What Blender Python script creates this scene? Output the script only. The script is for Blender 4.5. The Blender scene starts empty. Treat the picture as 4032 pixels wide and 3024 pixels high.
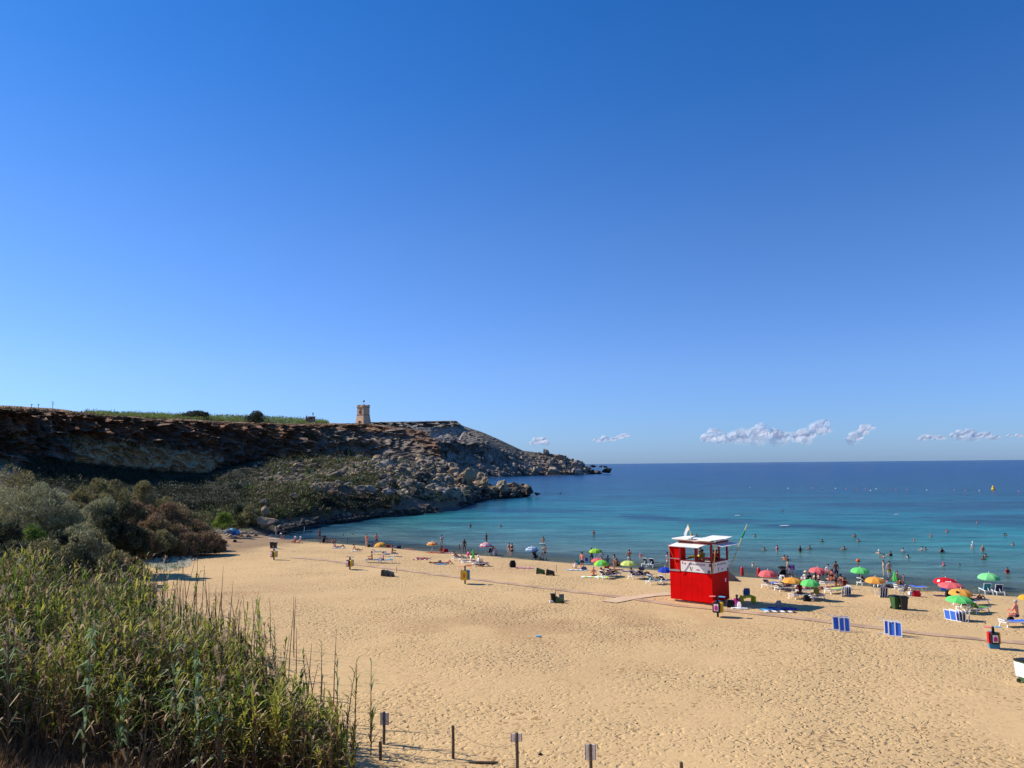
import bpy, bmesh, math, random
import numpy as np
from mathutils import Vector, Matrix, Euler
R = math.radians
random.seed(7)
rng = np.random.default_rng(11)
sc = bpy.context.scene
col = sc.collection

# ------------------------------------------------------------------ camera
F = 3028.0; CX, CY = 2016.0, 1512.0
CAMZ = 12.0
PITCH = math.atan(317 / F); ROLL = math.atan(0.00978)
cam_d = bpy.data.cameras.new('camera'); cam = bpy.data.objects.new('camera', cam_d); col.objects.link(cam)
cam_d.sensor_width = 36; cam_d.lens = 36 * F / 4032; cam_d.clip_end = 60000; cam_d.clip_start = .1
CR = Matrix.Rotation(math.pi / 2 + PITCH, 4, 'X') @ Matrix.Rotation(-ROLL, 4, 'Z')
cam.matrix_world = Matrix.Translation((0, 0, CAMZ)) @ CR
sc.camera = cam
CR3 = CR.to_3x3()

def ray(px, py):
    d = CR3 @ Vector(((px - CX) / F, (CY - py) / F, -1))
    return d / d.y                       # scaled so that y = 1
def pt(px, py, d):                       # point seen at a pixel, d metres ahead
    r = ray(px, py); return Vector((r.x * d, d, CAMZ + r.z * d))
CROP = dict(A=(800, 2040, .31646), B=(1400, 2050, .27125), C=(1900, 2050, .27125), D=(2200, 2050, .22604), E=(2550, 2040, .24116),
            F=(2900, 2150, .18083), G=(3200, 2150, .21097), H=(3600, 2200, .24107), W=(2900, 1850, .51175), K=(2620, 2120, .11754),
            S=(3852, 2380, .21687), T=(3100, 2200, .12054), U=(3680, 2240, .15913), V=(2400, 2150, .12054), Q=(1700, 1780, .33906),
            L=(400, 2100, .36166), M=(900, 1550, .36166), N=(1600, 1600, .40687), O=(0, 1550, .45208), X=(0, 0, 1.0), Y=(1300, 2700, .67812))
def P(c, x, y):
    o = CROP[c]; return o[0] + x * o[2], o[1] + y * o[2]

# ------------------------------------------------------------------ noise in numpy
def _h(ix, iy, iz):
    n = (ix * 374761393 + iy * 668265263 + iz * 2147483647 % 4294967296).astype(np.int64)
    n = (n ^ (n >> 13)) * 1274126177 & 0x7fffffff
    n = (n ^ (n >> 16)) * 668265263 & 0x7fffffff
    return (n ^ (n >> 15)) / 2147483647.0
def vnoise(x, y, z):
    x = np.asarray(x, float); y = np.asarray(y, float); z = np.asarray(z, float)
    x, y, z = np.broadcast_arrays(x, y, z)
    ix, iy, iz = np.floor(x).astype(np.int64), np.floor(y).astype(np.int64), np.floor(z).astype(np.int64)
    fx, fy, fz = x - ix, y - iy, z - iz
    fx, fy, fz = [f * f * (3 - 2 * f) for f in (fx, fy, fz)]
    def c(a, b, d): return _h(ix + a, iy + b, iz * 7919 + d * 7919)
    x00 = c(0,0,0)*(1-fx)+c(1,0,0)*fx; x10 = c(0,1,0)*(1-fx)+c(1,1,0)*fx
    x01 = c(0,0,1)*(1-fx)+c(1,0,1)*fx; x11 = c(0,1,1)*(1-fx)+c(1,1,1)*fx
    return ((x00*(1-fy)+x10*fy)*(1-fz) + (x01*(1-fy)+x11*fy)*fz) * 2 - 1
def fbm(x, y, z, o=4, g=.5):
    s = 0; a = 1; t = 0
    for i in range(o):
        s = s + a * vnoise(x * 2**i + 17.3*i, y * 2**i + 5.1*i, z * 2**i + 9.7*i); t += a; a *= g
    return s / t
def worley(x, y, z):
    x, y, z = np.broadcast_arrays(np.asarray(x,float), np.asarray(y,float), np.asarray(z,float))
    ix, iy, iz = np.floor(x).astype(np.int64), np.floor(y).astype(np.int64), np.floor(z).astype(np.int64)
    b1 = np.full(x.shape, 9.0); b2 = b1.copy(); cid = np.zeros(x.shape)
    for a in (-1,0,1):
        for b in (-1,0,1):
            for c in (-1,0,1):
                jx, jy, jz = ix+a, iy+b, iz+c
                qx = jx + _h(jx, jy, jz*3+1); qy = jy + _h(jx+91, jy, jz*3+2); qz = jz + _h(jx, jy+57, jz*3+5)
                d = np.sqrt((qx-x)**2 + (qy-y)**2 + (qz-z)**2)
                m = d < b1
                b2 = np.where(m, b1, np.minimum(b2, d)); cid = np.where(m, _h(jx+3, jy+7, jz+11), cid); b1 = np.where(m, d, b1)
    return b1, b2, cid
def sstep(a, b, v):
    t = np.clip((v - a) / (b - a), 0, 1); return t*t*(3-2*t)

# ------------------------------------------------------------------ the beach
SX = [-400, -75, -62, -55, -50, -45.7, -36, -22.7, -10, -2.5, 12.3, 26.2, 36.6, 45.4, 60, 110, 400]
SY = [420, 260, 205, 165, 150, 139, 128, 117.8, 107.5, 102.6, 90.6, 81.4, 73.9, 68.2, 59, 28, -160]
def shore(x): return np.interp(x, SX, SY)
def gz(x, y):
    x = np.asarray(x, float); y = np.asarray(y, float)
    s = (shore(x) - y) * .79 + .5 * fbm(x*.12, y*.12, 0, 2)
    up = 1.35 * (1 - np.exp(-np.maximum(s, 0) / 24)) + .22 * (1 - np.exp(-np.maximum(s, 0) / 1.6))
    dn = np.maximum(-3.5, .055 * np.minimum(s, 0))
    z = up + dn
    amp = sstep(0, 5, s)
    z = z + amp * (.10 * fbm(x*.09, y*.09, 3, 3) + .035 * fbm(x*.8, y*.8, 5, 3))
    z = z + 1.2 * sstep(-9, -30, x) * sstep(75, 30, y)
    z = z + np.clip((22 - y) / 12, 0, 1)**2 * 6
    return z
def g1(x, y): return float(gz(np.array([x]), np.array([y]))[0])
def at(c, x, y, water=False):
    px, py = P(c, x, y); r = ray(px, py)
    t = np.linspace(15, 400, 4000)
    X, Y, Z = r.x*t, t, CAMZ + r.z*t
    gg = gz(X, Y); gg = np.maximum(gg, 0)
    k = np.argmax(Z < gg)
    if not (Z < gg).any(): k = len(t) - 1
    a = t[max(k-1, 0)]; b = t[k]
    if Z[k] < gg[k] and k > 0:
        f = (Z[k-1]-gg[k-1]) / ((Z[k-1]-gg[k-1]) - (Z[k]-gg[k]) + 1e-9); b = a + (b-a)*f
    v = Vector((r.x*b, b, CAMZ + r.z*b)); return v
def mpp(v): return v.y / F               # metres per photo pixel at a point
def hgt(base, c, x, y):                   # point at the base's distance seen at that pixel
    px, py = P(c, x, y); return pt(px, py, base.y)

# ------------------------------------------------------------------ materials
MATS = {}
def nodes(m): return m.node_tree.nodes, m.node_tree.links
def mat(name, c, rough=.7, var=.12, scale=6, spec=.3, bump=0, bscale=30, trans=0, metal=0, coord='Object'):
    if name in MATS: return MATS[name]
    m = bpy.data.materials.new(name); m.use_nodes = True; N, L = nodes(m)
    b = N['Principled BSDF']; b.inputs['Roughness'].default_value = rough
    b.inputs['Specular IOR Level'].default_value = spec; b.inputs['Metallic'].default_value = metal
    tc = N.new('ShaderNodeTexCoord'); n = N.new('ShaderNodeTexNoise'); n.inputs['Scale'].default_value = scale; n.inputs['Detail'].default_value = 5
    L.new(tc.outputs[coord], n.inputs['Vector'])
    mr = N.new('ShaderNodeMapRange'); mr.inputs[1].default_value = .3; mr.inputs[2].default_value = .7
    mr.inputs[3].default_value = 1 - var; mr.inputs[4].default_value = 1 + var
    L.new(n.outputs['Fac'], mr.inputs[0])
    mx = N.new('ShaderNodeVectorMath'); mx.operation = 'SCALE'; mx.inputs[0].default_value = c[:3]
    L.new(mr.outputs[0], mx.inputs['Scale']); L.new(mx.outputs[0], b.inputs['Base Color'])
    if bump:
        n2 = N.new('ShaderNodeTexNoise'); n2.inputs['Scale'].default_value = bscale; n2.inputs['Detail'].default_value = 6
        L.new(tc.outputs[coord], n2.inputs['Vector'])
        bp = N.new('ShaderNodeBump'); bp.inputs['Strength'].default_value = 1; bp.inputs['Distance'].default_value = bump
        L.new(n2.outputs['Fac'], bp.inputs['Height']); L.new(bp.outputs[0], b.inputs['Normal'])
    if trans:
        tr = N.new('ShaderNodeBsdfTranslucent'); L.new(mx.outputs[0], tr.inputs['Color'])
        ms = N.new('ShaderNodeMixShader'); ms.inputs[0].default_value = trans
        L.new(b.outputs[0], ms.inputs[1]); L.new(tr.outputs[0], ms.inputs[2]); L.new(ms.outputs[0], N['Material Output'].inputs[0])
    MATS[name] = m; return m
def srgb(r, g, b): return tuple(((v/255)/12.92 if v/255 <= .04045 else ((v/255+.055)/1.055)**2.4) for v in (r, g, b))
def cm(name, r, g, b, **k): return mat(name, srgb(r, g, b), **k)

def vcol_mat(name, rough=.9, bumps=((.6, .35), (6, .05)), fine=(3, .35), attr='albedo', spec=.2, chips=None):
    m = bpy.data.materials.new(name); m.use_nodes = True; N, L = nodes(m)
    b = N['Principled BSDF']; b.inputs['Roughness'].default_value = rough; b.inputs['Specular IOR Level'].default_value = spec
    at_ = N.new('ShaderNodeAttribute'); at_.attribute_name = attr
    g = N.new('ShaderNodeNewGeometry')
    n = N.new('ShaderNodeTexNoise'); n.inputs['Scale'].default_value = fine[0]; n.inputs['Detail'].default_value = 8; n.inputs['Roughness'].default_value = .7
    L.new(g.outputs['Position'], n.inputs['Vector'])
    mr = N.new('ShaderNodeMapRange'); mr.inputs[1].default_value = .3; mr.inputs[2].default_value = .7
    mr.inputs[3].default_value = 1 - fine[1]; mr.inputs[4].default_value = 1 + fine[1]
    L.new(n.outputs['Fac'], mr.inputs[0])
    mx = N.new('ShaderNodeVectorMath'); mx.operation = 'SCALE'
    L.new(at_.outputs['Color'], mx.inputs[0]); L.new(mr.outputs[0], mx.inputs['Scale']); L.new(mx.outputs[0], b.inputs['Base Color'])
    prev = None
    for s, d in bumps:
        nn = N.new('ShaderNodeTexNoise'); nn.inputs['Scale'].default_value = s; nn.inputs['Detail'].default_value = 8; nn.inputs['Roughness'].default_value = .65
        L.new(g.outputs['Position'], nn.inputs['Vector'])
        bp = N.new('ShaderNodeBump'); bp.inputs['Distance'].default_value = d; bp.inputs['Strength'].default_value = 1
        L.new(nn.outputs['Fac'], bp.inputs['Height'])
        if prev: L.new(prev.outputs[0], bp.inputs['Normal'])
        prev = bp
    L.new(prev.outputs[0], b.inputs['Normal'])
    return m

# ------------------------------------------------------------------ object helpers
def tag(o, label=None, cat=None, group=None, kind=None):
    if label: o['label'] = label
    if cat: o['category'] = cat
    if group: o['group'] = group
    if kind: o['kind'] = kind
    return o
def empty(name, loc=(0,0,0), rz=0, label=None, cat=None, group=None):
    o = bpy.data.objects.new(name, None); col.objects.link(o); o.location = loc; o.rotation_euler = (0,0,rz)
    o.empty_display_size = .1
    return tag(o, label, cat, group)
def link(name, me, parent=None):
    o = bpy.data.objects.new(name, me); col.objects.link(o)
    if parent is not None: o.parent = parent
    return o
def grid_mesh(name, V, nu, nv, m, cols=None, smooth=True, attr='albedo'):
    # V (nu*nv,3)
    i = np.arange(nu-1)[:,None]*nv + np.arange(nv-1)[None,:]
    f = np.stack([i, i+nv, i+nv+1, i+1], -1).reshape(-1,4)
    me = bpy.data.meshes.new(name)
    me.vertices.add(len(V)); me.vertices.foreach_set('co', V.astype(np.float32).ravel())
    me.loops.add(f.size); me.loops.foreach_set('vertex_index', f.astype(np.int32).ravel())
    me.polygons.add(len(f)); me.polygons.foreach_set('loop_start', (np.arange(len(f))*4).astype(np.int32))
    me.polygons.foreach_set('use_smooth', np.full(len(f), smooth))
    me.materials.append(m); me.update(calc_edges=True); me.validate()
    if cols is not None:
        a = me.color_attributes.new(attr, 'FLOAT_COLOR', 'POINT')
        c4 = np.ones((len(V),4), np.float32); c4[:,:3] = cols; a.data.foreach_set('color', c4.ravel())
    return link(name, me)
def raw_mesh(name, V, Fq, mats, mi=None, smooth=False, n=4):
    me = bpy.data.meshes.new(name); V = np.asarray(V, np.float32); Fq = np.asarray(Fq, np.int32)
    me.vertices.add(len(V)); me.vertices.foreach_set('co', V.ravel())
    me.loops.add(Fq.size); me.loops.foreach_set('vertex_index', Fq.ravel())
    me.polygons.add(len(Fq)); me.polygons.foreach_set('loop_start', (np.arange(len(Fq))*n).astype(np.int32))
    for m in mats: me.materials.append(m)
    if mi is not None: me.polygons.foreach_set('material_index', np.asarray(mi, np.int32))
    me.polygons.foreach_set('use_smooth', np.full(len(Fq), smooth))
    me.update(calc_edges=True); return me

class MB:
    def __init__(s): s.v = []; s.f = []; s.m = []; s.k = 0
    def add(s, vs, fs):
        o = len(s.v); s.v += [tuple(v) for v in vs]; s.f += [tuple(i+o for i in f) for f in fs]; s.m += [s.k]*len(fs); return s
    def box(s, c, d, M=None):
        x, y, z = d[0]/2, d[1]/2, d[2]/2
        vs = [Vector((c[0]+a*x, c[1]+b*y, c[2]+e*z)) for e in (-1,1) for a, b in ((-1,-1),(1,-1),(1,1),(-1,1))]
        if M: vs = [M @ v for v in vs]
        return s.add(vs, [(3,2,1,0),(4,5,6,7),(0,1,5,4),(1,2,6,5),(2,3,7,6),(3,0,4,7)])
    def bar(s, a, b, w, h=None):
        a, b = Vector(a), Vector(b); h = h or w; d = (b-a); l = d.length; q = d.to_track_quat('Z', 'Y').to_matrix().to_4x4()
        return s.box((0,0,l/2), (w,h,l), Matrix.Translation(a) @ q)
    def tube(s, pts, r, n=6, cap=True):
        pts = [Vector(p) for p in pts]; r = r if isinstance(r, (list, tuple)) else [r]*len(pts)
        vs = []; ref = None
        for i, p in enumerate(pts):
            t = (pts[min(i+1,len(pts)-1)] - pts[max(i-1,0)]).normalized()
            if ref is None: ref = t.orthogonal().normalized()
            ref = (ref - t*ref.dot(t)).normalized(); bb = t.cross(ref)
            for j in range(n):
                a = 2*math.pi*j/n; vs.append(p + (ref*math.cos(a) + bb*math.sin(a))*r[i])
        fs = [(i*n+j, i*n+(j+1)%n, (i+1)*n+(j+1)%n, (i+1)*n+j) for i in range(len(pts)-1) for j in range(n)]
        if cap: fs += [tuple(range(n-1,-1,-1)), tuple(range((len(pts)-1)*n, len(pts)*n))]
        return s.add(vs, fs)
    def lathe(s, prof, n=16, c=(0,0,0), M=None):
        vs = [Vector((c[0]+r*math.cos(2*math.pi*j/n), c[1]+r*math.sin(2*math.pi*j/n), c[2]+z)) for r, z in prof for j in range(n)]
        if M: vs = [M @ v for v in vs]
        return s.add(vs, [(i*n+j, i*n+(j+1)%n, (i+1)*n+(j+1)%n, (i+1)*n+j) for i in range(len(prof)-1) for j in range(n)])
    def prism(s, poly, a, b, axis='y'):
        n = len(poly)
        def mk(p, q): return (p[0], q, p[1]) if axis == 'y' else ((q, p[0], p[1]) if axis == 'x' else (p[0], p[1], q))
        return s.add([mk(p, a) for p in poly] + [mk(p, b) for p in poly],
                     [tuple(range(n)), tuple(range(2*n-1, n-1, -1))] + [(i, i+n, (i+1)%n+n, (i+1)%n) for i in range(n)])
    def mesh(s, name, mats, smooth=False):
        me = bpy.data.meshes.new(name); me.from_pydata([tuple(v) for v in s.v], [], s.f)
        for m in (mats if isinstance(mats, (list, tuple)) else [mats]): me.materials.append(m)
        me.polygons.foreach_set('material_index', s.m); me.polygons.foreach_set('use_smooth', [smooth]*len(s.f))
        bm = bmesh.new(); bm.from_mesh(me); bmesh.ops.recalc_face_normals(bm, faces=bm.faces); bm.to_mesh(me); bm.free()
        me.update(); return me
    def build(s, name, mats, parent=None, smooth=False, bevel=0):
        o = link(name, s.mesh(name, mats, smooth), parent)
        if bevel:
            b = o.modifiers.new('bevel', 'BEVEL'); b.width = bevel; b.segments = 2; b.limit_method = 'ANGLE'
        return o
def copy_tree(o, parent=None):
    c = o.copy(); col.objects.link(c); c.parent = parent
    for ch in list(o.children): copy_tree(ch, c)
    return c
PROTO = {}
# ------------------------------------------------------------------ light and sky
SUN_EL, SUN_AZ = R(37.5), math.atan2(-.945, .325)      # azimuth from +Y towards +X (negative: to the left)
w = bpy.data.worlds.new('World'); sc.world = w; w.use_nodes = True; N, L = w.node_tree.nodes, w.node_tree.links
sky = N.new('ShaderNodeTexSky'); sky.sky_type = 'NISHITA'; sky.sun_disc = False; sky.sun_elevation = SUN_EL
sky.sun_rotation = SUN_AZ; sky.altitude = 0; sky.air_density = 1.0; sky.dust_density = .35; sky.ozone_density = 4.0
bg = N['Background']; bg.inputs['Strength'].default_value = .088
tc = N.new('ShaderNodeTexCoord'); sx = N.new('ShaderNodeSeparateXYZ'); L.new(tc.outputs['Generated'], sx.inputs[0])
cr_ = N.new('ShaderNodeValToRGB'); L.new(sx.outputs['Z'], cr_.inputs[0])
e = cr_.color_ramp.elements; e[0].position = 0; e[0].color = (.27,.41,.78,1); e[1].position = .62; e[1].color = (.075,.36,.68,1)
for p_, c_ in ((.035,(.29,.43,.76,1)), (.12,(.33,.45,.72,1)), (.28,(.27,.435,.69,1)), (.45,(.14,.39,.69,1))):
    q_ = e.new(p_); q_.color = c_
vm = N.new('ShaderNodeVectorMath'); vm.operation = 'MULTIPLY'; L.new(sky.outputs[0], vm.inputs[0]); L.new(cr_.outputs[0], vm.inputs[1])
v2 = N.new('ShaderNodeVectorMath'); v2.operation = 'SCALE'; v2.inputs['Scale'].default_value = 2; L.new(vm.outputs[0], v2.inputs[0]); L.new(v2.outputs[0], bg.inputs['Color'])
sl = bpy.data.lights.new('sun', 'SUN'); sl.energy = 5.0; sl.angle = R(.53); sl.color = (1, .93, .82)
so = bpy.data.objects.new('sun', sl); col.objects.link(so)
sd = Vector((math.sin(SUN_AZ)*math.cos(SUN_EL), math.cos(SUN_AZ)*math.cos(SUN_EL), math.sin(SUN_EL)))
so.rotation_euler = sd.to_track_quat('Z', 'Y').to_euler()
sc.view_settings.view_transform = 'Standard'; sc.view_settings.look = 'None'; sc.view_settings.exposure = .3; sc.view_settings.gamma = 1
sc.cycles.max_bounces = 6; sc.cycles.transparent_max_bounces = 12; sc.cycles.use_denoising = True

# ------------------------------------------------------------------ sand sheet
def warp(a, b, n, c, s):
    t = np.linspace(-1, 1, n); u = np.sinh(t*s)/np.sinh(s)
    return c + np.where(u < 0, u*(c-a), u*(b-c))
gx = warp(-420, 420, 640, 2, 2.6)
gy = np.concatenate([np.linspace(-60, 18, 25, endpoint=False), np.linspace(18, 100, 420, endpoint=False), np.linspace(100, 175, 130, endpoint=False), np.linspace(175, 430, 50)])
GX, GY = np.meshgrid(gx, gy, indexing='ij')
Z = gz(GX, GY)
fw, _, fc = worley(GX*1.6, GY*1.6, 0)
V = np.stack([GX, GY, Z], -1).reshape(-1,3)
s_ = ((shore(GX)-GY)*.79).ravel()
sand = np.array([.595, .40, .19]); wet = np.array([.27, .20, .125]); earth = np.array([.20, .13, .07])
X_, Y_ = V[:,0], V[:,1]
n1 = fbm(X_*.05, Y_*.05, 2, 4); n2 = fbm(X_*.35, Y_*.35, 8, 3)
c = sand[None,:] * (1 + .09*n1 + .06*n2)[:,None]
wm = sstep(2.2, .3, s_ + .8*n2)[:,None]; c = c*(1-wm) + wet*wm
reddish = (sstep(.1, .5, fbm(X_*.04, Y_*.07, 6, 3)))[:,None]*.35; c = c*(1-reddish) + np.array([.50, .31, .16])*reddish
wk = np.exp(-((X_-3)/13)**2 - ((Y_-53-.05*X_)/7)**2)*.8 + np.exp(-((X_+22)/9)**2 - ((Y_-66)/6)**2)*.55; wk = (wk*sstep(-.35,.25,n2+.3*n1))[:,None]; c = c*(1-wk) + np.array([.43,.265,.125])*wk
em = (sstep(-7, -16, X_ + (Y_-28)*.55 + 3*n2) * sstep(78, 60, Y_))[:,None]; c = c*(1-em) + earth*em
em = (sstep(-33, -40, X_ - (Y_-100)*.25 + 2.5*n2) * sstep(60, 66, Y_))[:,None]; c = c*(1-em) + (earth*1.6)*em
sm = bpy.data.materials.new('sand'); sm.use_nodes = True; N, L = nodes(sm); b = N['Principled BSDF']
b.inputs['Roughness'].default_value = .95; b.inputs['Specular IOR Level'].default_value = .15
a_ = N.new('ShaderNodeAttribute'); a_.attribute_name = 'albedo'; ge = N.new('ShaderNodeNewGeometry')
n3 = N.new('ShaderNodeTexNoise'); n3.inputs['Scale'].default_value = 2.2; n3.inputs['Detail'].default_value = 6; L.new(ge.outputs['Position'], n3.inputs['Vector'])
mr = N.new('ShaderNodeMapRange'); mr.inputs[1].default_value = .3; mr.inputs[2].default_value = .7; mr.inputs[3].default_value = .93; mr.inputs[4].default_value = 1.07
L.new(n3.outputs['Fac'], mr.inputs[0]); mx = N.new('ShaderNodeVectorMath'); mx.operation = 'SCALE'
L.new(a_.outputs['Color'], mx.inputs[0]); L.new(mr.outputs[0], mx.inputs['Scale'])
# footprints: pits scattered over a warped cell pattern, plus lumps
nd = N.new('ShaderNodeTexNoise'); nd.inputs['Scale'].default_value = 1.3; nd.inputs['Detail'].default_value = 3; L.new(ge.outputs['Position'], nd.inputs['Vector'])
va = N.new('ShaderNodeVectorMath'); va.operation = 'MULTIPLY_ADD'; va.inputs[1].default_value = (.9,.9,0); L.new(nd.outputs['Color'], va.inputs[0]); L.new(ge.outputs['Position'], va.inputs[2])
prev = None
for scale, dist, lo, hi in ((1.7, .072, .05, .26), (3.3, .05, .05, .28)):
    vo = N.new('ShaderNodeTexVoronoi'); vo.voronoi_dimensions = '2D'; vo.inputs['Scale'].default_value = scale; L.new(va.outputs[0], vo.inputs['Vector'])
    m2 = N.new('ShaderNodeMapRange'); m2.interpolation_type = 'SMOOTHSTEP'; m2.inputs[1].default_value = lo; m2.inputs[2].default_value = hi
    L.new(vo.outputs['Distance'], m2.inputs[0])
    bp = N.new('ShaderNodeBump'); bp.inputs['Distance'].default_value = dist; L.new(m2.outputs[0], bp.inputs['Height'])
    if prev: L.new(prev.outputs[0], bp.inputs['Normal'])
    prev = bp
vs_ = N.new('ShaderNodeTexVoronoi'); vs_.voronoi_dimensions = '2D'; vs_.inputs['Scale'].default_value = 2.3; L.new(va.outputs[0], vs_.inputs['Vector'])
ns_ = N.new('ShaderNodeTexNoise'); ns_.inputs['Scale'].default_value = .35; ns_.inputs['Detail'].default_value = 5; L.new(ge.outputs['Position'], ns_.inputs['Vector'])
th = N.new('ShaderNodeMapRange'); th.inputs[1].default_value = .45; th.inputs[2].default_value = .7; th.inputs[3].default_value = .03; th.inputs[4].default_value = .24; L.new(ns_.outputs['Fac'], th.inputs[0])
ls_ = N.new('ShaderNodeMath'); ls_.operation = 'LESS_THAN'; L.new(vs_.outputs['Distance'], ls_.inputs[0]); L.new(th.outputs[0], ls_.inputs[1])
sp_ = N.new('ShaderNodeMix'); sp_.data_type = 'RGBA'; sp_.blend_type = 'MULTIPLY'; sp_.inputs[7].default_value = (.62,.55,.48,1); L.new(ls_.outputs[0], sp_.inputs[0]); L.new(mx.outputs[0], sp_.inputs[6]); L.new(sp_.outputs[2], b.inputs['Base Color'])
nb = N.new('ShaderNodeTexNoise'); nb.inputs['Scale'].default_value = 5.5; nb.inputs['Detail'].default_value = 7; nb.inputs['Roughness'].default_value = .6; L.new(ge.outputs['Position'], nb.inputs['Vector'])
bp = N.new('ShaderNodeBump'); bp.inputs['Distance'].default_value = .075; L.new(nb.outputs['Fac'], bp.inputs['Height']); L.new(prev.outputs[0], bp.inputs['Normal']); L.new(bp.outputs[0], b.inputs['Normal'])
nm = N.new('ShaderNodeTexNoise'); nm.inputs['Scale'].default_value = .11; nm.inputs['Detail'].default_value = 4; L.new(ge.outputs['Position'], nm.inputs['Vector'])
mm = N.new('ShaderNodeMapRange'); mm.inputs[1].default_value = .38; mm.inputs[2].default_value = .62; mm.inputs[3].default_value = .12; mm.inputs[4].default_value = 1.0; L.new(nm.outputs['Fac'], mm.inputs[0])
for nd_ in list(N):
    if nd_.type == 'BUMP': L.new(mm.outputs[0], nd_.inputs['Strength'])
tag(grid_mesh('beach_sand', V, len(gx), len(gy), sm, c), kind='structure')

# ------------------------------------------------------------------ sea
naz, nr = 620, 520
az = np.linspace(R(-50), R(62), naz)
rr = np.concatenate([np.linspace(45, 420, 380, endpoint=False), np.geomspace(420, 30000, 140)])
AZ, RR = np.meshgrid(az, rr, indexing='ij')
X = (np.tan(np.clip(AZ, R(-50), R(62)))*RR); Y = RR.copy()
s = (Y - shore(X))*.79
swell = .05*np.sin((s + 2.5*fbm(X*.03, Y*.03, 1, 2))*1.05) * sstep(.5, 5, s)*sstep(45, 10, s) + .05*np.sin(s*.5+fbm(X*.02,Y*.02,4,2)*5)*sstep(8,20,s)*sstep(140,60,s)
Z = np.where(RR < 420, swell, 0)
V = np.stack([X, Y, Z], -1).reshape(-1,3); s = s.ravel(); X = X.ravel(); Y = Y.ravel(); D = Y
nn = fbm(X*.02, Y*.035, 2, 4); n5 = fbm(X*.1, Y*.25, 4, 4)
# colour of the water body with depth
ds = np.array([-5, 0, 8, 22, 45, 80, 130, 220, 400, 900, 3000, 30000])
cr = np.array([(.13,.13,.105),(.115,.125,.110),(.095,.130,.125),(.065,.140,.150),(.030,.155,.185),(.012,.135,.185),(.007,.095,.165),(.005,.058,.130),(.004,.040,.108),(.003,.034,.105),(.003,.029,.094),(.003,.026,.088)])
sw = s*(1+.18*nn) + 3*nn
c = np.stack([np.interp(sw, ds, cr[:,i]) for i in range(3)], -1)
# weed beds: dark patches over the sea floor, most along the rocks and in bands
rock = np.interp(Y, [100,140,165,185,200,215,262,306,330], [-60,-43,-36,-33,-27,-16,-11,8,14])
rk = sstep(16, 3, X - rock)*(Y < 330)*(Y > 115)
wb = np.clip(rk*.8 + sstep(.12, .42, fbm(X*.018+4, Y*.05, 7, 4))*sstep(10, 40, s)*sstep(400, 150, s)*.75
     + sstep(.0,.35, n5+.25)*np.exp(-((Y-(200-(X-5)*1.05))/11)**2)*sstep(-8,2,X)*sstep(75, 50, X)*1.1
     + np.exp(-(((X+28)/15)**2 + ((Y-127 - (X+28)*-.7)/5)**2))*sstep(-.6,.1,n5)*1.0
     + .6*sstep(.55,.62, -n5)*0, 0, .85)[:,None]
c = c*(1-wb) + np.array([.006,.040,.090])*wb
c = c*(1.0 + .2*n5)[:,None]*(np.array([.90,.99,.83]) + sstep(150,600,s)[:,None]*np.array([.1,.06,.22]))
bs_ = (np.exp(-((s-7.5-1.2*np.sin(X*.13))/1.5)**2)*sstep(15,35,X)*.45)[:,None]; c = c*(1-bs_) + np.array([.05,.075,.06])*bs_
# breaking ripple
q = at('H', 880, 440)
fm = (np.exp(-((s-(1.9+.25*np.sin(X*1.7)))/.16)**2)*sstep(q.x-2.6, q.x-1.6, X)*sstep(q.x+2.4, q.x+1.4, X)*(.5+.5*sstep(-.3,.2,n5)))
fm = np.maximum(fm, .35*np.exp(-((s-(.35+.3*np.sin(X*.9)+.25*np.sin(X*2.3+Y)))/.13)**2)*sstep(-.1,.35,fbm(X*.5,Y*.5,3,3)))
fm = np.clip(fm, 0, 1)[:,None]; c = c*(1-fm) + np.array([.6,.62,.62])*fm
alpha = sstep(-.2, 11, s)*.72 + .28; alpha = np.maximum(alpha, fm[:,0]); alpha = np.where(rk > .3, 1, alpha)
wmn = bpy.data.materials.new('sea_water'); wmn.use_nodes = True; N, L = nodes(wmn); b = N['Principled BSDF']
b.inputs['Roughness'].default_value = .22; b.inputs['IOR'].default_value = 1.33; b.inputs['Specular IOR Level'].default_value = .075
a_ = N.new('ShaderNodeAttribute'); a_.attribute_name = 'albedo'; ge = N.new('ShaderNodeNewGeometry')
mp = N.new('ShaderNodeMapping'); mp.vector_type = 'TEXTURE'; mp.inputs['Rotation'].default_value = (0,0,R(-36)); mp.inputs['Scale'].default_value = (3.2, 1, 1); L.new(ge.outputs['Position'], mp.inputs['Vector'])
prev = None
for scale, dist in ((.16, .8), (.6, .55), (2.2, .22)):
    nn_ = N.new('ShaderNodeTexNoise'); nn_.inputs['Scale'].default_value = scale; nn_.inputs['Detail'].default_value = 5; L.new(mp.outputs[0], nn_.inputs['Vector'])
    bp = N.new('ShaderNodeBump'); bp.inputs['Distance'].default_value = dist; L.new(nn_.outputs['Fac'], bp.inputs['Height'])
    if prev: L.new(prev.outputs[0], bp.inputs['Normal'])
    prev = bp
L.new(prev.outputs[0], b.inputs['Normal'])
mp2 = N.new('ShaderNodeMapping'); mp2.vector_type = 'TEXTURE'; mp2.inputs['Rotation'].default_value = (0,0,R(-8)); mp2.inputs['Scale'].default_value = (9, 2.6, 1); L.new(ge.outputs['Position'], mp2.inputs['Vector'])
n6 = N.new('ShaderNodeTexNoise'); n6.inputs['Scale'].default_value = .9; n6.inputs['Detail'].default_value = 9; n6.inputs['Roughness'].default_value = .72; L.new(mp2.outputs[0], n6.inputs['Vector'])
mr = N.new('ShaderNodeMapRange'); mr.inputs[1].default_value = .32; mr.inputs[2].default_value = .68; mr.inputs[3].default_value = .42; mr.inputs[4].default_value = 1.7
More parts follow.
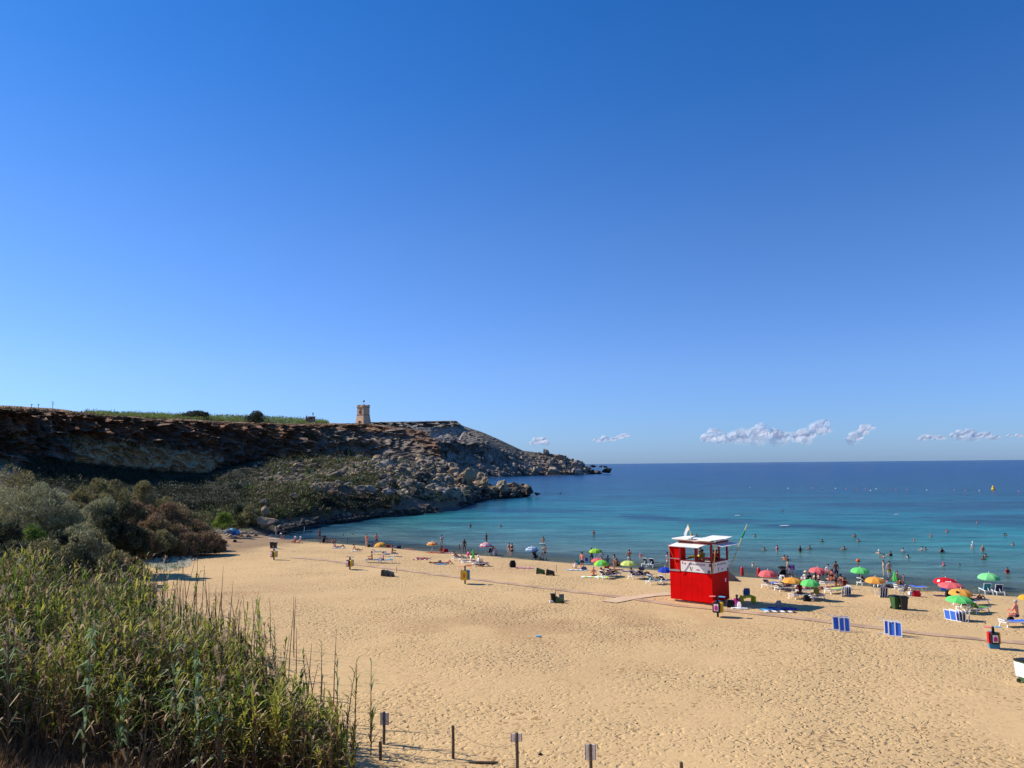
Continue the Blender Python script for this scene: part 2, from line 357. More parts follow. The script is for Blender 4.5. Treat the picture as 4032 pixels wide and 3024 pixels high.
mp3 = N.new('ShaderNodeMapping'); mp3.vector_type = 'TEXTURE'; mp3.inputs['Rotation'].default_value = (0,0,R(-5)); mp3.inputs['Scale'].default_value = (30, 9, 1); L.new(ge.outputs['Position'], mp3.inputs['Vector'])
n7 = N.new('ShaderNodeTexNoise'); n7.inputs['Scale'].default_value = 1; n7.inputs['Detail'].default_value = 7; n7.inputs['Roughness'].default_value = .75; L.new(mp3.outputs[0], n7.inputs['Vector'])
av_ = N.new('ShaderNodeMix'); av_.inputs[0].default_value = .5; L.new(n6.outputs['Fac'], av_.inputs[2]); L.new(n7.outputs['Fac'], av_.inputs[3])
mr.inputs[1].default_value = .37; mr.inputs[2].default_value = .63; L.new(av_.outputs[0], mr.inputs[0]); mx = N.new('ShaderNodeVectorMath'); mx.operation = 'SCALE'
L.new(a_.outputs['Color'], mx.inputs[0]); L.new(mr.outputs[0], mx.inputs['Scale']); L.new(mx.outputs[0], b.inputs['Base Color'])
a2 = N.new('ShaderNodeAttribute'); a2.attribute_name = 'cover'
tr = N.new('ShaderNodeBsdfTransparent'); tr.inputs[0].default_value = (.72,.84,.86,1); ms = N.new('ShaderNodeMixShader'); L.new(a2.outputs['Fac'], ms.inputs[0])
L.new(tr.outputs[0], ms.inputs[1]); L.new(b.outputs[0], ms.inputs[2]); L.new(ms.outputs[0], N['Material Output'].inputs[0])
sea = tag(grid_mesh('sea', V, naz, nr, wmn, c), kind='structure')
a = sea.data.attributes.new('cover', 'FLOAT', 'POINT'); a.data.foreach_set('value', alpha.astype(np.float32))
# ------------------------------------------------------------------ hillside by the beach
def hz(px): return 1829 + (2016-px)*.00978
HC = {
-600: [(2250,75),(2150,85),(2000,110),(1800,130),(1700,135),(1600,140),(1590,170),(1600,260)],
0:    [(2230,90),(2120,105),(1960,130),(1790,158),(1700,163),(1607,170),(1599,195),(1605,300)],
200:  [(2205,97),(2100,115),(1960,140),(1815,171),(1720,176),(1616,184),(1607,212),(1615,315)],
400:  [(2180,105),(2080,125),(1965,150),(1838,185),(1735,190),(1637,200),(1632,235),(1645,330)],
600:  [(2150,117),(2070,132),(1970,157),(1858,205),(1750,211),(1650,224),(1643,262),(1655,355)],
800:  [(2120,128),(2060,140),(1975,165),(1868,225),(1768,232),(1660,248),(1650,290),(1665,380)],
1000: [(2105,137),(2060,143),(1960,175),(1810,262),(1740,268),(1668,280),(1661,330),(1668,420)],
1100: [(2097,142),(2040,148),(1935,178),(1802,275),(1740,282),(1670,295),(1664,340),(1670,430)],
1300: [(2056,164),(1935,177),(1870,215),(1800,300),(1740,306),(1672,322),(1668,360),(1685,450)],
1450: [(2036,180),(1938,191),(1870,232),(1800,318),(1740,324),(1672,336),(1666,375),(1690,470)],
1600: [(2025,188),(1955,198),(1880,240),(1803,322),(1750,328),(1688,338),(1690,390),(1720,480)],
1680: [(2018,195),(1968,205),(1890,245),(1808,320),(1760,326),(1700,334),(1708,380),(1760,460)],
1722: [(2010,199),(1965,210),(1890,250),(1822,315),(1802,322),(1790,330),(1795,360),(1830,420)],
1800: [(1998,214),(1965,222),(1905,255),(1868,290),(1860,300),(1852,308),(1858,325),(1900,380)],
1880: [(1970,260),(1950,266),(1925,280),(1908,295),(1903,302),(1900,308),(1912,320),(1938,345)],
1980: [(1958,281),(1948,286),(1942,292),(1938,298),(1936,302),(1936,306),(1942,312),(1956,322)],
2080: [(1960,288),(1958,292),(1957,296),(1957,300),(1957,303),(1958,306),(1962,310),(1970,320)]}
FC = {
1440: [(1905,540),(1855,580),(1795,620),(1738,635),(1702,700),(1682,740),(1662,770),(1662,880)],
1600: [(1892,620),(1845,655),(1785,690),(1734,702),(1702,760),(1682,800),(1660,830),(1660,930)],
1700: [(1885,680),(1840,710),(1780,740),(1732,750),(1705,800),(1682,840),(1658,870),(1658,960)],
1798: [(1881,720),(1835,750),(1783,780),(1734,790),(1708,830),(1680,865),(1656,890),(1656,980)],
1806: [(1881,722),(1835,752),(1783,782),(1735,792),(1709,832),(1686,867),(1667,890),(1667,980)],
1822: [(1880,733),(1835,758),(1780,788),(1737,798),(1714,838),(1692,868),(1676,890),(1678,980)],
1900: [(1880,730),(1838,765),(1790,800),(1745,808),(1728,840),(1715,870),(1702,890),(1706,970)],
1960: [(1878,750),(1840,785),(1800,820),(1770,830),(1755,850),(1742,870),(1728,885),(1735,960)],
2060: [(1874,800),(1840,830),(1818,850),(1804,860),(1794,870),(1785,880),(1775,890),(1782,960)],
2200: [(1870,840),(1848,860),(1832,875),(1818,885),(1808,892),(1799,900),(1791,905),(1798,960)],
2280: [(1868,870),(1854,880),(1843,890),(1836,897),(1831,902),(1826,906),(1821,910),(1828,950)],
2320: [(1866,900),(1860,905),(1855,910),(1850,914),(1848,918),(1846,921),(1844,925),(1850,950)],
2370: [(1868,905),(1867,908),(1866,911),(1865,914),(1865,918),(1865,921),(1865,925),(1870,950)]}
SC = (2078-0)/1
def prof(C, pxs, ts):
    ks = sorted(C); out = []
    for px in pxs:
        px0 = min(max(px, ks[0]), ks[-1])
        rows = [[np.interp(px0, ks, [C[k][j][q] for k in ks]) for q in (0,1)] for j in range(8)]
        pts = [pt(px, rows[j][0], rows[j][1]) for j in range(8)]
        a = pts[0]; pre = Vector((a.x*.9, a.y*.93, -3.0)); e = pts[7]; post = Vector((e.x*1.12, e.y*1.12, -6 if px > 1500 else e.z-3))
        out.append([pre] + pts + [post])
    A = np.array([[tuple(p) for p in r] for r in out])          # (n,10,3)
    kk = np.arange(10)-1.0
    # monotone piecewise-linear lookup, softened a little
    V = np.zeros((len(pxs), len(ts), 3))
    for q in range(3):
        for i in range(len(pxs)):
            V[i,:,q] = np.interp(ts, kk, A[i,:,q])
    return V
def lerp(a, b, m): return a*(1-m[...,None]) + b*m[...,None]
# ---- near
pxs = np.arange(-600, 2082, 3.6)
ts = np.concatenate([np.linspace(-1,0,8,endpoint=False), np.linspace(0,1,42,endpoint=False), np.linspace(1,2,46,endpoint=False), np.linspace(2,3,56,endpoint=False), np.linspace(3,5,120,endpoint=False), np.linspace(5,6,26,endpoint=False), np.linspace(6,8,16)])
V = prof(HC, pxs, ts); T = np.broadcast_to(ts[None,:], V.shape[:2]); PX = np.broadcast_to(pxs[:,None], V.shape[:2])
# smooth horizontally a little so control columns do not show
for _ in range(14): V[1:-1] = (V[:-2] + 2*V[1:-1] + V[2:])/4
x, y, z = V[...,0].copy(), V[...,1].copy(), V[...,2].copy()
cl = sstep(2.75, 3.1, T)*sstep(5.15, 4.9, T)*sstep(1760, 1700, PX)           # cliff face
bl = sstep(.0,.2,T)*sstep(1.15,.95,T)*sstep(1180,1260,PX)*sstep(1600,1480,PX)   # bluff above the shore
bench = sstep(1,1.2,T)*sstep(3.0,2.7,T)
top = sstep(5.05,5.4,T)
wx_ = 3*fbm(x*.12,y*.12,z*.15+2,3)
b1, b2, cid = worley(x*.17+wx_*.15, y*.17, z*.24+wx_*.1)
w1, w2, cid2 = worley(x*.42+9, y*.42+wx_*.2, z*.55)
led = z*.62 + .5*fbm(x*.05,y*.05,z*.1,3); fr = led - np.floor(led); led2 = z*1.9+.8*fbm(x*.1,y*.1,z*.2,3); fr2 = led2-np.floor(led2)
gul = fbm(x*.045, y*.045, z*.02+3, 4)
amp = cl*(1-.38*sstep(150,270,PX)*sstep(920,840,PX)*sstep(4.2,3.8,T))
dn = amp*( 8*gul + 5*np.abs(fbm(x*.11,y*.11,z*.02+7,3)) + 3.6*(cid-.5) + 2.2*(cid2-.5) + .7*sstep(.0,.3,fr)*sstep(-.2,.3,fbm(x*.06,y*.06,z*.2+5,2)) + 2.4*fbm(x*.25,y*.25,z*.35,4) + .9*fbm(x*.8,y*.8,z*1.1,3) - 2.6*(1-sstep(0,.16,b2-b1)) - 1.6*(1-sstep(0,.2,w2-w1)))
dn += bl*(- 1.8*(1-sstep(0,.2,b2-b1)) + 3.0*fbm(x*.09,y*.09,z*.05+6,3) + 1.4*(cid-.5) + .6*fbm(x*.6,y*.6,z*.8,3))
fade = sstep(-.05,.25,T)
zz = fade*(bench*((3.2+2.5*sstep(1480,1600,PX))*fbm(x*.045,y*.045,3,4) + sstep(1450,1560,PX)*2.2*(cid-.5) + .45*fbm(x*.3,y*.3,8,3)) + sstep(.2,1,T)*(1-bench)*(1-top)*(1-cl)*(.8*fbm(x*.2,y*.2,2,4)) + top*(.6*fbm(x*.12,y*.12,4,4)))
dn = np.clip(dn, -9, 12)
y2 = y + dn*.6; x2 = x - dn*.8
z2 = z + zz
NV = np.stack([x2, y2, z2], -1)
HV = NV.copy(); HT = ts; HPX = pxs
# geology and scrub ground, plus cliff shadow painted in below its foot
dark = np.array([.20,.148,.11]); brown = np.array([.20,.125,.08]); red = np.array([.33,.14,.065]); pale = np.array([.54,.39,.215]); grey = np.array([.30,.255,.205])
scrub = np.array([.085,.085,.042]); dry = np.array([.17,.125,.075]); green = np.array([.12,.17,.03]); shorec = np.array([.10,.085,.07]); tan = np.array([.34,.225,.125])
n1 = fbm(x*.05,y*.05,z*.1,4); n2 = fbm(x*.18,y*.18,z*.4,4); n3 = fbm(x*.7,y*.7,z*1.2,3)
C = np.broadcast_to(dark, V.shape).copy()
C = lerp(C, brown, sstep(-.2,.3,n1))
C = lerp(C, red, sstep(3.9,4.6,T + .8*n2)*sstep(5.5,5.0,T)*(.35+.55*sstep(-.1,.3,n2)))
C = lerp(C, grey, sstep(1180,1260,PX+120*n2)*sstep(1660,1560,PX+60*n2)*sstep(2.9,3.1,T)*sstep(4.95,4.6,T+.4*n2)*.85)
C = lerp(C, tan, sstep(.15,.4,n2)*.55*cl)
pm = sstep(-.42,-.18,fbm(x*.09,y*.09,z*.16+11,3))*sstep(230,300,PX+90*n2)*sstep(885,830,PX+60*n2)*sstep(2.95,3.02,T)*sstep(4.15-.0,3.75,T + .25*n2 + .0007*(PX-550)**1)
C = lerp(C, pale, pm*(.75+.25*sstep(-.3,.1,n3)))
C = lerp(C, dark*.7, pm*sstep(.25,.4,n2)*.8)
bm_ = sstep(1.05,1.3,T)*sstep(3.05,2.75,T)
C = lerp(C, dry, bm_*.8); C = lerp(C, scrub, bm_*sstep(-.25,.15,n2)*.85)
C = lerp(C, pale*.9, bm_*sstep(.35,.45,fbm(x*.3,y*.3,5,3))*.7)
C = lerp(C, tan, bm_*sstep(.30,.4,fbm(x*.06+9,y*.1,2,4))*.6)
C = lerp(C, scrub*1.1, sstep(0,.6,T)*sstep(1.2,1.0,T)*sstep(1200,1050,PX)*.8)
dk = sstep(60,140,PX)*sstep(1040,960,PX)*sstep(1.55,1.9,T+.25*n2)*sstep(3.12,3.0,T); C = lerp(C, np.array([.022,.026,.014]), dk*.92)  # dark scrub ground, with the cliff's shadow put into its colour
C = lerp(C, np.array([.20,.125,.06]), bl*sstep(-.05,.3,fbm(x*.12,y*.12,z*.1+2,3))*.9)
C = lerp(C, pale*.6, sstep(1700,1760,PX)*.4*sstep(-.1,.3,n2))
C = lerp(C, shorec, sstep(.35,.05,T))
C = lerp(C, tan*1.05, sstep(5.0,5.25,T)*(.5+.4*sstep(-.2,.2,n3)))
C = lerp(C, green*.8, sstep(5.35,5.6,T+.2*n2)*sstep(370,430,PX)*sstep(1270,1200,PX))
C = lerp(C, brown*1.3, sstep(1560,1620,PX)*sstep(1720,1690,PX)*sstep(3.8,4.6,T)*.7)
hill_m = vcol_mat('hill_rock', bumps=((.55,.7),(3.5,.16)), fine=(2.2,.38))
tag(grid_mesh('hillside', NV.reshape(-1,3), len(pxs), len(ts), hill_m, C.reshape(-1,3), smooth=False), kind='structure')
def hpt(px, py):
    """point of the hillside seen at a pixel (nearest column, nearest row in picture terms)"""
    i = int(round((px+600)/3.6)); i = min(max(i,0), len(HPX)-1)
    c_ = HV[i]; best = None
    v = [(CR3.transposed() @ Vector((p[0], p[1], p[2]-CAMZ))) for p in c_]
    ys = [CY - (-q.y/q.z)*F if q.z < 0 else 9e9 for q in v]
    k = None
    for j in range(len(ys)-1):
        if (ys[j] >= py) and (ys[j+1] <= py): k = j; break
    if k is None: k = int(np.argmin([abs(a_-py) for a_ in ys]))
    return Vector(c_[k])
# ---- far headland
pxs = np.arange(1440, 2372, 2.6)
ts = np.concatenate([np.linspace(-1,0,4,endpoint=False), np.linspace(0,2,80,endpoint=False), np.linspace(2,3,34,endpoint=False), np.linspace(3,6,80,endpoint=False), np.linspace(6,8,10)])
V = prof(FC, pxs, ts); T = np.broadcast_to(ts[None,:], V.shape[:2]); PX = np.broadcast_to(pxs[:,None], V.shape[:2])
for _ in range(2): V[1:-1] = (V[:-2] + 2*V[1:-1] + V[2:])/4
x, y, z = V[...,0].copy(), V[...,1].copy(), V[...,2].copy()
b1, b2, cid = worley(x*.07, y*.07, z*.1); w1, w2, cid2 = worley(x*.16, y*.16, z*.25)
cl = sstep(1.95,2.1,T)*sstep(3.02,2.9,T)*sstep(1950,1880,PX) + sstep(4.9,5.1,T)*sstep(6.02,5.9,T)*sstep(1825,1795,PX)
mid = sstep(3,3.2,T)*sstep(5,4.8,T)
dn = cl*(7*fbm(x*.02,y*.02,z*.01,3) + 5*(cid-.5) + 3*(cid2-.5) - 6*(1-sstep(0,.2,b2-b1)))
rid = np.abs(fbm(x*.05, 0*y, z*.01+2, 3)); zz = sstep(0,.2,T)*((1-cl)*(4.5*(cid-.5)*sstep(2.2,1.8,T) + 1.6*(cid2-.5) + .8*fbm(x*.1,y*.1,3,4))*sstep(6.0,5.7,T))
zz = zz*np.where(T > 3, .55, 1) - mid*6*sstep(.16,.0,rid)*sstep(1690,1730,PX)*sstep(1850,1800,PX)
NV = np.stack([x - dn*.7, y + dn*.7, z + zz], -1); FV = NV.copy(); FPX = pxs
n2 = fbm(x*.05,y*.05,z*.08,4); n3 = fbm(x*.2,y*.2,z*.3,3)
C = np.broadcast_to(np.array([.21,.18,.15]), V.shape).copy()
C = lerp(C, np.array([.30,.25,.20]), sstep(-.1,.3,n2))
C = lerp(C, np.array([.135,.125,.09]), sstep(.0,.3,n3)*sstep(3,3.2,T)*.8)
C = lerp(C, np.array([.38,.34,.28]), mid*sstep(.14,.04,rid)*sstep(1690,1730,PX)*sstep(1850,1800,PX)*.8)
C = lerp(C, np.array([.12,.10,.085]), sstep(.25,.05,T))
C = lerp(C, np.array([.19,.16,.11]), sstep(1830,1880,PX)*sstep(2.9,3.3,T)*.8)
far_m = vcol_mat('headland_rock', bumps=((.14,2.2),(.9,.5)), fine=(.5,.3))
tag(grid_mesh('headland', NV.reshape(-1,3), len(pxs), len(ts), far_m, C.reshape(-1,3), smooth=False), kind='structure')
def fpt(px, py):
    i = int(round((px-1440)/2.6)); i = min(max(i,0), len(FPX)-1); c_ = FV[i]
    v = [(CR3.transposed() @ Vector((p[0], p[1], p[2]-CAMZ))) for p in c_]
    ys = [CY - (-q.y/q.z)*F for q in v]
    for j in range(len(ys)-1):
        if ys[j] >= py >= ys[j+1]: return Vector(c_[j])
    return Vector(c_[int(np.argmin([abs(a_-py) for a_ in ys]))])
# ------------------------------------------------------------------ rocks
def rock_mesh(name, seed, sub=3, flat=.8, cuts=14, rough=.16):
    r = np.random.default_rng(seed); bm = bmesh.new(); bmesh.ops.create_icosphere(bm, subdivisions=sub, radius=1)
    co = np.array([v.co[:] for v in bm.verts])
    for k in range(cuts):
        n = r.normal(size=3); n /= np.linalg.norm(n); d = r.uniform(.42, .78)
        q = co @ n; m = q > d; co[m] -= n[None,:]*((q[m]-d)*.93)[:,None]
    co *= (1 + .12*fbm(co[:,0]*1.2+seed, co[:,1]*1.2, co[:,2]*1.2, 3) + rough*fbm(co[:,0]*5+seed, co[:,1]*5, co[:,2]*5, 2))[:,None]
    co[:,2] *= flat
    for v, c_ in zip(bm.verts, co): v.co = c_
    me = bpy.data.meshes.new(name); bm.to_mesh(me); bm.free()
    me.polygons.foreach_set('use_smooth', [sub > 3]*len(me.polygons)); return me
def rock_mat(name, c, var=.3, b=.06, s=1.2):
    return mat(name, c, rough=.92, var=var, scale=s, bump=b, bscale=4, spec=.15)
RM = dict(dark=rock_mat('rock_dark', (.060,.054,.046)), mid=rock_mat('rock_grey_brown', (.17,.135,.10)), pale=rock_mat('rock_pale', (.38,.30,.20)),
          warm=rock_mat('rock_warm', (.33,.235,.145)), grey=rock_mat('rock_grey', (.25,.215,.175)), farr=rock_mat('rock_far', (.27,.225,.18), b=.4, s=.2))
RP = {}
for k_, m_ in RM.items():
    for j in range(7):
        me = rock_mesh('rock', 31*j+5, 3, flat=.75+.05*j); me.materials.append(m_); RP[k_, j] = me
for k_ in ('warm','pale'):
    for j in range(4):
        me = rock_mesh('rock', 57*j+3, 4, flat=.9, cuts=26, rough=.22); me.materials.append(RM[k_]); me.polygons.foreach_set('use_smooth',[False]*len(me.polygons)); RP[k_+'_hero', j] = me
def rock(p, dims, kind='mid', j=0, rot=(0,0,0), name='rock', label=None, cat='rock', group=None, sink=.25):
    o = link(name, RP[kind, j % (4 if kind.endswith('_hero') else 7)]); o.scale = dims; o.rotation_euler = rot; o.location = (p[0], p[1], p[2] + dims[2]*(1-2*sink)*.75)
    return tag(o, label, cat, group)
def prock(px0, px1, py0, py1, d, kind, j, rot, label, depth=1.0):
    a = pt(px0, py1, d); b = pt(px1, py1, d); c_ = pt((px0+px1)/2, py0, d)
    wd = (b.x-a.x)/2; h = (c_.z-a.z)/2
    o = link('boulder', RP[kind, j % (4 if kind.endswith('_hero') else 7)]); o.scale = (wd*1.08, wd*depth, h*1.25); o.rotation_euler = rot
    o.location = ((a.x+b.x)/2, d, a.z + h*.98); return tag(o, label, 'boulder')
prock(1796, 1892, 1822, 1925, 266, 'warm_hero', 1, (.1,.25,.5), 'biggest tawny boulder high on the rocky point, with a sunlit top', 1.1)
prock(1868, 1940, 1850, 1940, 276, 'warm_hero', 3, (.1,.1,1.9), 'tall upright tawny boulder in the middle of three on the point')
prock(1936, 2016, 1884, 1952, 283, 'pale_hero', 0, (0,.1,2.6), 'cream topped boulder at the water, lowest of three on the point')
prock(2014, 2062, 1915, 1950, 288, 'dark', 4, (0,0,1), 'low dark boulder between the cream boulder and the pointed dark one')
prock(2058, 2112, 1913, 1948, 284, 'dark', 2, (.2,.3,.7), 'pointed dark boulder standing in the sea at the end of the near point')
prock(2104, 2130, 1938, 1952, 284, 'dark', 5, (0,0,.2), 'small dark rock just off the pointed boulder')
prock(2050, 2068, 1903, 1913, 420, 'dark', 6, (0,0,.2), 'lone dark rock awash in the blue inlet between both headlands')
prock(2203, 2212, 1940, 1946, 300, 'dark', 3, (0,0,.2), 'tiny dark rock tip breaking the surface right of the point')
prock(1010, 1103, 2030, 2078, 141, 'warm', 5, (0,0,.3), 'big rounded layered boulder at the foot of the scrub beside the beach', .8)
prock(1300, 1372, 1920, 1965, 184, 'pale', 2, (.1,.3,.4), 'pale eroded outcrop standing out of the low shore bluff')
prock(1284, 1380, 1955, 2012, 181, 'warm', 6, (.3,.2,1.4), 'broad tawny outcrop at the bottom of the shore bluff')
prock(1025, 1065, 1985, 2035, 146, 'warm', 1, (.0,.1,1.4), 'square tan rock block half wrapped in shrubs above the layered boulder')
prock(1020, 1062, 1960, 1992, 150, 'mid', 3, (.0,.1,.4), 'round grey boulder on the scrub above the tan block')
prock(1490, 1560, 1803, 1850, 262, 'grey', 1, (.2,.2,.4), 'rounded grey rock pile on the bench below the tower')
prock(1510, 1550, 1945, 1985, 196, 'pale', 3, (.1,.5,.4), 'leaning pale boulder jutting over the shore rocks below the tower')
prock(1595, 1625, 1962, 1990, 205, 'pale', 5, (.1,0,.4), 'round cream boulder on the shore right of the leaning one')
prock(1430, 1465, 1988, 2012, 186, 'warm', 0, (.1,0,.4), 'rounded tan boulder on the shore left of the leaning one')
# individual shore rocks
SH = [(1100,2090,3.2),(1190,2072,3),(1262,2060,3),(1370,2050,3),(1479,2032,3),(1560,2028,3.4),(1623,2025,3.5),(1700,2016,4),(1783,2001,4),(1830,1985,4.6),(1885,1970,5),(1950,1962,5),(2047,1955,5)]
shx = [a[0] for a in SH]; rr_ = random.Random(5)
kinds = ['dark','dark','dark','mid','dark','warm']
shore_labels = {'dark':('dark wave wet rock in the heap along the water under the headland','dark rocks along the water'),
                'mid':('grey brown rock among the dark ones along the waterline','grey brown rocks along the water'),
                'warm':('sunlit tan rock lying in the heap of rocks along the shore','tan rocks along the shore')}
for i in range(250):
    px = rr_.uniform(1090, 2090); ys_ = np.interp(px, shx, [a[1] for a in SH]); off = abs(rr_.gauss(0, 20))
    kd = 'dark' if off < 12 else rr_.choice(['mid','warm','mid','dark','warm'])
    py = ys_ - off*.9
    pxs_ = rr_.uniform(16, 42) * (.8 + .5*rr_.random())
    v = at('X', px, max(py, 1848)); d = np.interp(px, shx, [137,142,160,165,180,186,188,196,214,225,258,275,286]) + off*.45
    v = pt(px, py, d); r_ = pxs_/2*d/F
    lb = shore_labels[kd]
    rock((v.x, v.y, v.z), (r_*rr_.uniform(.8,1.3), r_, r_*rr_.uniform(.6,.95)), kd, i, (rr_.random()*.6, rr_.random()*.6, rr_.random()*6), label=lb[0], group=lb[1], sink=.35)
# cobbles by the beach corner: pale stones, dark stones near the water
def rock_heap(name, pts, mats, kind_idx, seed=1, sub=1):
    r = np.random.default_rng(seed); bm = bmesh.new(); bmesh.ops.create_icosphere(bm, subdivisions=sub, radius=1)
    bv = np.array([v.co[:] for v in bm.verts]); bf = np.array([[v.index for v in f.verts] for f in bm.faces]); bm.free()
    VV, FF, MI = [], [], []; o = 0
    for i, (p, s) in enumerate(pts):
        q = bv * (1 + r.uniform(-.28,.22,(len(bv),1))) * (np.array([r.uniform(.8,1.4), r.uniform(.8,1.3), r.uniform(.55,.95)])*s)
        a = r.uniform(0, 6.28); b_ = r.uniform(-.5,.5); Rz = np.array([[math.cos(a),-math.sin(a),0],[math.sin(a),math.cos(a),0],[0,0,1]]); Rx = np.array([[1,0,0],[0,math.cos(b_),-math.sin(b_)],[0,math.sin(b_),math.cos(b_)]])
        VV.append(q @ Rx.T @ Rz.T + np.array(p)); FF.append(bf + o); MI += [kind_idx[i]]*len(bf); o += len(bv)
    me = raw_mesh(name, np.concatenate(VV), np.concatenate(FF), mats, MI, n=3); return link(name, me)
pts_, ki = [], []
for i in range(620):
    px = rr_.uniform(850, 1130); t = (px-850)/280; py = rr_.uniform(2072 + 8*t + (1-t)*18, 2100 + 4*t + (1-t)*2) if rr_.random() < .8 else rr_.uniform(2080, 2125 - 20*t)
    v = at('X', px, py); s_r = rr_.uniform(.12,.42)*(1.3 if py < 2085 else 1)
    pts_.append(((v.x, v.y, v.z+s_r*.2), s_r)); ki.append(1 if (px > 1000 and py > 2074 + (1130-px)*.10) else rr_.choice([0,0,2]))
tag(rock_heap('cobbles', pts_, [RM['pale'], RM['dark'], RM['warm']], ki, 3), kind='stuff')
pts_, ki = [], []
for i in range(5600):                      # rubble at the foot of cliff and shore
    u = rr_.random()
    if u < .33:
        px = rr_.uniform(1090, 2060); off = abs(rr_.gauss(0, 22)); py = np.interp(px, shx, [a[1] for a in SH]) - off
        d = np.interp(px, shx, [137,142,160,165,180,186,188,196,214,225,258,275,286]) + off*.5; v = pt(px, py, d); s_r = rr_.uniform(2.5,9)*d/F; k = 0 if off < 12 else rr_.choice([1,1,2,3])
    else:
        px = rr_.uniform(1000, 1900); px = px if rr_.random()<.5 else rr_.uniform(1450, 1880); lo = np.interp(px, [1000,1300,1500,1700,1900],[1960,1915,1925,1970,1945]); hi = np.interp(px, [1000,1300,1500,1700,1800,1900],[1830,1800,1795,1805,1860,1900])
        py = rr_.uniform(hi, lo); v = hpt(px, py); s_r = rr_.choice([3,3,4,5,6,9])*rr_.uniform(.7,1.3)*v.y/F*(1.3 if px > 1500 else .9); k = rr_.choice([1,2,3,3,4])
    pts_.append(((v.x, v.y, v.z + s_r*.3), s_r)); ki.append(k)
tag(rock_heap('rubble', pts_, [RM['dark'], RM['mid'], RM['warm'], RM['grey'], RM['pale']], ki, 4), kind='stuff')
# headland boulders, each a thing
hb = [(1385,0)]
for i in range(90):
    u = rr_.random()
    px = rr_.uniform(1730, 2325); hi = np.interp(px, [1730,1800,1900,1960,2060,2200,2280,2325],[1785,1785,1765,1775,1780,1790,1822,1845]); lo = np.interp(px,[1730,2000,2325],[1880,1873,1866])
    py = hi + (lo-hi)*rr_.random()**.8; v = fpt(px, py); r_ = rr_.choice([7,9,11,14,17])*rr_.uniform(.8,1.2)*v.y/F*(.9 if px > 2250 else 1.15)
    wet_ = py > lo-6
    rock((v.x, v.y, v.z-r_*.1), (r_*rr_.uniform(.8,1.3), r_, r_*rr_.uniform(.75,1.15)), 'dark' if wet_ and rr_.random()<.6 else 'farr', i, (rr_.random()*.7, rr_.random()*.7, rr_.random()*6),
         name='boulder', label='one of the many boulders heaped over the foot of the far headland', cat='boulder', group='boulders on the far headland', sink=.3)
hp_, hk_ = [], []
for i in range(1500):
    px = rr_.uniform(1600, 2325); hi = np.interp(px, [1600,1800,1900,1960,2060,2200,2280,2325],[1690,1690,1725,1765,1778,1786,1820,1845]); lo = np.interp(px,[1600,2000,2325],[1885,1874,1867])
    v = fpt(px, hi + (lo-hi)*rr_.random()**.8); s_r = rr_.choice([2,3,3,4,6,8])*rr_.uniform(.8,1.2)*v.y/F; hp_.append(((v.x, v.y, v.z+s_r*.2), s_r)); hk_.append(rr_.choice([0,0,1,1,2]))
tag(rock_heap('headland_blocks', hp_, [RM['farr'], RM['mid'], RM['warm']], hk_, 14), kind='stuff')
def fprock(px0, px1, py0, py1, d, kind, j, label): return prock(px0, px1, py0, py1, d, kind, j, (.1,.1,j), label)
fprock(2148, 2200, 1836, 1874, 830, 'pale', 0, 'pale sunlit rounded boulder at the waterline of the far headland')
fprock(2240, 2310, 1812, 1872, 850, 'farr', 2, 'tall leaning slab of rock near the tip of the far headland')
fprock(2245, 2305, 1842, 1872, 840, 'farr', 6, 'pointed brown rock at the water in front of the leaning slab')
fprock(1990, 2045, 1820, 1872, 810, 'farr', 4, 'wide slanting slab in the middle of the far headland shore')
fprock(1905, 1950, 1782, 1830, 790, 'farr', 1, 'big blocky grey boulder below the lower cliff of the far headland')
fprock(2308, 2344, 1848, 1868, 900, 'dark', 3, 'first dark sea rock off the tip of the far headland')
fprock(2342, 2370, 1851, 1868, 900, 'dark', 5, 'second dark sea rock off the tip of the far headland')
fprock(2368, 2418, 1842, 1868, 900, 'dark', 2, 'outermost pointed sea rock off the far headland')
fprock(2318, 2352, 1828, 1842, 1250, 'dark', 1, 'low dark islet behind the tip of the far headland')
fprock(2352, 2375, 1832, 1842, 1250, 'dark', 4, 'small dark islet near the horizon behind the sea rocks')
fprock(2372, 2396, 1834, 1842, 1250, 'dark', 6, 'farthest small dark islet near the horizon')

# ------------------------------------------------------------------ leaf clouds
def leaves(centers, rad, n, size, seed, mats_n, mode='ball', aspect=.35, up=.3, clump=None):
    """many small leaf faces; centers (k,3), rad (k,3); returns V, F(quads), MI"""
    r = np.random.default_rng(seed); k = len(centers)
    ci = r.integers(0, k, n) if clump is None else np.repeat(np.arange(k), n//k)
    n = len(ci); d = r.normal(size=(n,3)); d /= np.linalg.norm(d, axis=1)[:,None]
    rad_ = r.uniform(.35, 1, n)**.35
    c_ = centers[ci] + d*rad[ci]*rad_[:,None]
    dr = d*.6 + r.normal(size=(n,3))*.6 + np.array([0,0,up]); dr /= np.linalg.norm(dr, axis=1)[:,None]
    sd_ = np.cross(dr, r.normal(size=(n,3))); sd_ /= np.linalg.norm(sd_, axis=1)[:,None]+1e-9
    L_ = size*r.uniform(.6, 1.5, n)[:,None]; W_ = L_*aspect
    p = np.stack([c_ - sd_*W_*.5, c_ + dr*L_*.5 - sd_*W_*.35 + 0, c_ + dr*L_, c_ + sd_*W_*.5], 1)
    V = p.reshape(-1,3); Fq = np.arange(n*4).reshape(-1,4)
    mi = (ci*7 % 100); mi = ((r.random(n)*.7 + (mi/100.)*.6) * mats_n / 1.3).astype(int).clip(0, mats_n-1)
    return V, Fq, mi
def leaf_mat(name, c, trans=.25): return mat(name, c, rough=.6, var=.25, scale=.8, spec=.2, trans=trans)
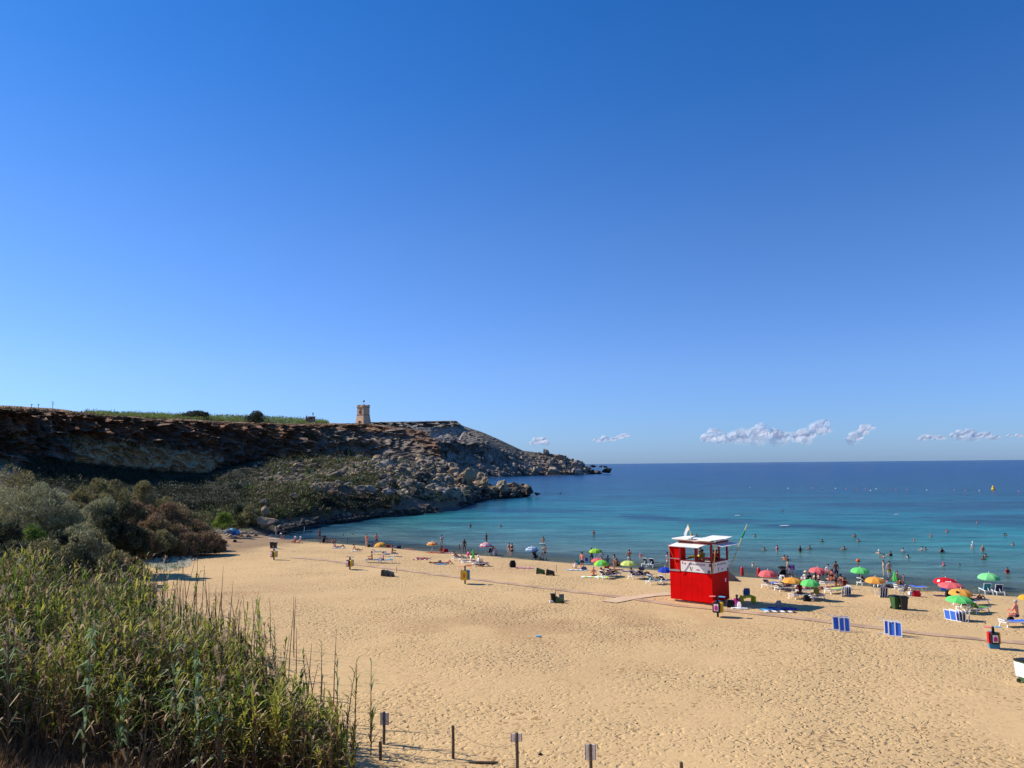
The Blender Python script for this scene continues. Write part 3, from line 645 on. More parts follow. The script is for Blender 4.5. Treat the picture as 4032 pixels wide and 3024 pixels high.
LM = dict(
  grey=[leaf_mat('leaf_grey_green_a',(.25,.25,.13)), leaf_mat('leaf_grey_green_b',(.32,.315,.165)), leaf_mat('leaf_grey_green_c',(.38,.35,.19)), leaf_mat('leaf_grey_dark',(.15,.165,.085))],
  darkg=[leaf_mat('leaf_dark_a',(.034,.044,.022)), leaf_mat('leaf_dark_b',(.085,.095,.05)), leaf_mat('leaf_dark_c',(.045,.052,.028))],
  brown=[leaf_mat('leaf_brown_a',(.25,.15,.08)), leaf_mat('leaf_brown_b',(.33,.20,.11)), leaf_mat('leaf_brown_c',(.20,.16,.075)), leaf_mat('leaf_brown_d',(.09,.085,.04))],
  olive=[leaf_mat('leaf_olive_a',(.22,.20,.08)), leaf_mat('leaf_olive_b',(.31,.26,.11)), leaf_mat('leaf_olive_c',(.10,.10,.045))],
  bright=[leaf_mat('leaf_bright_a',(.17,.27,.04)), leaf_mat('leaf_bright_b',(.27,.35,.06)), leaf_mat('leaf_bright_c',(.12,.18,.04))],
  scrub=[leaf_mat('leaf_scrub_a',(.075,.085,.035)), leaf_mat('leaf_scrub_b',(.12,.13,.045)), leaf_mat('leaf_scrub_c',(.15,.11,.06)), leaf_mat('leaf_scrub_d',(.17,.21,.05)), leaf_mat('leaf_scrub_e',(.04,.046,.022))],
  agave=[leaf_mat('leaf_agave_a',(.07,.14,.09),.1), leaf_mat('leaf_agave_b',(.10,.19,.10),.1)],
  white=[leaf_mat('petal_white',(.80,.79,.66)), leaf_mat('petal_leaf',(.20,.24,.13)), leaf_mat('petal_pale',(.62,.62,.48))])
bark = mat('bark', (.10,.08,.06), rough=.95, var=.3, bump=.02)
def tree(px, pyt, pyb, d, wpx, kind, label, seed, n=9000, leaf=.16, trunk=True, name='tree', cat='tree', group=None, vert=.0, base=None):
    a = pt(px, pyb, d); top = pt(px, pyt, d); gzv = base if base is not None else a.z
    H = top.z - gzv; Wd = wpx*d/F
    root = empty(name, (a.x, d, gzv), 0, label, cat, group); r = random.Random(seed)
    cs, rs = [], []; nb = 46
    crown0 = .12 if not trunk else .22
    for i in range(nb):
        t = crown0 + (1-crown0)*((i+.5)/nb)**.9; env = math.sin(min(1, (t-crown0)/(1-crown0)*.80+.16)*math.pi)**.6
        if not trunk: env = (1-t**2)**.5
        rad = Wd*.5*env*r.uniform(.2,1.0); an = r.random()*6.28
        cs.append((math.cos(an)*rad, math.sin(an)*rad, H*min(.97, t*.92*r.uniform(.84,1.08)))); q = r.uniform(.075,.15)*Wd
        rs.append((q, q, q*(r.uniform(.6,.9)+vert)))
    V, Fq, mi = leaves(np.array(cs), np.array(rs), n, leaf, seed, len(LM[kind]), up=.5+vert)
    link('crown', raw_mesh('crown', V, Fq, LM[kind], mi), root)
    m = MB()
    if trunk:
        m.tube([(0,0,-.4),(.05*H*.2,0,H*.25),(0,.05,H*.55),(.0,0,H*.8)], [H*.022,H*.018,H*.012,.02], 7)
        for c_ in cs[::3]: m.tube([(0,0,max(.1,c_[2]*.45)), (c_[0]*.5,c_[1]*.5,c_[2]*.75), c_], [H*.009,H*.006,.012], 5)
    else:
        for c_ in cs[::2]: m.tube([(c_[0]*.1,c_[1]*.1,-.2), (c_[0]*.6,c_[1]*.6,c_[2]*.5), c_], [.05,.035,.012], 5)
    m.build('trunk' if trunk else 'stems', bark, root)
    return root
TR = [ # px, top, base, d, width, kind, label
 (40,1925,2215,84,330,'grey','grey green feathery tree at the far left edge behind the reeds'),
 (175,1910,2205,88,270,'grey','tall pale grey green tree, second from the left edge'),
 (-90,1885,2220,90,300,'grey','grey green tree cut by the left edge of the picture'),
 (60,1845,2190,100,280,'olive','olive coloured tree rising behind the leftmost grey tree'),
 (250,2000,2200,86,230,'grey','grey green bushy tree in the middle of the left grove'),
 (135,2080,2205,80,150,'bright','small bright green bush in front of the left grove'),
 (325,1925,2180,102,190,'olive','thin olive tree with bare twigs behind the grove'),
 (400,1875,2175,112,230,'olive','tall olive tree at the back of the grove under the cliff'),
 (395,1960,2215,80,200,'grey','feathery grey tree left of the darkest tree'),
 (480,1970,2225,79,170,'darkg','darkest dense tree at the right end of the grove'),
 (535,2070,2220,80,110,'darkg','low dark shrub leaning against the darkest tree'),
 (320,2080,2225,76,220,'grey','pale feathery low tree at the front of the grove'),
 (240,2100,2230,75,150,'darkg','dark bush in the gap at the front of the grove'),
 (10,2060,2235,74,200,'darkg','dark bush at the left edge under the grey trees')]
for i, t in enumerate(TR):
    tree(t[0], t[1], t[2], t[3], t[4], t[5], t[6], 100+i, n=16000 if t[4] > 160 else 8500, leaf=.22 if t[3] < 95 else .26, vert=.25)
BS = [ (560,1880,2150,108,150,'olive','olive tamarisk bush highest at the back of the brown thicket'),
 (520,1960,2180,100,180,'brown','brown bush beside the dark tree at the back of the thicket'),
 (640,1955,2150,110,190,'olive','olive brown bush in the upper middle of the thicket'),
 (720,2010,2150,112,190,'olive','olive bush on the upper right slope of the thicket'),
 (790,2060,2160,113,130,'olive','small olive bush right at the top of the thicket edge'),
 (600,2040,2185,96,200,'brown','reddish brown bush in the middle of the thicket'),
 (700,2075,2180,98,210,'brown','broad reddish brown bush in the middle right of the thicket'),
 (620,2100,2190,93,200,'olive','low olive bush along the front of the thicket'),
 (735,2110,2178,96,190,'brown','low brown bush along the front right of the thicket'),
 (810,2105,2172,98,150,'brown','last brown bush of the thicket, out on the sand'),
 (845,2128,2172,99,90,'brown','smallest brown bush, the very tip of the thicket on the sand'),
 (665,1985,2150,105,220,'brown','brown bush half way up the middle of the thicket'),
 (775,2055,2165,104,170,'brown','brown bush on the right shoulder of the thicket'),
 (585,1985,2170,100,200,'brown','large brown bush behind the dark tree, left part of the thicket'),
 (560,2090,2195,90,130,'brown','brown bush beside the trunks at the front left of the thicket')]
for i, t in enumerate(BS):
    tree(t[0], t[1], t[2], t[3], t[4], t[5], t[6], 200+i, n=12000, leaf=.25, trunk=False, name='bush', cat='bush')
for i, t in enumerate([(300,2160,2300,67,230,'darkg','low dark bush between the reeds and the front of the grove'),(430,2175,2300,69,190,'olive','low olive bush just behind the reeds under the darkest tree'),(170,2130,2300,67,240,'olive','low olive bush behind the reeds, left of the low dark one'),(525,2200,2285,71,120,'brown','low brown bush at the end of the grove beside the white flowers'),(40,2120,2300,66,220,'darkg','low dark bush behind the tallest reeds at the left edge')]):
    tree(t[0], t[1], t[2], t[3], t[4], t[5], t[6], 260+i, n=7000, leaf=.2, trunk=False, name='bush', cat='bush')
G = [(880,2020,2080,126,90,'bright'),(935,2035,2078,130,80,'scrub'),(985,1990,2075,142,90,'olive'),(940,1985,2045,150,90,'darkg'),(1005,2010,2060,148,70,'scrub')]
GL = ['bright green bush at the foot of the dark slope next to the cobbles','low green bush right of the bright one above the cobbles','rounded olive bush left of the layered boulder','dark bush in the shadow above the cobbles','small bush squeezed behind the layered boulder']
for i, t in enumerate(G): tree(*t[:5], t[5], GL[i], 300+i, n=3500, leaf=.28, trunk=False, name='bush', cat='bush')
# plateau bushes
tree(775, 1622, 1650, 266, 105, 'darkg', 'round dark bush on the skyline above the cliff', 401, n=3500, leaf=.5, trunk=False, name='bush', cat='bush')
tree(1012, 1621, 1668, 290, 100, 'darkg', 'largest grey bush on the skyline with bare branch tips', 402, n=3500, leaf=.5, trunk=False, name='bush', cat='bush')
tree(730, 1630, 1650, 266, 60, 'darkg', 'small dark bush just left of the round skyline bush', 403, n=1500, leaf=.45, trunk=False, name='bush', cat='bush')
# bands of green growth on the plateau and scrub over the slopes: uncountable
def clumps(name, pts, mats, per, leaf, seed, up=.4, squash=.6):
    cs = np.array([p[0] for p in pts]); rs = np.array([[p[1], p[1], p[1]*squash] for p in pts])
    V, Fq, mi = leaves(cs, rs, per*len(pts), leaf, seed, len(mats), up=up, clump=1)
    # every clump keeps mostly one colour
    ks = np.repeat(np.arange(len(pts)), per); rr2 = np.random.default_rng(seed+1); base = rr2.integers(0, len(mats), len(pts))
    mi = np.where(rr2.random(len(ks)) < .75, base[ks], rr2.integers(0, len(mats), len(ks)))
    return tag(link(name, raw_mesh(name, V, Fq, mats, mi)), kind='stuff')
pl = []
for i in range(1500):
    px = rr_.uniform(340, 1290); d = np.interp(px, [340,800,1290],[205,262,345]) + rr_.random()**1.3*35
    top_ = np.interp(px, [340,500,800,900,1100,1250,1290],[1628,1632,1640,1642,1648,1658,1664]); bot = np.interp(px, [340,500,800,1000,1290],[1634,1646,1655,1664,1668])
    f_ = (d - np.interp(px, [340,800,1290],[205,262,345]))/35; py = bot + (top_-bot)*min(1, f_*1.2) - 1
    v = pt(px, py, d); pl.append(((v.x, v.y, v.z+.15), (.5+1.3*rr_.random()**2)*(1.25 if f_ > .6 else 1)))
clumps('plateau_growth', pl, [LM['bright'][0], LM['bright'][1], LM['scrub'][3], LM['bright'][2], LM['olive'][0]], 26, .45, 21)
pl = []
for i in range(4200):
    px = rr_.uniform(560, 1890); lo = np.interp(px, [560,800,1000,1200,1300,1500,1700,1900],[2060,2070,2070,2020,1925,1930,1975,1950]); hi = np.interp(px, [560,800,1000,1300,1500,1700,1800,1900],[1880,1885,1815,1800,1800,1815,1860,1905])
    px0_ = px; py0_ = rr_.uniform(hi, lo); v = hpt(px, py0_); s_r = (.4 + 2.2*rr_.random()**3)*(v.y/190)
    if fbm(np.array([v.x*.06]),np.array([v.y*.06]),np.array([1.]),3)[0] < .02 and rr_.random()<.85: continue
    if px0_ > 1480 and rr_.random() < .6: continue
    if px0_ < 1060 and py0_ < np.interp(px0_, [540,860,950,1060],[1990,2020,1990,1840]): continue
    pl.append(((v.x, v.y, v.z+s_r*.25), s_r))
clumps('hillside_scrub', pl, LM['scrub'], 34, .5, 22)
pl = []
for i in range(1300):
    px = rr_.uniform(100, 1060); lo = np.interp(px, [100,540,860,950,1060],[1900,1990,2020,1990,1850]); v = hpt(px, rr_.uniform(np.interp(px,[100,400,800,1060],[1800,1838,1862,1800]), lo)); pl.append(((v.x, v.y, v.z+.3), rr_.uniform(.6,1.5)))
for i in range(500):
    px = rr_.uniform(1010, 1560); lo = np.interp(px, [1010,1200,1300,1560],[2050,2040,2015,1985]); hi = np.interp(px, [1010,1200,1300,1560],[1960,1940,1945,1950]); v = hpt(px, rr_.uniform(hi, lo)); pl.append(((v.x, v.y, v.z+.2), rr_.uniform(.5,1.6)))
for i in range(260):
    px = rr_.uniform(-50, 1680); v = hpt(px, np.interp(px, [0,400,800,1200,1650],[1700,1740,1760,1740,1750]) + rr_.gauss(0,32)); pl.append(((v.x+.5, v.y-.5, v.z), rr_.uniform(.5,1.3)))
clumps('shade_coloured_scrub', pl, [LM['darkg'][0], LM['darkg'][2], LM['scrub'][4]], 30, .4, 27)  # darkest leaf greens only: the slope's shade is put into their colour
mr_ = random.Random(77); pts_, ki = [], []
for i in range(380):
    px = mr_.uniform(1150, 1890) if mr_.random() < .4 else mr_.uniform(1480, 1890)
    lo = np.interp(px, [1180,1300,1500,1700,1900],[2020,1915,1950,1975,1950]); hi = np.interp(px, [1180,1300,1500,1700,1800,1900],[1800,1795,1795,1800,1860,1903]); v = hpt(px, mr_.uniform(hi, lo)); s_r = (6+19*mr_.random()**2.2)*v.y/F
    pts_.append(((v.x, v.y, v.z+s_r*.25), s_r)); ki.append(mr_.choice([0,1,1,2,3]))
tag(rock_heap('slope_blocks', pts_, [RM['dark'], RM['mid'], RM['warm'], RM['grey']], ki, 9, sub=2), kind='stuff')
for i in range(34):
    px = mr_.uniform(1780, 2060); py = np.interp(px, [1780,1850,1950,2060],[1950,1945,1948,1952]) - abs(mr_.gauss(0,16)); d = np.interp(px,[1780,1880,1980,2060],[255,264,279,284]) + mr_.uniform(-3,5); v = pt(px, py, d); s_r = mr_.uniform(7,16)*d/F
    kd = mr_.choice(['dark','mid','warm','dark']); rock((v.x, v.y, v.z-s_r*.3), (s_r*mr_.uniform(.9,1.4), s_r, s_r*mr_.uniform(.8,1.1)), kd, i, (mr_.random()*.5, mr_.random()*.5, mr_.random()*6), name='boulder',
         label={'dark':'dark boulder packed around the three big boulders of the rocky point','mid':'grey brown boulder packed around the three big boulders of the rocky point','warm':'tan boulder packed around the three big boulders of the rocky point'}[kd], cat='boulder', group=kd+' boulders packed around the point', sink=.3)
for i in range(130):
    px = mr_.uniform(1050, 1890) if mr_.random() < .3 else mr_.uniform(1500, 1890)
    lo = np.interp(px, [1180,1300,1500,1700,1900],[2020,1915,1950,1975,1950]); hi = np.interp(px, [1180,1300,1500,1700,1800,1900],[1800,1795,1795,1800,1860,1903]); v = hpt(px, mr_.uniform(hi, lo))
    s_r = (9+17*mr_.random()**1.6)*v.y/F*(1 if px > 1500 else .7)
    kd = mr_.choice(['grey','warm','mid','mid','mid']); rock((v.x, v.y, v.z), (s_r*mr_.uniform(.8,1.5), s_r, s_r*mr_.uniform(.7,1.1)), kd, i, (mr_.random()*.5, mr_.random()*.5, mr_.random()*6), name='boulder',
         label='%s boulder lying among the scrub of the hillside under the tower' % {'grey':'pale grey','warm':'tan','mid':'grey brown'}[kd], cat='boulder', group={'grey':'pale grey','warm':'tan','mid':'grey brown'}[kd] + ' boulders on the hillside', sink=.3)
pl = []
for i in range(900):                                  # dry tufts along the cliff top
    px = rr_.uniform(-80, 1700); v = hpt(px, np.interp(px, [0,200,400,600,800,1000,1300,1450,1600,1700],[1607,1616,1637,1650,1660,1668,1672,1672,1688,1710]) + rr_.uniform(-2, 10)); pl.append(((v.x, v.y, v.z), rr_.uniform(.3,.9)))
clumps('cliff_top_tufts', pl, [LM['scrub'][0], LM['scrub'][2], LM['brown'][1], LM['darkg'][1]], 16, .4, 23)
pl = []
for i in range(420):                                  # pale flowering ground cover beside the thicket
    t = rr_.random(); px = 545 + 205*t + rr_.uniform(-20,20); py = rr_.uniform(2172, 2200 + 55*(1-abs(t-.55)*1.3)); v = at('X', px, py); pl.append(((v.x, v.y, v.z+.08), rr_.uniform(.15,.4)))
clumps('flowering_ground_cover', pl, LM['white'], 40, .16, 24, squash=.5)
# agaves
def agave_proto():
    m = MB(); r = random.Random(4)
    for i in range(26):
        a = r.random()*6.28; e = r.uniform(.25,1.3); L_ = r.uniform(1.0,1.6); w_ = .13
        d = Vector((math.cos(a)*math.cos(e), math.sin(a)*math.cos(e), math.sin(e))); s = Vector((-math.sin(a), math.cos(a), 0))
        p0 = Vector((0,0,.05)); p1 = d*L_*.55 + Vector((0,0,.05)); p2 = d*L_ - Vector((0,0,.18*math.cos(e)*L_))
        m.k = i % 2; m.add([p0-s*w_*.6, p0+s*w_*.6, p1+s*w_, p1-s*w_, p2, p1-Vector((0,0,.05))], [(0,1,2,5),(0,5,3),(3,5,4),(5,2,4)])
    return m.mesh('agave', LM['agave'])
am = agave_proto()
AG = [((M_x, M_y), lb) for (M_x, M_y), lb in [((850,490),'agave highest up in the gully left of the grey cliff wall'),((820,565),'agave below the highest one in the gully'),((1260,655),'left agave of the pair under the grey cliff wall'),((1330,665),'right agave of the pair under the grey cliff wall'),
 ((1200,770),'agave on the bench left of the stone pile'),((1375,825),'agave on the bench at the foot of the stone pile'),((880,870),'agave in the middle of the green slope'),((930,760),'agave beside the grey split boulder'),((1430,960),'agave low on the bench above the shore bluff'),((100,1010),'left agave in the dark hollow under the red cliff'),((200,1025),'right agave in the dark hollow under the red cliff')]]
for i, ((mx_, my_), lb) in enumerate(AG):
    px, py = P('M', mx_, my_); v = hpt(px, py); o = link('agave', am); o.location = v; s_r = 1.5*v.y/240; o.scale = (s_r*1.2,)*3; o.rotation_euler = (0,0,i); tag(o, lb, 'agave', 'agaves on the hillside')

# ------------------------------------------------------------------ reeds
RG = dict(green=leaf_mat('reed_green',(.13,.20,.022),.4), yellow=leaf_mat('reed_yellow_green',(.42,.41,.06),.4), blue=leaf_mat('reed_blue_green',(.24,.35,.16),.35), dry=leaf_mat('reed_dry',(.28,.17,.08),.25), straw=leaf_mat('reed_straw',(.60,.44,.24),.3), dark=leaf_mat('reed_dark',(.045,.06,.018),.2), stem=mat('reed_stem',(.12,.095,.055),rough=.6), plume=leaf_mat('reed_plume',(.50,.38,.25),.3))
RL = [RG[k] for k in ('green','yellow','blue','dry','straw','dark','stem','plume')]
def reed_geo(bases, heights, seed, leafn=12, leafl=.55, bare=None, droop=None, pal=None, leafw=.035):
    r = np.random.default_rng(seed); VV, FF, MI = [], [], []; o = 0
    for i, (b_, h) in enumerate(zip(bases, heights)):
        lean = r.normal(size=2)*.07*h; dead = r.random() < (.22 if bare is None else bare[i])
        pal_ = r.choice(len(pal), p=None) if pal is not None else None
        cmn = (pal[pal_] if pal is not None else r.choice([0,1,1,0,1,5,3,3,0,5,1]))
        def ax(t): return np.array([b_[0]+lean[0]*t**1.6, b_[1]+lean[1]*t**1.6, b_[2]+h*t])
        # stem : thin triangular tube
        ts_ = (0,.35,.7,1); rad = (.013,.012,.008,.003) if bare is None else (.030,.026,.018,.008); sv = []
        for t, q in zip(ts_, rad):
            c_ = ax(t)
            for j in range(3): sv.append(c_ + np.array([math.cos(j*2.094)*q, math.sin(j*2.094)*q, 0]))
        VV.append(np.array(sv)); 
        for s in range(3):
            for j in range(3): FF.append((o+s*3+j, o+s*3+(j+1)%3, o+s*3+3+(j+1)%3, o+s*3+3+j)); MI.append(6)
        o += 12
        nl = 2 if dead else leafn
        tl = r.uniform(.12 if not dead else .3, 1.0, nl)
        a0 = r.random()*6.28
        for k, t in enumerate(np.sort(tl)):
            a = a0 + (k % 2)*math.pi + r.normal()*.5; L_ = leafl*r.uniform(.6,1.25)*(1-.35*t); wd = leafw*r.uniform(.7,1.3)
            dx = np.array([math.cos(a), math.sin(a), 0]); sx_ = np.array([-math.sin(a), math.cos(a), 0]); e = r.uniform(.75,1.35); dr_ = r.uniform(.1,.75) if droop is None else droop
            p0 = ax(t); p1 = p0 + dx*L_*.5*math.cos(e) + np.array([0,0,L_*.5*math.sin(e)]); p2 = p1 + dx*L_*.55*math.cos(e-dr_*1.3) + np.array([0,0,L_*.5*math.sin(e-dr_*1.6)])
            VV.append(np.array([p0-sx_*wd*.3, p0+sx_*wd*.3, p1+sx_*wd*.55, p1-sx_*wd*.55, p2+sx_*wd*.12, p2-sx_*wd*.12]))
            mi_ = cmn if t > .35+r.normal()*.12 else r.choice([3,4,3,5]); 
            if dead: mi_ = r.choice([3,4])
            if r.random() < .10: mi_ = 4
            FF.append((o,o+1,o+2,o+3)); FF.append((o+3,o+2,o+4,o+5)); MI += [mi_, mi_]; o += 6
        if dead and bare is None and r.random() < .35 and h > 2.2:                   # old plume
            for k in range(7):
                p = ax(.93+.01*k); q = p + np.array([r.normal()*.06, r.normal()*.06, r.uniform(.12,.28)]); w_ = np.array([.018,.01,0])
                VV.append(np.array([p-w_, p+w_, q+w_*.4, q-w_*.4])); FF.append((o,o+1,o+2,o+3)); MI.append(7); o += 4
    return np.concatenate(VV), FF, MI
POLY2 = [(-4.9,25.2),(-6.0,27.6),(-8.6,32),(-12.0,37.5),(-15,43),(-19,49),(-25,55),(-34,60),(-60,62),(-60,22),(-16,22),(-5.2,24)]
POLY = [(-5.0,25.0),(-6.2,26.8),(-9.2,31),(-13.5,36),(-19.5,42.5),(-28,48),(-36,52),(-60,55),(-60,22),(-16,22),(-5.2,24)]
def inside(x, y, POLY=POLY):
    c_ = False; n = len(POLY)
    for i in range(n):
        x1, y1 = POLY[i]; x2, y2 = POLY[(i+1) % n]
        if (y1 > y) != (y2 > y) and x < (x2-x1)*(y-y1)/(y2-y1)+x1: c_ = not c_
    return c_
rb = random.Random(12); bs, hs_ = [], []
def in_view(x, y): return x > -.80*y - 2
while len(bs) < 3900:
    y = 25.2 + 36*rb.random()**1.15; x = rb.uniform(-45, -5)
    if not inside(x, y) or not in_view(x, y): continue
    de = fbm(np.array([x*.25]), np.array([y*.25]), np.array([1.]), 2)[0]
    if rb.random() < .35 - de*1.5: continue
    if y < 26.0 + 1.2*rb.random() + max(0,(-9-x))*.18: continue
    bs.append((x, y, g1(x, y))); hs_.append((2.05+.6*rb.random() + 1.35*max(0, min(1, (-x-7)/17)))*(1+.45*de+rb.gauss(0,.13)))
V, Fq, MI = reed_geo(bs, hs_, 5, leafn=15, leafl=.85, leafw=.06)
sb_, sh_, sd2 = [], [], []
while len(sb_) < 420:
    y = rb.uniform(25.5, 60); x = rb.uniform(-45, -5)
    if not inside(x, y, POLY2) or not in_view(x, y) or (inside(x, y) and rb.random() < .7): continue
    sb_.append((x, y, g1(x, y))); sh_.append((2.6+1.5*rb.random()+.6*max(0,min(1,(-x-7)/17)))*(1 if rb.random()<.6 else .7)); sd2.append(1 if rb.random() < .62 else 0)
for i in range(150):
    y = rb.uniform(25.0, 29.5); x = -4.75 - (y-25)*.55 - abs(rb.gauss(0,1.0)); sb_.append((x, y, g1(x, y))); sh_.append(rb.uniform(1.5,2.7)); sd2.append(1 if rb.random() < .2 else 0)
V2, F2, M2 = reed_geo(sb_, sh_, 15, leafn=13, leafl=.6, bare=sd2, leafw=.05)
Fq = Fq + [tuple(i+len(V) for i in f) for f in F2]; MI = MI + M2; V = np.concatenate([V, V2])
tag(link('reed_bed', raw_mesh('reed_bed', V, Fq, RL, MI)), kind='stuff')
# single canes that stand clear of the bed
CN = [(430,850,2350,0),(440,795,2325,0)]
canes = [] # L-crop: x, tip y, kind
for x_, yt, kd in [(1050,195,1),(1108,350,1),(1163,350,1),(1313,350,1),(1185,530,1),(1410,510,1),(1305,640,1),(1585,640,1),(1640,660,1),(1680,690,1),(1743,720,2),(1850,690,1),(1775,740,1),(1922,930,2),(2050,830,1),(2105,680,1),(1690,860,2),(1700,1070,2),(1250,740,1),(1385,720,1),(955,270,1),(905,250,1),(855,190,1),(745,280,1),(700,330,1),(570,190,1),(500,210,2),(350,250,1),(1475,860,1),(1495,930,1),(1540,900,2),(1020,420,2)]:
    canes.append((P('L', x_, yt), kd))
for x_, yt, kd in [(1520,395,2),(1610,500,2),(1640,590,1),(1710,360,1),(1725,560,1),(1800,680,2),(1870,640,2),(1965,710,2),(2065,715,2),(2155,720,2),(2015,760,2),(2155,1030,3),(1790,640,1),(1850,700,1),(1942,560,1)]:
    canes.append(((x_*.67812, 2100+yt*.67812), kd))
cl_ = {1:('bare brown reed stem standing clear of the reed bed against the sand','bare reed stems against the sand'),2:('leafy green cane standing clear at the right side of the reed bed','leafy canes at the edge of the reeds'),3:('low leafy cane leaning out at the right foot of the reed bed','leaning cane')}
for i, ((px, py), kd) in enumerate(canes):
    d = 55 - (px-450)/1000*28.5; d = min(max(d, 27), 55)
    h = (3.2 + .25*math.sin(i)) if kd < 3 else 1.6
    # distance such that a cane of that height reaches the tip
    d = None
    for dd in np.arange(25.5, 60, .25):
        v = pt(px, py, dd)
        if v.z - g1(v.x, v.y) <= h: d = dd; break
    d = d or 50; v = pt(px, py, d); gb = g1(v.x, v.y); hh = max(1.2, v.z-gb)
    V, Fq, MI = reed_geo([(0,0,0)], [hh], 700+i, leafn=(20 if kd > 1 else 3), leafl=(.6 if kd > 1 else .12), bare=[0 if kd > 1 else 1], pal=[[0],[0,1],[0,0,2],[0]][kd] if kd > 1 else [6], leafw=.05 if kd > 1 else .02)
    MI = [m if kd > 1 or m == 6 else 3 for m in MI]
    o = link('reed_cane', raw_mesh('reed_cane', V, Fq, RL, MI)); o.location = (v.x, v.y, gb); tag(o, cl_[kd][0], 'reed', cl_[kd][1] if kd < 3 else None)
# tall broad leaved canes in the front (individuals)
for i, (px, py, pal, lb) in enumerate([(62,2420,[2],'broad arching blue green cane at the left edge with its leaves in a fan'),(720,2560,[2],'pale grey green cane with hanging leaves in the middle of the bed'),(480,2680,[2],'arching blue green cane low in the front left of the bed'),
        (350,2470,[2],'grey green cane rising in the left part of the bed'),(800,2590,[2],'pale cane with long hanging leaves right of the middle'),(880,2740,[2],'blue green cane low at the right front of the bed')]):
    d = 27.0 - .15*i; v = pt(px, py, d); gb = g1(v.x, v.y); hh = v.z-gb
    V, Fq, MI = reed_geo([(0,0,0)], [hh], 900+i, leafn=30, leafl=1.0, bare=[0], droop=.95, pal=pal, leafw=.075)
    o = link('giant_cane', raw_mesh('giant_cane', V, Fq, RL, MI)); o.location = (v.x, v.y, gb); tag(o, lb, 'reed')
# dry grass along the foot of the reeds
gr_m = [leaf_mat('dry_grass_a',(.42,.26,.13),.3), leaf_mat('dry_grass_b',(.52,.35,.19),.3), leaf_mat('dry_grass_c',(.16,.11,.065),.2)]
r = np.random.default_rng(33); n = 30000
x = r.uniform(-34, -4.3, n); y = 23.0 + r.random(n)**1.2*6.5; 
keep = (x > -.8*y-2) & (x < -4.3 - (y-25)*.66) ; x, y = x[keep], y[keep]; n = len(x)
cl1 = fbm(x*.5, y*.5, 1, 3); h = (.30 + .30*r.random(n))*(1+.9*cl1)*np.where(x < -12, 1.25, .9) + .55*sstep(-15,-20,x)*sstep(30,25,y); z = gz(x, y)
a = r.uniform(0, 6.28, n); le = r.normal(size=(n,2))*.22*h[:,None] + np.array([.18,0])*h[:,None]
p0 = np.stack([x, y, z-.02], 1); dx = np.stack([np.cos(a), np.sin(a), 0*a], 1)*.012
p1 = p0 + np.stack([le[:,0]*.4, le[:,1]*.4, h*.6], 1); p2 = p0 + np.stack([le[:,0], le[:,1], h], 1)
V = np.stack([p0-dx, p0+dx, p1+dx*.8, p1-dx*.8, p2+dx*.2, p2-dx*.2], 1).reshape(-1,3); k = np.arange(n)*6
Fq = np.concatenate([np.stack([k,k+1,k+2,k+3],1), np.stack([k+3,k+2,k+4,k+5],1)]); mi = r.integers(0,3,n); mi = np.concatenate([mi,mi])
tag(link('dry_grass', raw_mesh('dry_grass', V, Fq, gr_m, mi)), kind='stuff')
# ------------------------------------------------------------------ tower
stone = cm('tower_stone', 206,170,138, var=.16, scale=.7, bump=.05, bscale=2.5, rough=.95)
stone_d = cm('tower_stone_weathered', 156,124,98, var=.2, scale=.5, bump=.05, bscale=2.5, rough=.95)
dark_m = mat('dark_opening', (.02,.017,.015))
TD = 352.0
base = pt(1430, 1669, TD); tb = pt(1420, 1593, TD); TH = tb.z - base.z
ppx = TD/F
tw = empty('watch_tower', (base.x, base.y, base.z-.2), R(-33), 'square tan stone watchtower with a sloping base on top of the cliff', 'tower')
wt = 43*ppx*.5*.80; wb = 55*ppx*.5*.84; hb = TH*.47
def frus(m, w0, w1, z0, z1):
    vs = [(-w0,-w0,z0),(w0,-w0,z0),(w0,w0,z0),(-w0,w0,z0),(-w1,-w1,z1),(w1,-w1,z1),(w1,w1,z1),(-w1,w1,z1)]
    return m.add(vs, [(3,2,1,0),(4,5,6,7),(0,1,5,4),(1,2,6,5),(2,3,7,6),(3,0,4,7)])
frus(MB(), wb, wt+.05, -.6, hb).build('battered_base', stone, tw)
frus(MB(), wt, wt, hb, TH*.93).build('upper_storey', stone, tw)
m = MB(); frus(m, wt+.16, wt+.16, hb-.12, hb+.14); m.build('string_course', stone_d, tw)
m = MB(); frus(m, wt+.2, wt+.2, TH*.86, TH*.885); m.build('cornice', stone_d, tw)
m = MB()
for a in (-1,1):
    for b_ in (-1,1): m.box((a*(wt-.55), b_*(wt-.55), TH*.965), (1.3,1.3,TH*.075))
for s_ in (-1,1): m.box((0, s_*(wt-.2), TH*.945), (2*wt-2.4,.4,TH*.03)); m.box((s_*(wt-.2), 0, TH*.945), (.4,2*wt-2.4,TH*.03))
m.build('parapet', stone, tw)
def opening(name, x, z, w_, h, y, tilt=0):
    root_ = MB().box((x, y+.02, z), (w_, .3, h)).build(name, dark_m, tw)
    m = MB(); m.box((x-w_/2-.09, y-.04, z), (.18,.34,h+.3)); m.box((x+w_/2+.09, y-.04, z), (.18,.34,h+.3)); m.box((x, y-.04, z+h/2+.09), (w_,.34,.18)); m.box((x, y-.04, z-h/2-.09), (w_,.34,.18))
    m.build('frame', stone_d, root_)
opening('window', 0, TH*.62, .7, 1.3, -wt+.02)
opening('door', .2, .75, .9, 1.2, -wb+.18)
opening('window', 0, TH*.78, .3, .35, -wt+.02)
m = MB()
for s_ in (-1,1): m.box((wt*.25*s_+.0, -wt-.12, TH*.84), (.25,.35,.3))
m.build('corbels', stone_d, tw)
pole_m = mat('grey_metal', (.35,.35,.36), rough=.5, metal=.3)
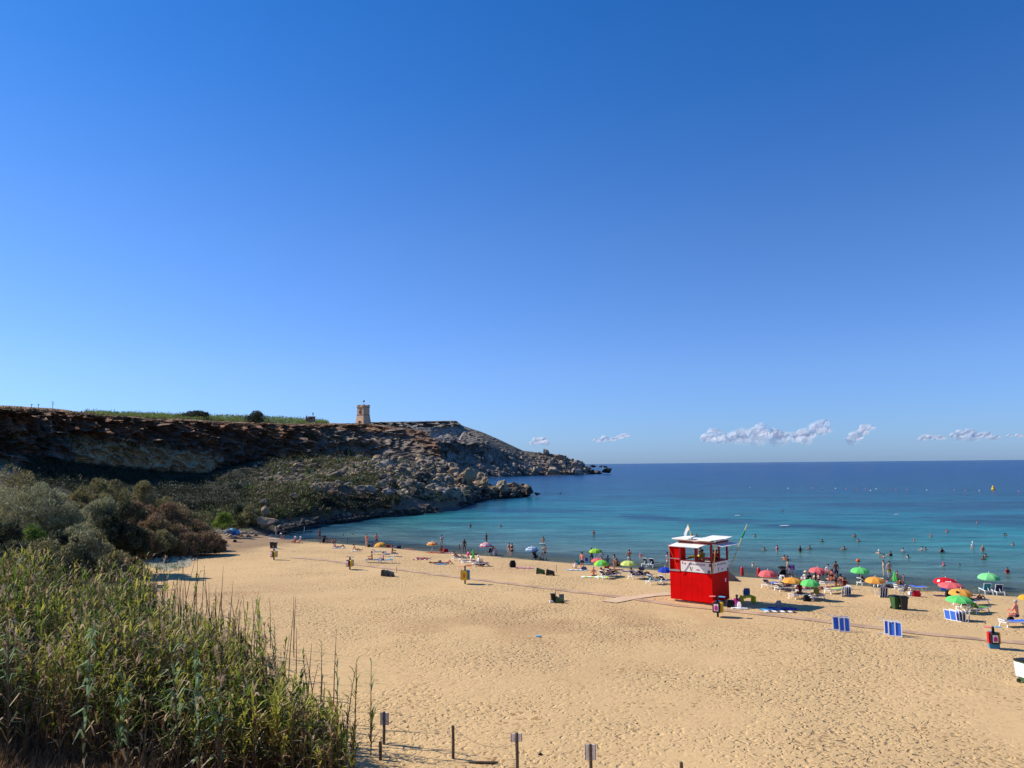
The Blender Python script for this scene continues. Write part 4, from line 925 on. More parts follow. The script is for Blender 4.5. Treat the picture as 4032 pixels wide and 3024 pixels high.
MB().tube([(.3,.5,TH*.93),(.3,.5,TH*1.27)], .06, 6).build('flagpole', pole_m, tw)
m = MB(); fp = [(.3,.5,TH*1.27),(-.2,.55,TH*1.26),(-.75,.4,TH*1.2),(-.7,.5,TH*1.13),(-.15,.52,TH*1.16),(.3,.5,TH*1.19)]
m.add(fp + [(a, b_+.03, c_) for a, b_, c_ in fp], [(0,1,2,3,4,5),(11,10,9,8,7,6)]); m.build('flag', cm('flag_dark_red', 110,35,40), tw)
# low walls around the tower
wl = empty('rubble_wall', pt(1385, 1672, 350), 0, 'low broken rubble wall left of the watchtower', 'wall')
wl.location.z -= .3
m = MB(); r_ = random.Random(3)
for i in range(26): m.box((i*.42-3.5, r_.uniform(-.2,.2), .35+r_.uniform(-.1,.15)), (.5,.7,r_.uniform(.6,1.1)))
m.build('stones', stone_d, wl)
# blockhouse with a figure on the skyline, pole, posts
bp_ = pt(1227, 1655, 300); bh = empty('stone_pillbox', (bp_.x, bp_.y, bp_.z-.5), R(20), 'small square stone structure on the grassy skyline left of the tower', 'hut')
MB().box((0,0,.8),(2.6,2,1.9)).box((0,0,1.85),(2.9,2.3,.2)).build('walls', stone_d, bh); MB().box((-.3,-1.0,1.1),(.9,.12,.35)).build('window', dark_m, bh)
MB().prism([(-2.4,0),(-1.35,0),(-1.35,1.2),(-2.1,2.6)], -.3, .3).build('buttress', stone_d, bh)
up_ = pt(207, 1606, 186); m = MB(); o = empty('utility_pole', (up_.x, up_.y, up_.z-.3), R(20), 'thin pole with a short crossbar on the skyline at the left', 'pole')
ph = 30*186/F; MB().tube([(0,0,0),(0,0,ph)], [.07,.05], 6).build('pole', bark, o); MB().box((0,0,ph*.93),(.75,.07,.07)).box((.12,0,ph*.66),(.5,.07,.07)).build('crossbar', bark, o)
for px, pyt, lb in ((124,1592,'short post with a cap on the skyline, left of the pair'), (151,1590,'short post with a round head on the skyline, right of the pair')):
    v = pt(px, 1604, 183); o = empty('post', (v.x, v.y, v.z-.2), 0, lb, 'post'); MB().tube([(0,0,0),(0,0,.8)], .06, 6).build('shaft', bark, o); MB().box((0,0,.85),(.4,.2,.15)).build('cap', bark, o)

# ------------------------------------------------------------------ plain materials
WHITE = cm('white_plastic', 236,236,232, rough=.4, var=.03)
RED = cm('red_paint', 205,5,6, rough=.6, var=.13, scale=1.1, spec=.06)
DRED = cm('dark_red_paint', 130,14,22, rough=.5, var=.08)
GREYM = cm('galvanised_metal', 150,146,148, rough=.5, metal=.2)
BAMBOO = cm('bamboo_pole', 196,172,108, rough=.6, var=.15, scale=3)
ORANGE = cm('orange_pole', 238,88,34, rough=.5)
BLACK = cm('black_plastic', 22,22,24, rough=.45, spec=.4)
YEL = cm('yellow_plastic', 226,178,12, rough=.45)
BLUE = cm('blue_plastic', 46,132,176, rough=.45)
REDP = cm('red_plastic', 206,22,36, rough=.45)
PAPER = cm('poster_white', 232,230,236, rough=.6, var=.02)
MAG = cm('poster_magenta', 196,34,140, rough=.6, var=.05)
TAN = cm('poster_tan', 206,140,60, rough=.6, var=.05)
def text(body, size, M, mat_, parent, name='lettering', depth=.006):
    cu = bpy.data.curves.new('lettering', 'FONT'); cu.body = body; cu.size = size; cu.extrude = depth; cu.align_x = 'CENTER'; cu.align_y = 'CENTER'; cu.offset = size*.02
    t = bpy.data.objects.new('tmp', cu); col.objects.link(t); dg = bpy.context.evaluated_depsgraph_get(); dg.update()
    me = bpy.data.meshes.new_from_object(t.evaluated_get(dg)); bpy.data.objects.remove(t); me.materials.clear(); me.materials.append(mat_)
    o = link(name, me, parent); o.matrix_local = M; return o

# ------------------------------------------------------------------ lifeguard hut
pL = at('E', 378, 1350); pC = at('E', 1070, 1437)
u = (pC - pL).to_2d().normalized(); ang = math.atan2(u.y, u.x)           # local +X runs along the front from left to right corner
LEN = (pC-pL).to_2d().length; vdir = Vector((-u.y, u.x))
DEP = 2.6
for t_ in np.arange(1.5, 4, .02):
    q = pC.to_2d() + vdir*t_
    w_ = Vector((q.x, q.y, pC.z)) - Vector((0,0,CAMZ)); c_ = CR3.transposed() @ w_; sx_ = CX - c_.x/c_.z*F
    if sx_ >= 2550+1340*.24116: DEP = t_; break
zb = min(pL.z, pC.z) - .05
hut = empty('lifeguard_hut', (pL.x, pL.y, zb), ang, 'red lifeguard hut on the sand with white banners, open awnings and furled flags', 'hut')
hut.matrix_world = Matrix.Translation((pL.x, pL.y, zb)) @ Matrix.Rotation(ang, 4, 'Z')
def zat(cx_, cy_, base_): return hgt(base_, 'E', cx_, cy_).z - zb
ZB = zat(1070, 920, pC)            # top of the red base
ZW = zat(1050, 735, pC)            # top of the banner
ZF = zat(1030, 455, pC)            # underside of roof beams
ZT = ZF + .27
XS = LEN*.25                        # end of the stair side on the left
def HB(name, mt, *bx, parent=None, bevel=0):
    m = MB()
    for c_, d_ in bx: m.box(c_, d_)
    return m.build(name, mt, parent or hut, bevel=bevel)
HB('base', RED, ((LEN/2, DEP/2, ZB/2+.12), (LEN, DEP, ZB-.24+.0)), bevel=.015)
HB('skid', cm('pale_timber', 196,176,150), ((LEN/2, .35, .03), (LEN*.9,.14,.2)), ((LEN/2, DEP-.35, .03), (LEN*.9,.14,.2)))
# vertical seams on the base
HB('seam', cm('red_seam',192,6,7), *[((x_, -.004, ZB/2+.1), (.008,.01,ZB-.4)) for x_ in (XS, LEN*.52, LEN*.76)])
HB('sticker', PAPER, ((LEN+.006, DEP*.8, ZB*.73), (.012,.16,.30)))
HB('floor', DRED, ((LEN/2, DEP/2, ZB+.03), (LEN-.05, DEP-.05, .06)))
# stair side: red panel wall in a grey frame
ZS = zat(375, 430, pL)
HB('side_wall', RED, ((XS*.52, .14, (ZB+ZS)/2), (XS*.9, .05, ZS-ZB-.1)), ((.03, DEP*.35, (ZB+ZS)/2), (.05, DEP*.7, ZS-ZB-.1)), ((XS-.02, .5,(ZB+ZS)/2), (.05, .9, ZS-ZB-.1)))
HB('side_frame', GREYM, ((.0, .0, (ZB+ZS)/2), (.07,.07,ZS-ZB)), ((XS*.5, .02, ZB+.06), (XS*1.02,.16,.12)), ((XS*.5, .0, ZW+.12), (XS,.06,.06)), ((XS*.5, .02, ZS-.03), (XS*.98,.1,.05)), ((XS*.5, .35, ZS+.02), (XS*.9,.7,.04)))
# cabin posts
PT = .10
posts = [(XS+.04,.05),(XS+(LEN-XS)*.5,.05),(LEN-.05,.05),(LEN-.05,DEP*.5),(LEN-.05,DEP-.05),(XS+(LEN-XS)*.5,DEP-.05),(XS+.04,DEP-.05)]
for x_, y_ in posts: HB('post', DRED, ((x_, y_, (ZB+ZF)/2), (PT*1.25, PT*1.25, ZF-ZB)))
for a, b_ in (((XS,.05),(LEN,.05)), ((LEN-.05,0),(LEN-.05,DEP)), ((XS,DEP-.05),(LEN,DEP-.05)), ((XS+.04,0),(XS+.04,DEP))):
    MB().bar((a[0],a[1],ZW+.03), (b_[0],b_[1],ZW+.03), .11, .07).build('rail', DRED, hut)
# banners
bn = cm('banner_white', 224,222,218, rough=.5, var=.05)
fb = HB('front_banner', bn, (((XS+LEN)/2+.03, -.03, (ZB+ZW)/2+.02), (LEN-XS-.16, .03, ZW-ZB-.06)))
sb = HB('side_banner', bn, ((LEN+.03, DEP/2, (ZB+ZW)/2+.02), (.03, DEP-.12, ZW-ZB-.06)))
HB('back_banner', bn, (((XS+LEN)/2, DEP+.03, (ZB+ZW)/2+.02), (LEN-XS-.16, .03, ZW-ZB-.06)))
tx = cm('banner_text_grey', 120,116,120, var=.02); rx = cm('banner_red', 176,40,52, var=.02); nv = cm('banner_navy', 24,36,74, var=.02); gd = cm('banner_gold', 196,160,92, var=.02); pk = cm('banner_mauve', 150,96,120, var=.02)
def side_M(face, along, z):
    if face == 'front': return Matrix.Translation((along, -.05, z)) @ Matrix.Rotation(R(90), 4, 'X')
    return Matrix.Translation((LEN+.05, along, z)) @ Matrix.Rotation(R(90), 4, 'Z') @ Matrix.Rotation(R(90), 4, 'X')
hb_ = ZW-ZB
for face, bnr, cx_, span in (('front', fb, (XS+LEN)/2, LEN-XS), ('side', sb, DEP/2, DEP)):
    k_ = span/ (LEN-XS)
    text('MALTA RED CROSS', .165*k_, side_M(face, cx_+span*.05, ZB+hb_*.76), tx, bnr)
    M_ = side_M(face, cx_-span*.32, ZB+hb_*.76); m = MB(); m.box((0,0,0),(.05,.15,.012)).box((0,0,.001),(.15,.05,.012)); o = m.build('red_cross', rx, bnr); o.matrix_local = M_
    text('malta', .15*k_, side_M(face, cx_+span*.08, ZB+hb_*.30), pk, bnr)
    M_ = side_M(face, cx_-span*.13, ZB+hb_*.32); m = MB(); m.prism([(-.13,.17),(-.06,.17),(.0,-.12),(-.03,-.17)], -.006, .006, 'z'); o = m.build('logo_stroke', nv, bnr); o.matrix_local = M_
    m = MB(); m.prism([(.13,.17),(.06,.17),(.0,-.12),(.03,-.17)], -.006, .006, 'z'); o = m.build('logo_stroke', gd, bnr); o.matrix_local = M_
    M_ = side_M(face, cx_+span*.42, ZB+hb_*.2); m = MB(); m.lathe([(0,-.006),(.12,-.006),(.12,.006),(0,.006)], 20); o = m.build('round_badge', nv, bnr); o.matrix_local = M_
    m = MB(); m.box((0,-.02,.012),(.03,.09,.006)).box((0,.055,.012),(.03,.03,.006)); o = m.build('badge_mark', bn, bnr); o.matrix_local = M_
M_ = side_M('front', LEN-.12, ZB+hb_*.78); m = MB(); m.box((0,0,0),(.16,.24,.012)); o = m.build('notice', cm('notice_green',60,104,92), fb); o.matrix_local = M_
M_ = side_M('front', XS+.28, ZB+hb_*.82); m = MB(); m.box((0,0,0),(.10,.2,.012)); o = m.build('notice', GREYM, fb); o.matrix_local = M_
# fascia, roof, raised roof panels
HB('fascia', DRED, (((XS+LEN)/2, 0, ZF+.16), (LEN-XS+.1,.10,.2)), ((LEN, DEP/2, ZF+.16), (.10,DEP+.0,.2)), (((XS+LEN)/2, DEP, ZF+.16), (LEN-XS+.1,.10,.2)), ((XS, DEP/2, ZF+.16), (.10,DEP-.1,.2)))
ply = cm('weathered_plywood', 214,140,62, var=.3, scale=3); wh = cm('roof_panel_white', 236,232,222, rough=.6, var=.09, scale=2)
def slab(name, p, mt_top, mt_bot, th=.035, parent=None):
    p = [Vector(q) for q in p]; n = (p[1]-p[0]).cross(p[-1]-p[0]).normalized()
    if n.z < 0: n = -n
    m = MB(); k = len(p); m.add(p + [q + n*th for q in p], [tuple(range(k))]); m.f = []; m.m = []
    m.k = 1; m.f.append(tuple(range(k))); m.m.append(1)
    m.f.append(tuple(range(2*k-1, k-1, -1))); m.m.append(0)
    for i in range(k): m.f.append((i, (i+1)%k, (i+1)%k+k, i+k)); m.m.append(0)
    return m.build(name, [mt_top, mt_bot], parent or hut)
zr = ZT+.0
# lower awnings: hinged at the fascia, held out level
slab('awning', [(XS-.1,-.06,ZF+.10),((XS+LEN)/2-.13,-.06,ZF+.10),((XS+LEN)/2-.33,-1.25,ZF-.10),(XS-.25,-1.25,ZF-.10)], wh, wh)
slab('awning', [((XS+LEN)/2-.08,-.06,ZF+.10),(LEN-.3,-.06,ZF+.10),(LEN-.45,-1.25,ZF-.10),((XS+LEN)/2-.28,-1.25,ZF-.10)], wh, wh)
slab('awning', [(LEN+.06,.0,ZF+.10),(LEN+.06,DEP*.5-.03,ZF+.10),(LEN+1.0,DEP*.5-.03,ZF-.02),(LEN+1.0,.0,ZF-.02)], wh, wh)
slab('awning', [(LEN+.06,DEP*.5+.03,ZF+.10),(LEN+.06,DEP,ZF+.10),(LEN+1.0,DEP,ZF-.02),(LEN+1.0,DEP*.5+.03,ZF-.02)], wh, wh)
HB('roof', wh, (((XS+LEN)/2, DEP/2, ZT-.02), (LEN-XS+.1, DEP+.1, .06)))
# upper panels: opened upwards from the middle of the roof
slab('roof_panel', [(XS-.1,-.15,zr+.03),(LEN+.1,-.15,zr+.03),(LEN+.12,-.50,zr+.12),(XS-.35,-.50,zr+.12)], wh, ply)
slab('roof_panel', [(XS-.4,-.48,zr+.16),((XS+LEN)/2-.35,-.48,zr+.16),((XS+LEN)/2-.75,DEP*.55,zr+.26),(XS-.2,DEP*.5,zr+.20)], wh, ply)
slab('roof_panel', [((XS+LEN)/2+.15,-.1,zr+.08),(LEN+.15,-.3,zr+.12),(LEN+.45,DEP*.5,zr+.16),((XS+LEN)/2-.1,DEP*.6,zr+.14)], wh, ply)
slab('roof_panel', [((XS+LEN)/2-.2,DEP*.64,zr+.10),(LEN+.45,DEP*.54,zr+.14),(LEN+.35,DEP+.2,zr+.22),((XS+LEN)/2,DEP+.2,zr+.22)], wh, ply)
slab('roof_panel', [(LEN+.1,.0,zr+.0),(LEN+.1,DEP,zr+.0),(LEN+.50,DEP+.1,zr+.10),(LEN+.48,-.1,zr+.08)], wh, ply)
def in_hut(c_, x_, y_, off=0):      # hut-local point from a pixel, on the plane of the front (off metres in front)
    px, py = P(c_, x_, y_); r = ray(px, py); o = Vector((pL.x, pL.y)) - vdir*off
    t = (o.dot(vdir))/(r.x*vdir.x + vdir.y); w_ = Vector((r.x*t, t, CAMZ+r.z*t)); l = Vector((w_.x-pL.x, w_.y-pL.y)); return (l.dot(u), l.dot(vdir), w_.z-zb)
MB().tube([in_hut('E',330,425,.75), in_hut('E',515,868,.16)], .025, 6).build('awning_pole', ORANGE, hut)
a_, b_ = in_hut('E',1112,440,.25), in_hut('E',1068,905,.06); MB().tube([a_, b_], [.035,.045], 6).build('awning_pole', BAMBOO, hut)
for z0, x0 in ((ZW+.1, XS+(LEN-XS)*.5),):
    MB().tube([(x0,-.02,ZF-.9),(x0-.35,-.6,ZF-.02)], .02, 5).build('strut', GREYM, hut)
MB().tube([(LEN+.02,DEP-.05,ZF-.8),(LEN+.6,DEP-.05,ZF-.03)], .02, 5).build('strut', GREYM, hut)
# flags
fpb = Vector(in_hut('E',735,365,-1.3)); fpt_ = Vector(in_hut('E',660,90,-1.3))
MB().tube([fpb-(fpt_-fpb)*.15, fpt_], [.05,.035], 6).build('flagpole', BAMBOO, hut)
m = MB(); d0 = fpt_; A_ = [d0+Vector((0,0,-.05)), d0+Vector((-.22,0,-.42)), d0+Vector((-.42,-.02,-.85)), d0+Vector((-.36,.0,-1.15)), d0+Vector((-.18,.03,-.95)), d0+Vector((-.10,0,-.66)), d0+(fpb-d0)*.30]
m.add(A_ + [a+Vector((0,.02,0)) for a in A_], [tuple(range(7)), tuple(range(13,6,-1))] + [(i,i+7,(i+1)%7+7,(i+1)%7) for i in range(7)]); fw_ = m.build('flag', wh, hut)
q0 = Vector((LEN+.08, DEP-.02, ZB+.05)); 
pr_ = P('E', 1625, 105); dC = (pC.to_2d()+vdir*DEP).y; tipw = pt(pr_[0], pr_[1], dC+.2); tip = Vector(((Vector((tipw.x-pL.x, tipw.y-pL.y))).dot(u), (Vector((tipw.x-pL.x, tipw.y-pL.y))).dot(vdir), tipw.z-zb))
MB().tube([q0, q0.lerp(tip,.5), tip], [.035,.04,.045], 7).build('flagpole', BAMBOO, hut)
m = MB(); m.tube([q0.lerp(tip,.68), q0.lerp(tip,.74)+Vector((-.03,0,0)), q0.lerp(tip,.80), q0.lerp(tip,.90)], [.02,.10,.085,.03], 8); m.build('furled_flag', cm('flag_green', 20,140,100), hut)
# rescue board and yellow torpedo inside, ramp at the back
m = MB(); m.lathe([(0,-.75),(.10,-.68),(.2,-.35),(.2,.35),(.12,.66),(0,.75)], 12, M=Matrix.Translation((XS+.75, DEP*.45, ZW+.25)) @ Matrix.Rotation(R(82), 4, 'Y') @ Matrix.Scale(.5, 4, (1,0,0)))
tag(m.build('rescue_board', cm('board_yellow', 232,214,60)), 'yellow rescue board lying on the rail inside the lifeguard hut', 'rescue board').matrix_world = hut.matrix_world.copy()
HB('ramp', cm('ramp_grey', 112,108,104), ((0,0,0),(0.001,.001,.001)))
bpy.data.objects.remove([o for o in hut.children if o.name.startswith('ramp')][0])
wg = at('E', 1372, 1020); wo = empty('wedge_shelter', wg, R(-10), 'grey wedge shaped cover on the sand just behind the right side of the hut', 'cover')
m = MB(); m.prism([(-.8,0),(.75,0),(-.35,.95),(-.8,1.0)], -.5, .5); m.build('cover', cm('cover_grey', 112,108,104), wo)

# ------------------------------------------------------------------ paths
def strip(name, pts, width, mt, th=.035, step=.7, wob=.02):
    C_ = [at('X', *p) for p in pts]; S = []
    for a, b_ in zip(C_[:-1], C_[1:]):
        n = max(2, int((b_-a).length/step))
        for i in range(n): S.append(a.lerp(b_, i/n))
    S.append(C_[-1]); m = MB(); vs = []; r_ = random.Random(1)
    for i, p in enumerate(S):
        t = (S[min(i+1,len(S)-1)]-S[max(i-1,0)]).to_2d().normalized(); n = Vector((-t.y, t.x))
        for k in (-1,-.33,.33,1):
            q = p.to_2d() + n*(k*width/2*(1+r_.uniform(-wob,wob))); vs.append((q.x, q.y, g1(q.x, q.y)+th))
    for i in range(len(S)-1):
        m.k = (i//2) % 2
        o = 0
    m.v = vs
    for i in range(len(S)-1):
        for k in range(3): m.f.append((i*4+k, i*4+k+1, i*4+4+k+1, i*4+4+k)); m.m.append((i//2) % 2)
    o = m.build(name, mt); return tag(o, kind='structure')
mat_a = cm('mat_brown_grey', 196,160,124, var=.16, scale=.8, bump=.02); mat_b = cm('mat_brown_grey_worn', 182,148,116, var=.16, scale=.8, bump=.02)
PTH = [(1148,2195),(1290,2207),(1400,2222),(1576,2244),(1725,2264),(1900,2285),(2008,2298),(2171,2318),(2307,2335),(2500,2359),(2670,2385),(2810,2398),(2912,2410),(2990,2417),(3081,2428),(3171,2439),(3200,2442),(3411,2468),(3558,2487),(3720,2503.7),(3865,2519),(4050,2534)]
strip('footpath', PTH, 1.0, [mat_a, mat_b])
cpv = cm('pale_concrete', 212,180,140, var=.08, scale=.8, bump=.01)
strip('access_path', [(2395,2372),(2480,2355),(2560,2345),(2645,2338)], 1.5, [cpv, cpv], th=.05, wob=0)
# ------------------------------------------------------------------ people
def V3(*a): return Vector(a)
def nrm(v): v = Vector(v); return v/v.length
def fk(pz, torso, thL, shL, thR, shR, uL, fL, uR, fR, head=None, hipdir=(1,0,0), footdir=None, px_=0, py_=0):
    J = {}; X = nrm(hipdir); t = nrm(torso); hd = nrm(head) if head else t
    J['pel'] = V3(px_, py_, pz); J['waist'] = J['pel'] + t*.20; J['chest'] = J['pel'] + t*.42; J['neck'] = J['pel'] + t*.56
    J['head0'] = J['neck'] + hd*.09; J['head1'] = J['neck'] + hd*.20; J['top'] = J['neck'] + hd*.27
    for s, k, th, sh, ua, fa in ((-1,'L',thL,shL,uL,fL), (1,'R',thR,shR,uR,fR)):
        J['hip'+k] = J['pel'] + X*(.09*s) - t*.03; J['kne'+k] = J['hip'+k] + nrm(th)*.43; J['ank'+k] = J['kne'+k] + nrm(sh)*.41
        f_ = nrm(footdir) if footdir else (V3(0,1,-.15) if nrm(sh).z < -.5 else V3(0,.3,1)); J['toe'+k] = J['ank'+k] + nrm(f_)*.15
        J['sho'+k] = J['chest'] + t*.09 + X*(.17*s); J['elb'+k] = J['sho'+k] + nrm(ua)*.28; J['wri'+k] = J['elb'+k] + nrm(fa)*.25; J['han'+k] = J['wri'+k] + nrm(fa)*.09
    return J
Z_ = (0,0,-1)
POSES = dict(
 stand = fk(.93,(0,.03,1),(-.1,.05,-1),(0,-.05,-1),(.1,-.02,-1),(0,-.06,-1),(-.3,.02,-1),(-.12,.2,-1),(.3,0,-1),(.12,.25,-1)),
 hips = fk(.93,(0,.02,1),(-.16,.02,-1),(-.02,-.05,-1),(.12,.08,-1),(0,-.08,-1),(-.8,-.25,-.75),(.75,.25,-.45),(.8,-.25,-.75),(-.75,.25,-.45)),
 phone = fk(.93,(0,.02,1),(-.1,.05,-1),(0,-.05,-1),(.14,0,-1),(0,-.05,-1),(-.7,-.2,-.8),(.7,.2,-.5),(.5,.4,-.7),(-.25,.2,1)),
 walk = fk(.91,(0,.08,1),(-.06,.42,-1),(0,-.1,-1),(.06,-.25,-1),(0,-.45,-1),(-.2,-.3,-1),(-.1,.1,-1),(.2,.35,-1),(.1,.6,-1)),
 bend = fk(.88,(0,.85,.65),(-.12,.1,-1),(0,-.1,-1),(.12,.1,-1),(0,-.1,-1),(-.15,.35,-1),(0,.25,-1),(.15,.4,-1),(0,.2,-1),head=(0,.9,.2)),
 sitk = fk(.12,(0,-.12,1),(-.14,.75,.68),(0,.45,-.9),(.14,.75,.68),(0,.45,-.9),(-.3,.8,-.6),(.4,.8,.15),(.3,.8,-.6),(-.4,.8,.15)),
 sitl = fk(.12,(0,-.38,1),(-.1,1,.10),(0,1,-.10),(.14,.8,.6),(.02,.5,-.85),(-.3,-.45,-.9),(-.05,-.35,-.9),(.3,-.45,-.9),(.05,-.35,-.9)),
 sitx = fk(.12,(0,.08,1),(-.75,.7,.1),(.9,.15,-.12),(.75,.7,.1),(-.9,.25,-.12),(-.35,.3,-.9),(.3,.9,-.1),(.35,.3,-.9),(-.3,.9,-.1)),
 lie = fk(.12,(0,-1,.03),(-.1,1,0),(0,1,-.02),(.1,1,0),(0,1,-.02),(-.6,.8,-.05),(.2,1,0),(.6,.8,-.05),(-.2,1,0),head=(0,-1,.12)),
 liek = fk(.12,(0,-1,.05),(-.1,.75,.68),(0,.55,-.8),(.1,.8,.62),(0,.6,-.75),(-.5,-.8,.0),(.7,-.6,.1),(.5,.8,0),(-.1,1,0),head=(0,-1,.2)),
 recl = fk(.50,(0,-.72,.72),(-.1,1,.03),(0,1,-.04),(.1,.85,.45),(0,.75,-.6),(-.3,.5,-.8),(.1,1,.1),(.3,.5,-.8),(-.1,1,.1),head=(0,-.5,.9)),
 edge = fk(.50,(0,.12,1),(-.14,1,-.02),(0,.08,-1),(.14,1,-.02),(0,.1,-1),(-.25,.4,-.9),(.2,.9,-.2),(.25,.4,-.9),(-.2,.9,-.2)),
 swim = fk(.93,(0,.05,1),(-.1,.05,-1),(0,-.05,-1),(.1,-.02,-1),(0,-.06,-1),(-.75,.35,-.45),(.1,.9,.0),(.75,.35,-.45),(-.1,.9,.0)),
 dive = fk(.15,(.2,.6,-.6),(-.1,-.3,1),(0,-.2,1),(.1,-.4,1),(0,-.3,1),(-.3,.8,-.6),(0,.8,-.6),(.3,.8,-.6),(0,.8,-.6)),
)
BODY_R = dict(pel=(.135,.10), waist=(.125,.092), chest=(.165,.105), neck=(.058,.055), head0=(.07,.08), head1=(.083,.095), hip=(.088,.088), kne=(.056,.056), ank=(.04,.04), toe=(.03,.045), sho=(.058,.058), elb=(.041,.041), wri=(.029,.029), han=(.038,.02))
EDG = [('pel','waist'),('waist','chest'),('chest','neck'),('neck','head0'),('head0','head1')] + [e for k in 'LR' for e in (('pel','hip'+k),('hip'+k,'kne'+k),('kne'+k,'ank'+k),('ank'+k,'toe'+k),('chest','sho'+k),('sho'+k,'elb'+k),('elb'+k,'wri'+k),('wri'+k,'han'+k))]
def skin(name, J, edges, radii, root_, sub=1, grow=0, extra=None):
    ks = []
    for a, b in edges:
        for k in (a, b):
            if k not in ks: ks.append(k)
    me = bpy.data.meshes.new(name); me.from_pydata([J[k][:] for k in ks], [(ks.index(a), ks.index(b)) for a, b in edges], [])
    o = bpy.data.objects.new(name, me); col.objects.link(o)
    md = o.modifiers.new('s','SKIN'); md.use_smooth_shade = True; md.branch_smoothing = .3
    for i, k in enumerate(ks):
        q = radii.get(k) or radii[k.rstrip('LR')]; sv = me.skin_vertices[0].data[i]; sv.radius = (q[0]+grow, q[1]+grow); sv.use_root = (k == root_)
    if sub: sb_ = o.modifiers.new('b','SUBSURF'); sb_.levels = sub; sb_.render_levels = sub
    dg = bpy.context.evaluated_depsgraph_get(); dg.update(); out = bpy.data.meshes.new_from_object(o.evaluated_get(dg)); bpy.data.objects.remove(o)
    out.name = name; return out
def add_bits(me, bits):
    bm = bmesh.new(); bm.from_mesh(me)
    tmp = bpy.data.meshes.new('t'); tmp.from_pydata([tuple(v) for v in bits.v], [], bits.f); bm.from_mesh(tmp); bpy.data.meshes.remove(tmp)
    for f in bm.faces: f.smooth = True
    bm.to_mesh(me); bm.free()
def fwd_of(J):
    t = nrm(J['neck']-J['pel']); h = nrm(J['top']-J['neck']); x = nrm(J['shoR']-J['shoL']); return nrm(h.cross(x))*-1 if False else nrm(h.cross(-x))
BODIES = {}
def body_mesh(pose):
    if pose in BODIES: return BODIES[pose]
    J = POSES[pose]; me = skin('person', J, EDG, BODY_R, 'pel'); m = MB()
    f = fwd_of(J)
    if pose not in ('lie','liek','dive') and f.y < 0: f = -f
    if pose in ('lie','liek') and f.z < 0: f = -f
    h = nrm(J['top']-J['neck']); x = nrm(J['shoR']-J['shoL']); c_ = (J['head0']+J['head1'])/2
    # face: nose, brow, chin, ears; five fingers on each hand
    m.tube([c_+f*.07+h*.035, c_+f*.105-h*.005, c_+f*.07-h*.02], [.008,.014,.008], 5)
    m.tube([c_+f*.045-h*.075-x*.02, c_+f*.068-h*.07, c_+f*.045-h*.075+x*.02], [.012,.018,.012], 5)
    for s in (-1,1): m.tube([c_+x*(.075*s)-h*.02, c_+x*(.095*s)+h*.0, c_+x*(.08*s)+h*.03], [.008,.014,.008], 5)
    for k in 'LR':
        w_ = J['han'+k]; d = nrm(J['han'+k]-J['wri'+k]); sd_ = nrm(d.cross(f) if d.cross(f).length > .1 else d.orthogonal()); dn_ = nrm(d.cross(sd_))
        for i, (o_, l_) in enumerate(((-.026,.062),(-.009,.075),(.009,.07),(.026,.055))):
            p = w_ + sd_*o_ + d*.0; m.tube([p, p+d*l_*.6+dn_*.004, p+d*l_*.95+dn_*.02], [.009,.008,.006], 5)
        p = w_ - d*.035 + sd_*(-.03); m.tube([p, p+d*.03-sd_*.025, p+d*.06-sd_*.028+dn_*.01], [.01,.009,.007], 5)
    add_bits(me, m); BODIES[pose] = (me, f); return BODIES[pose]
def sub_J(J, a, b, t): return J[a].lerp(J[b], t)
GARM = {}
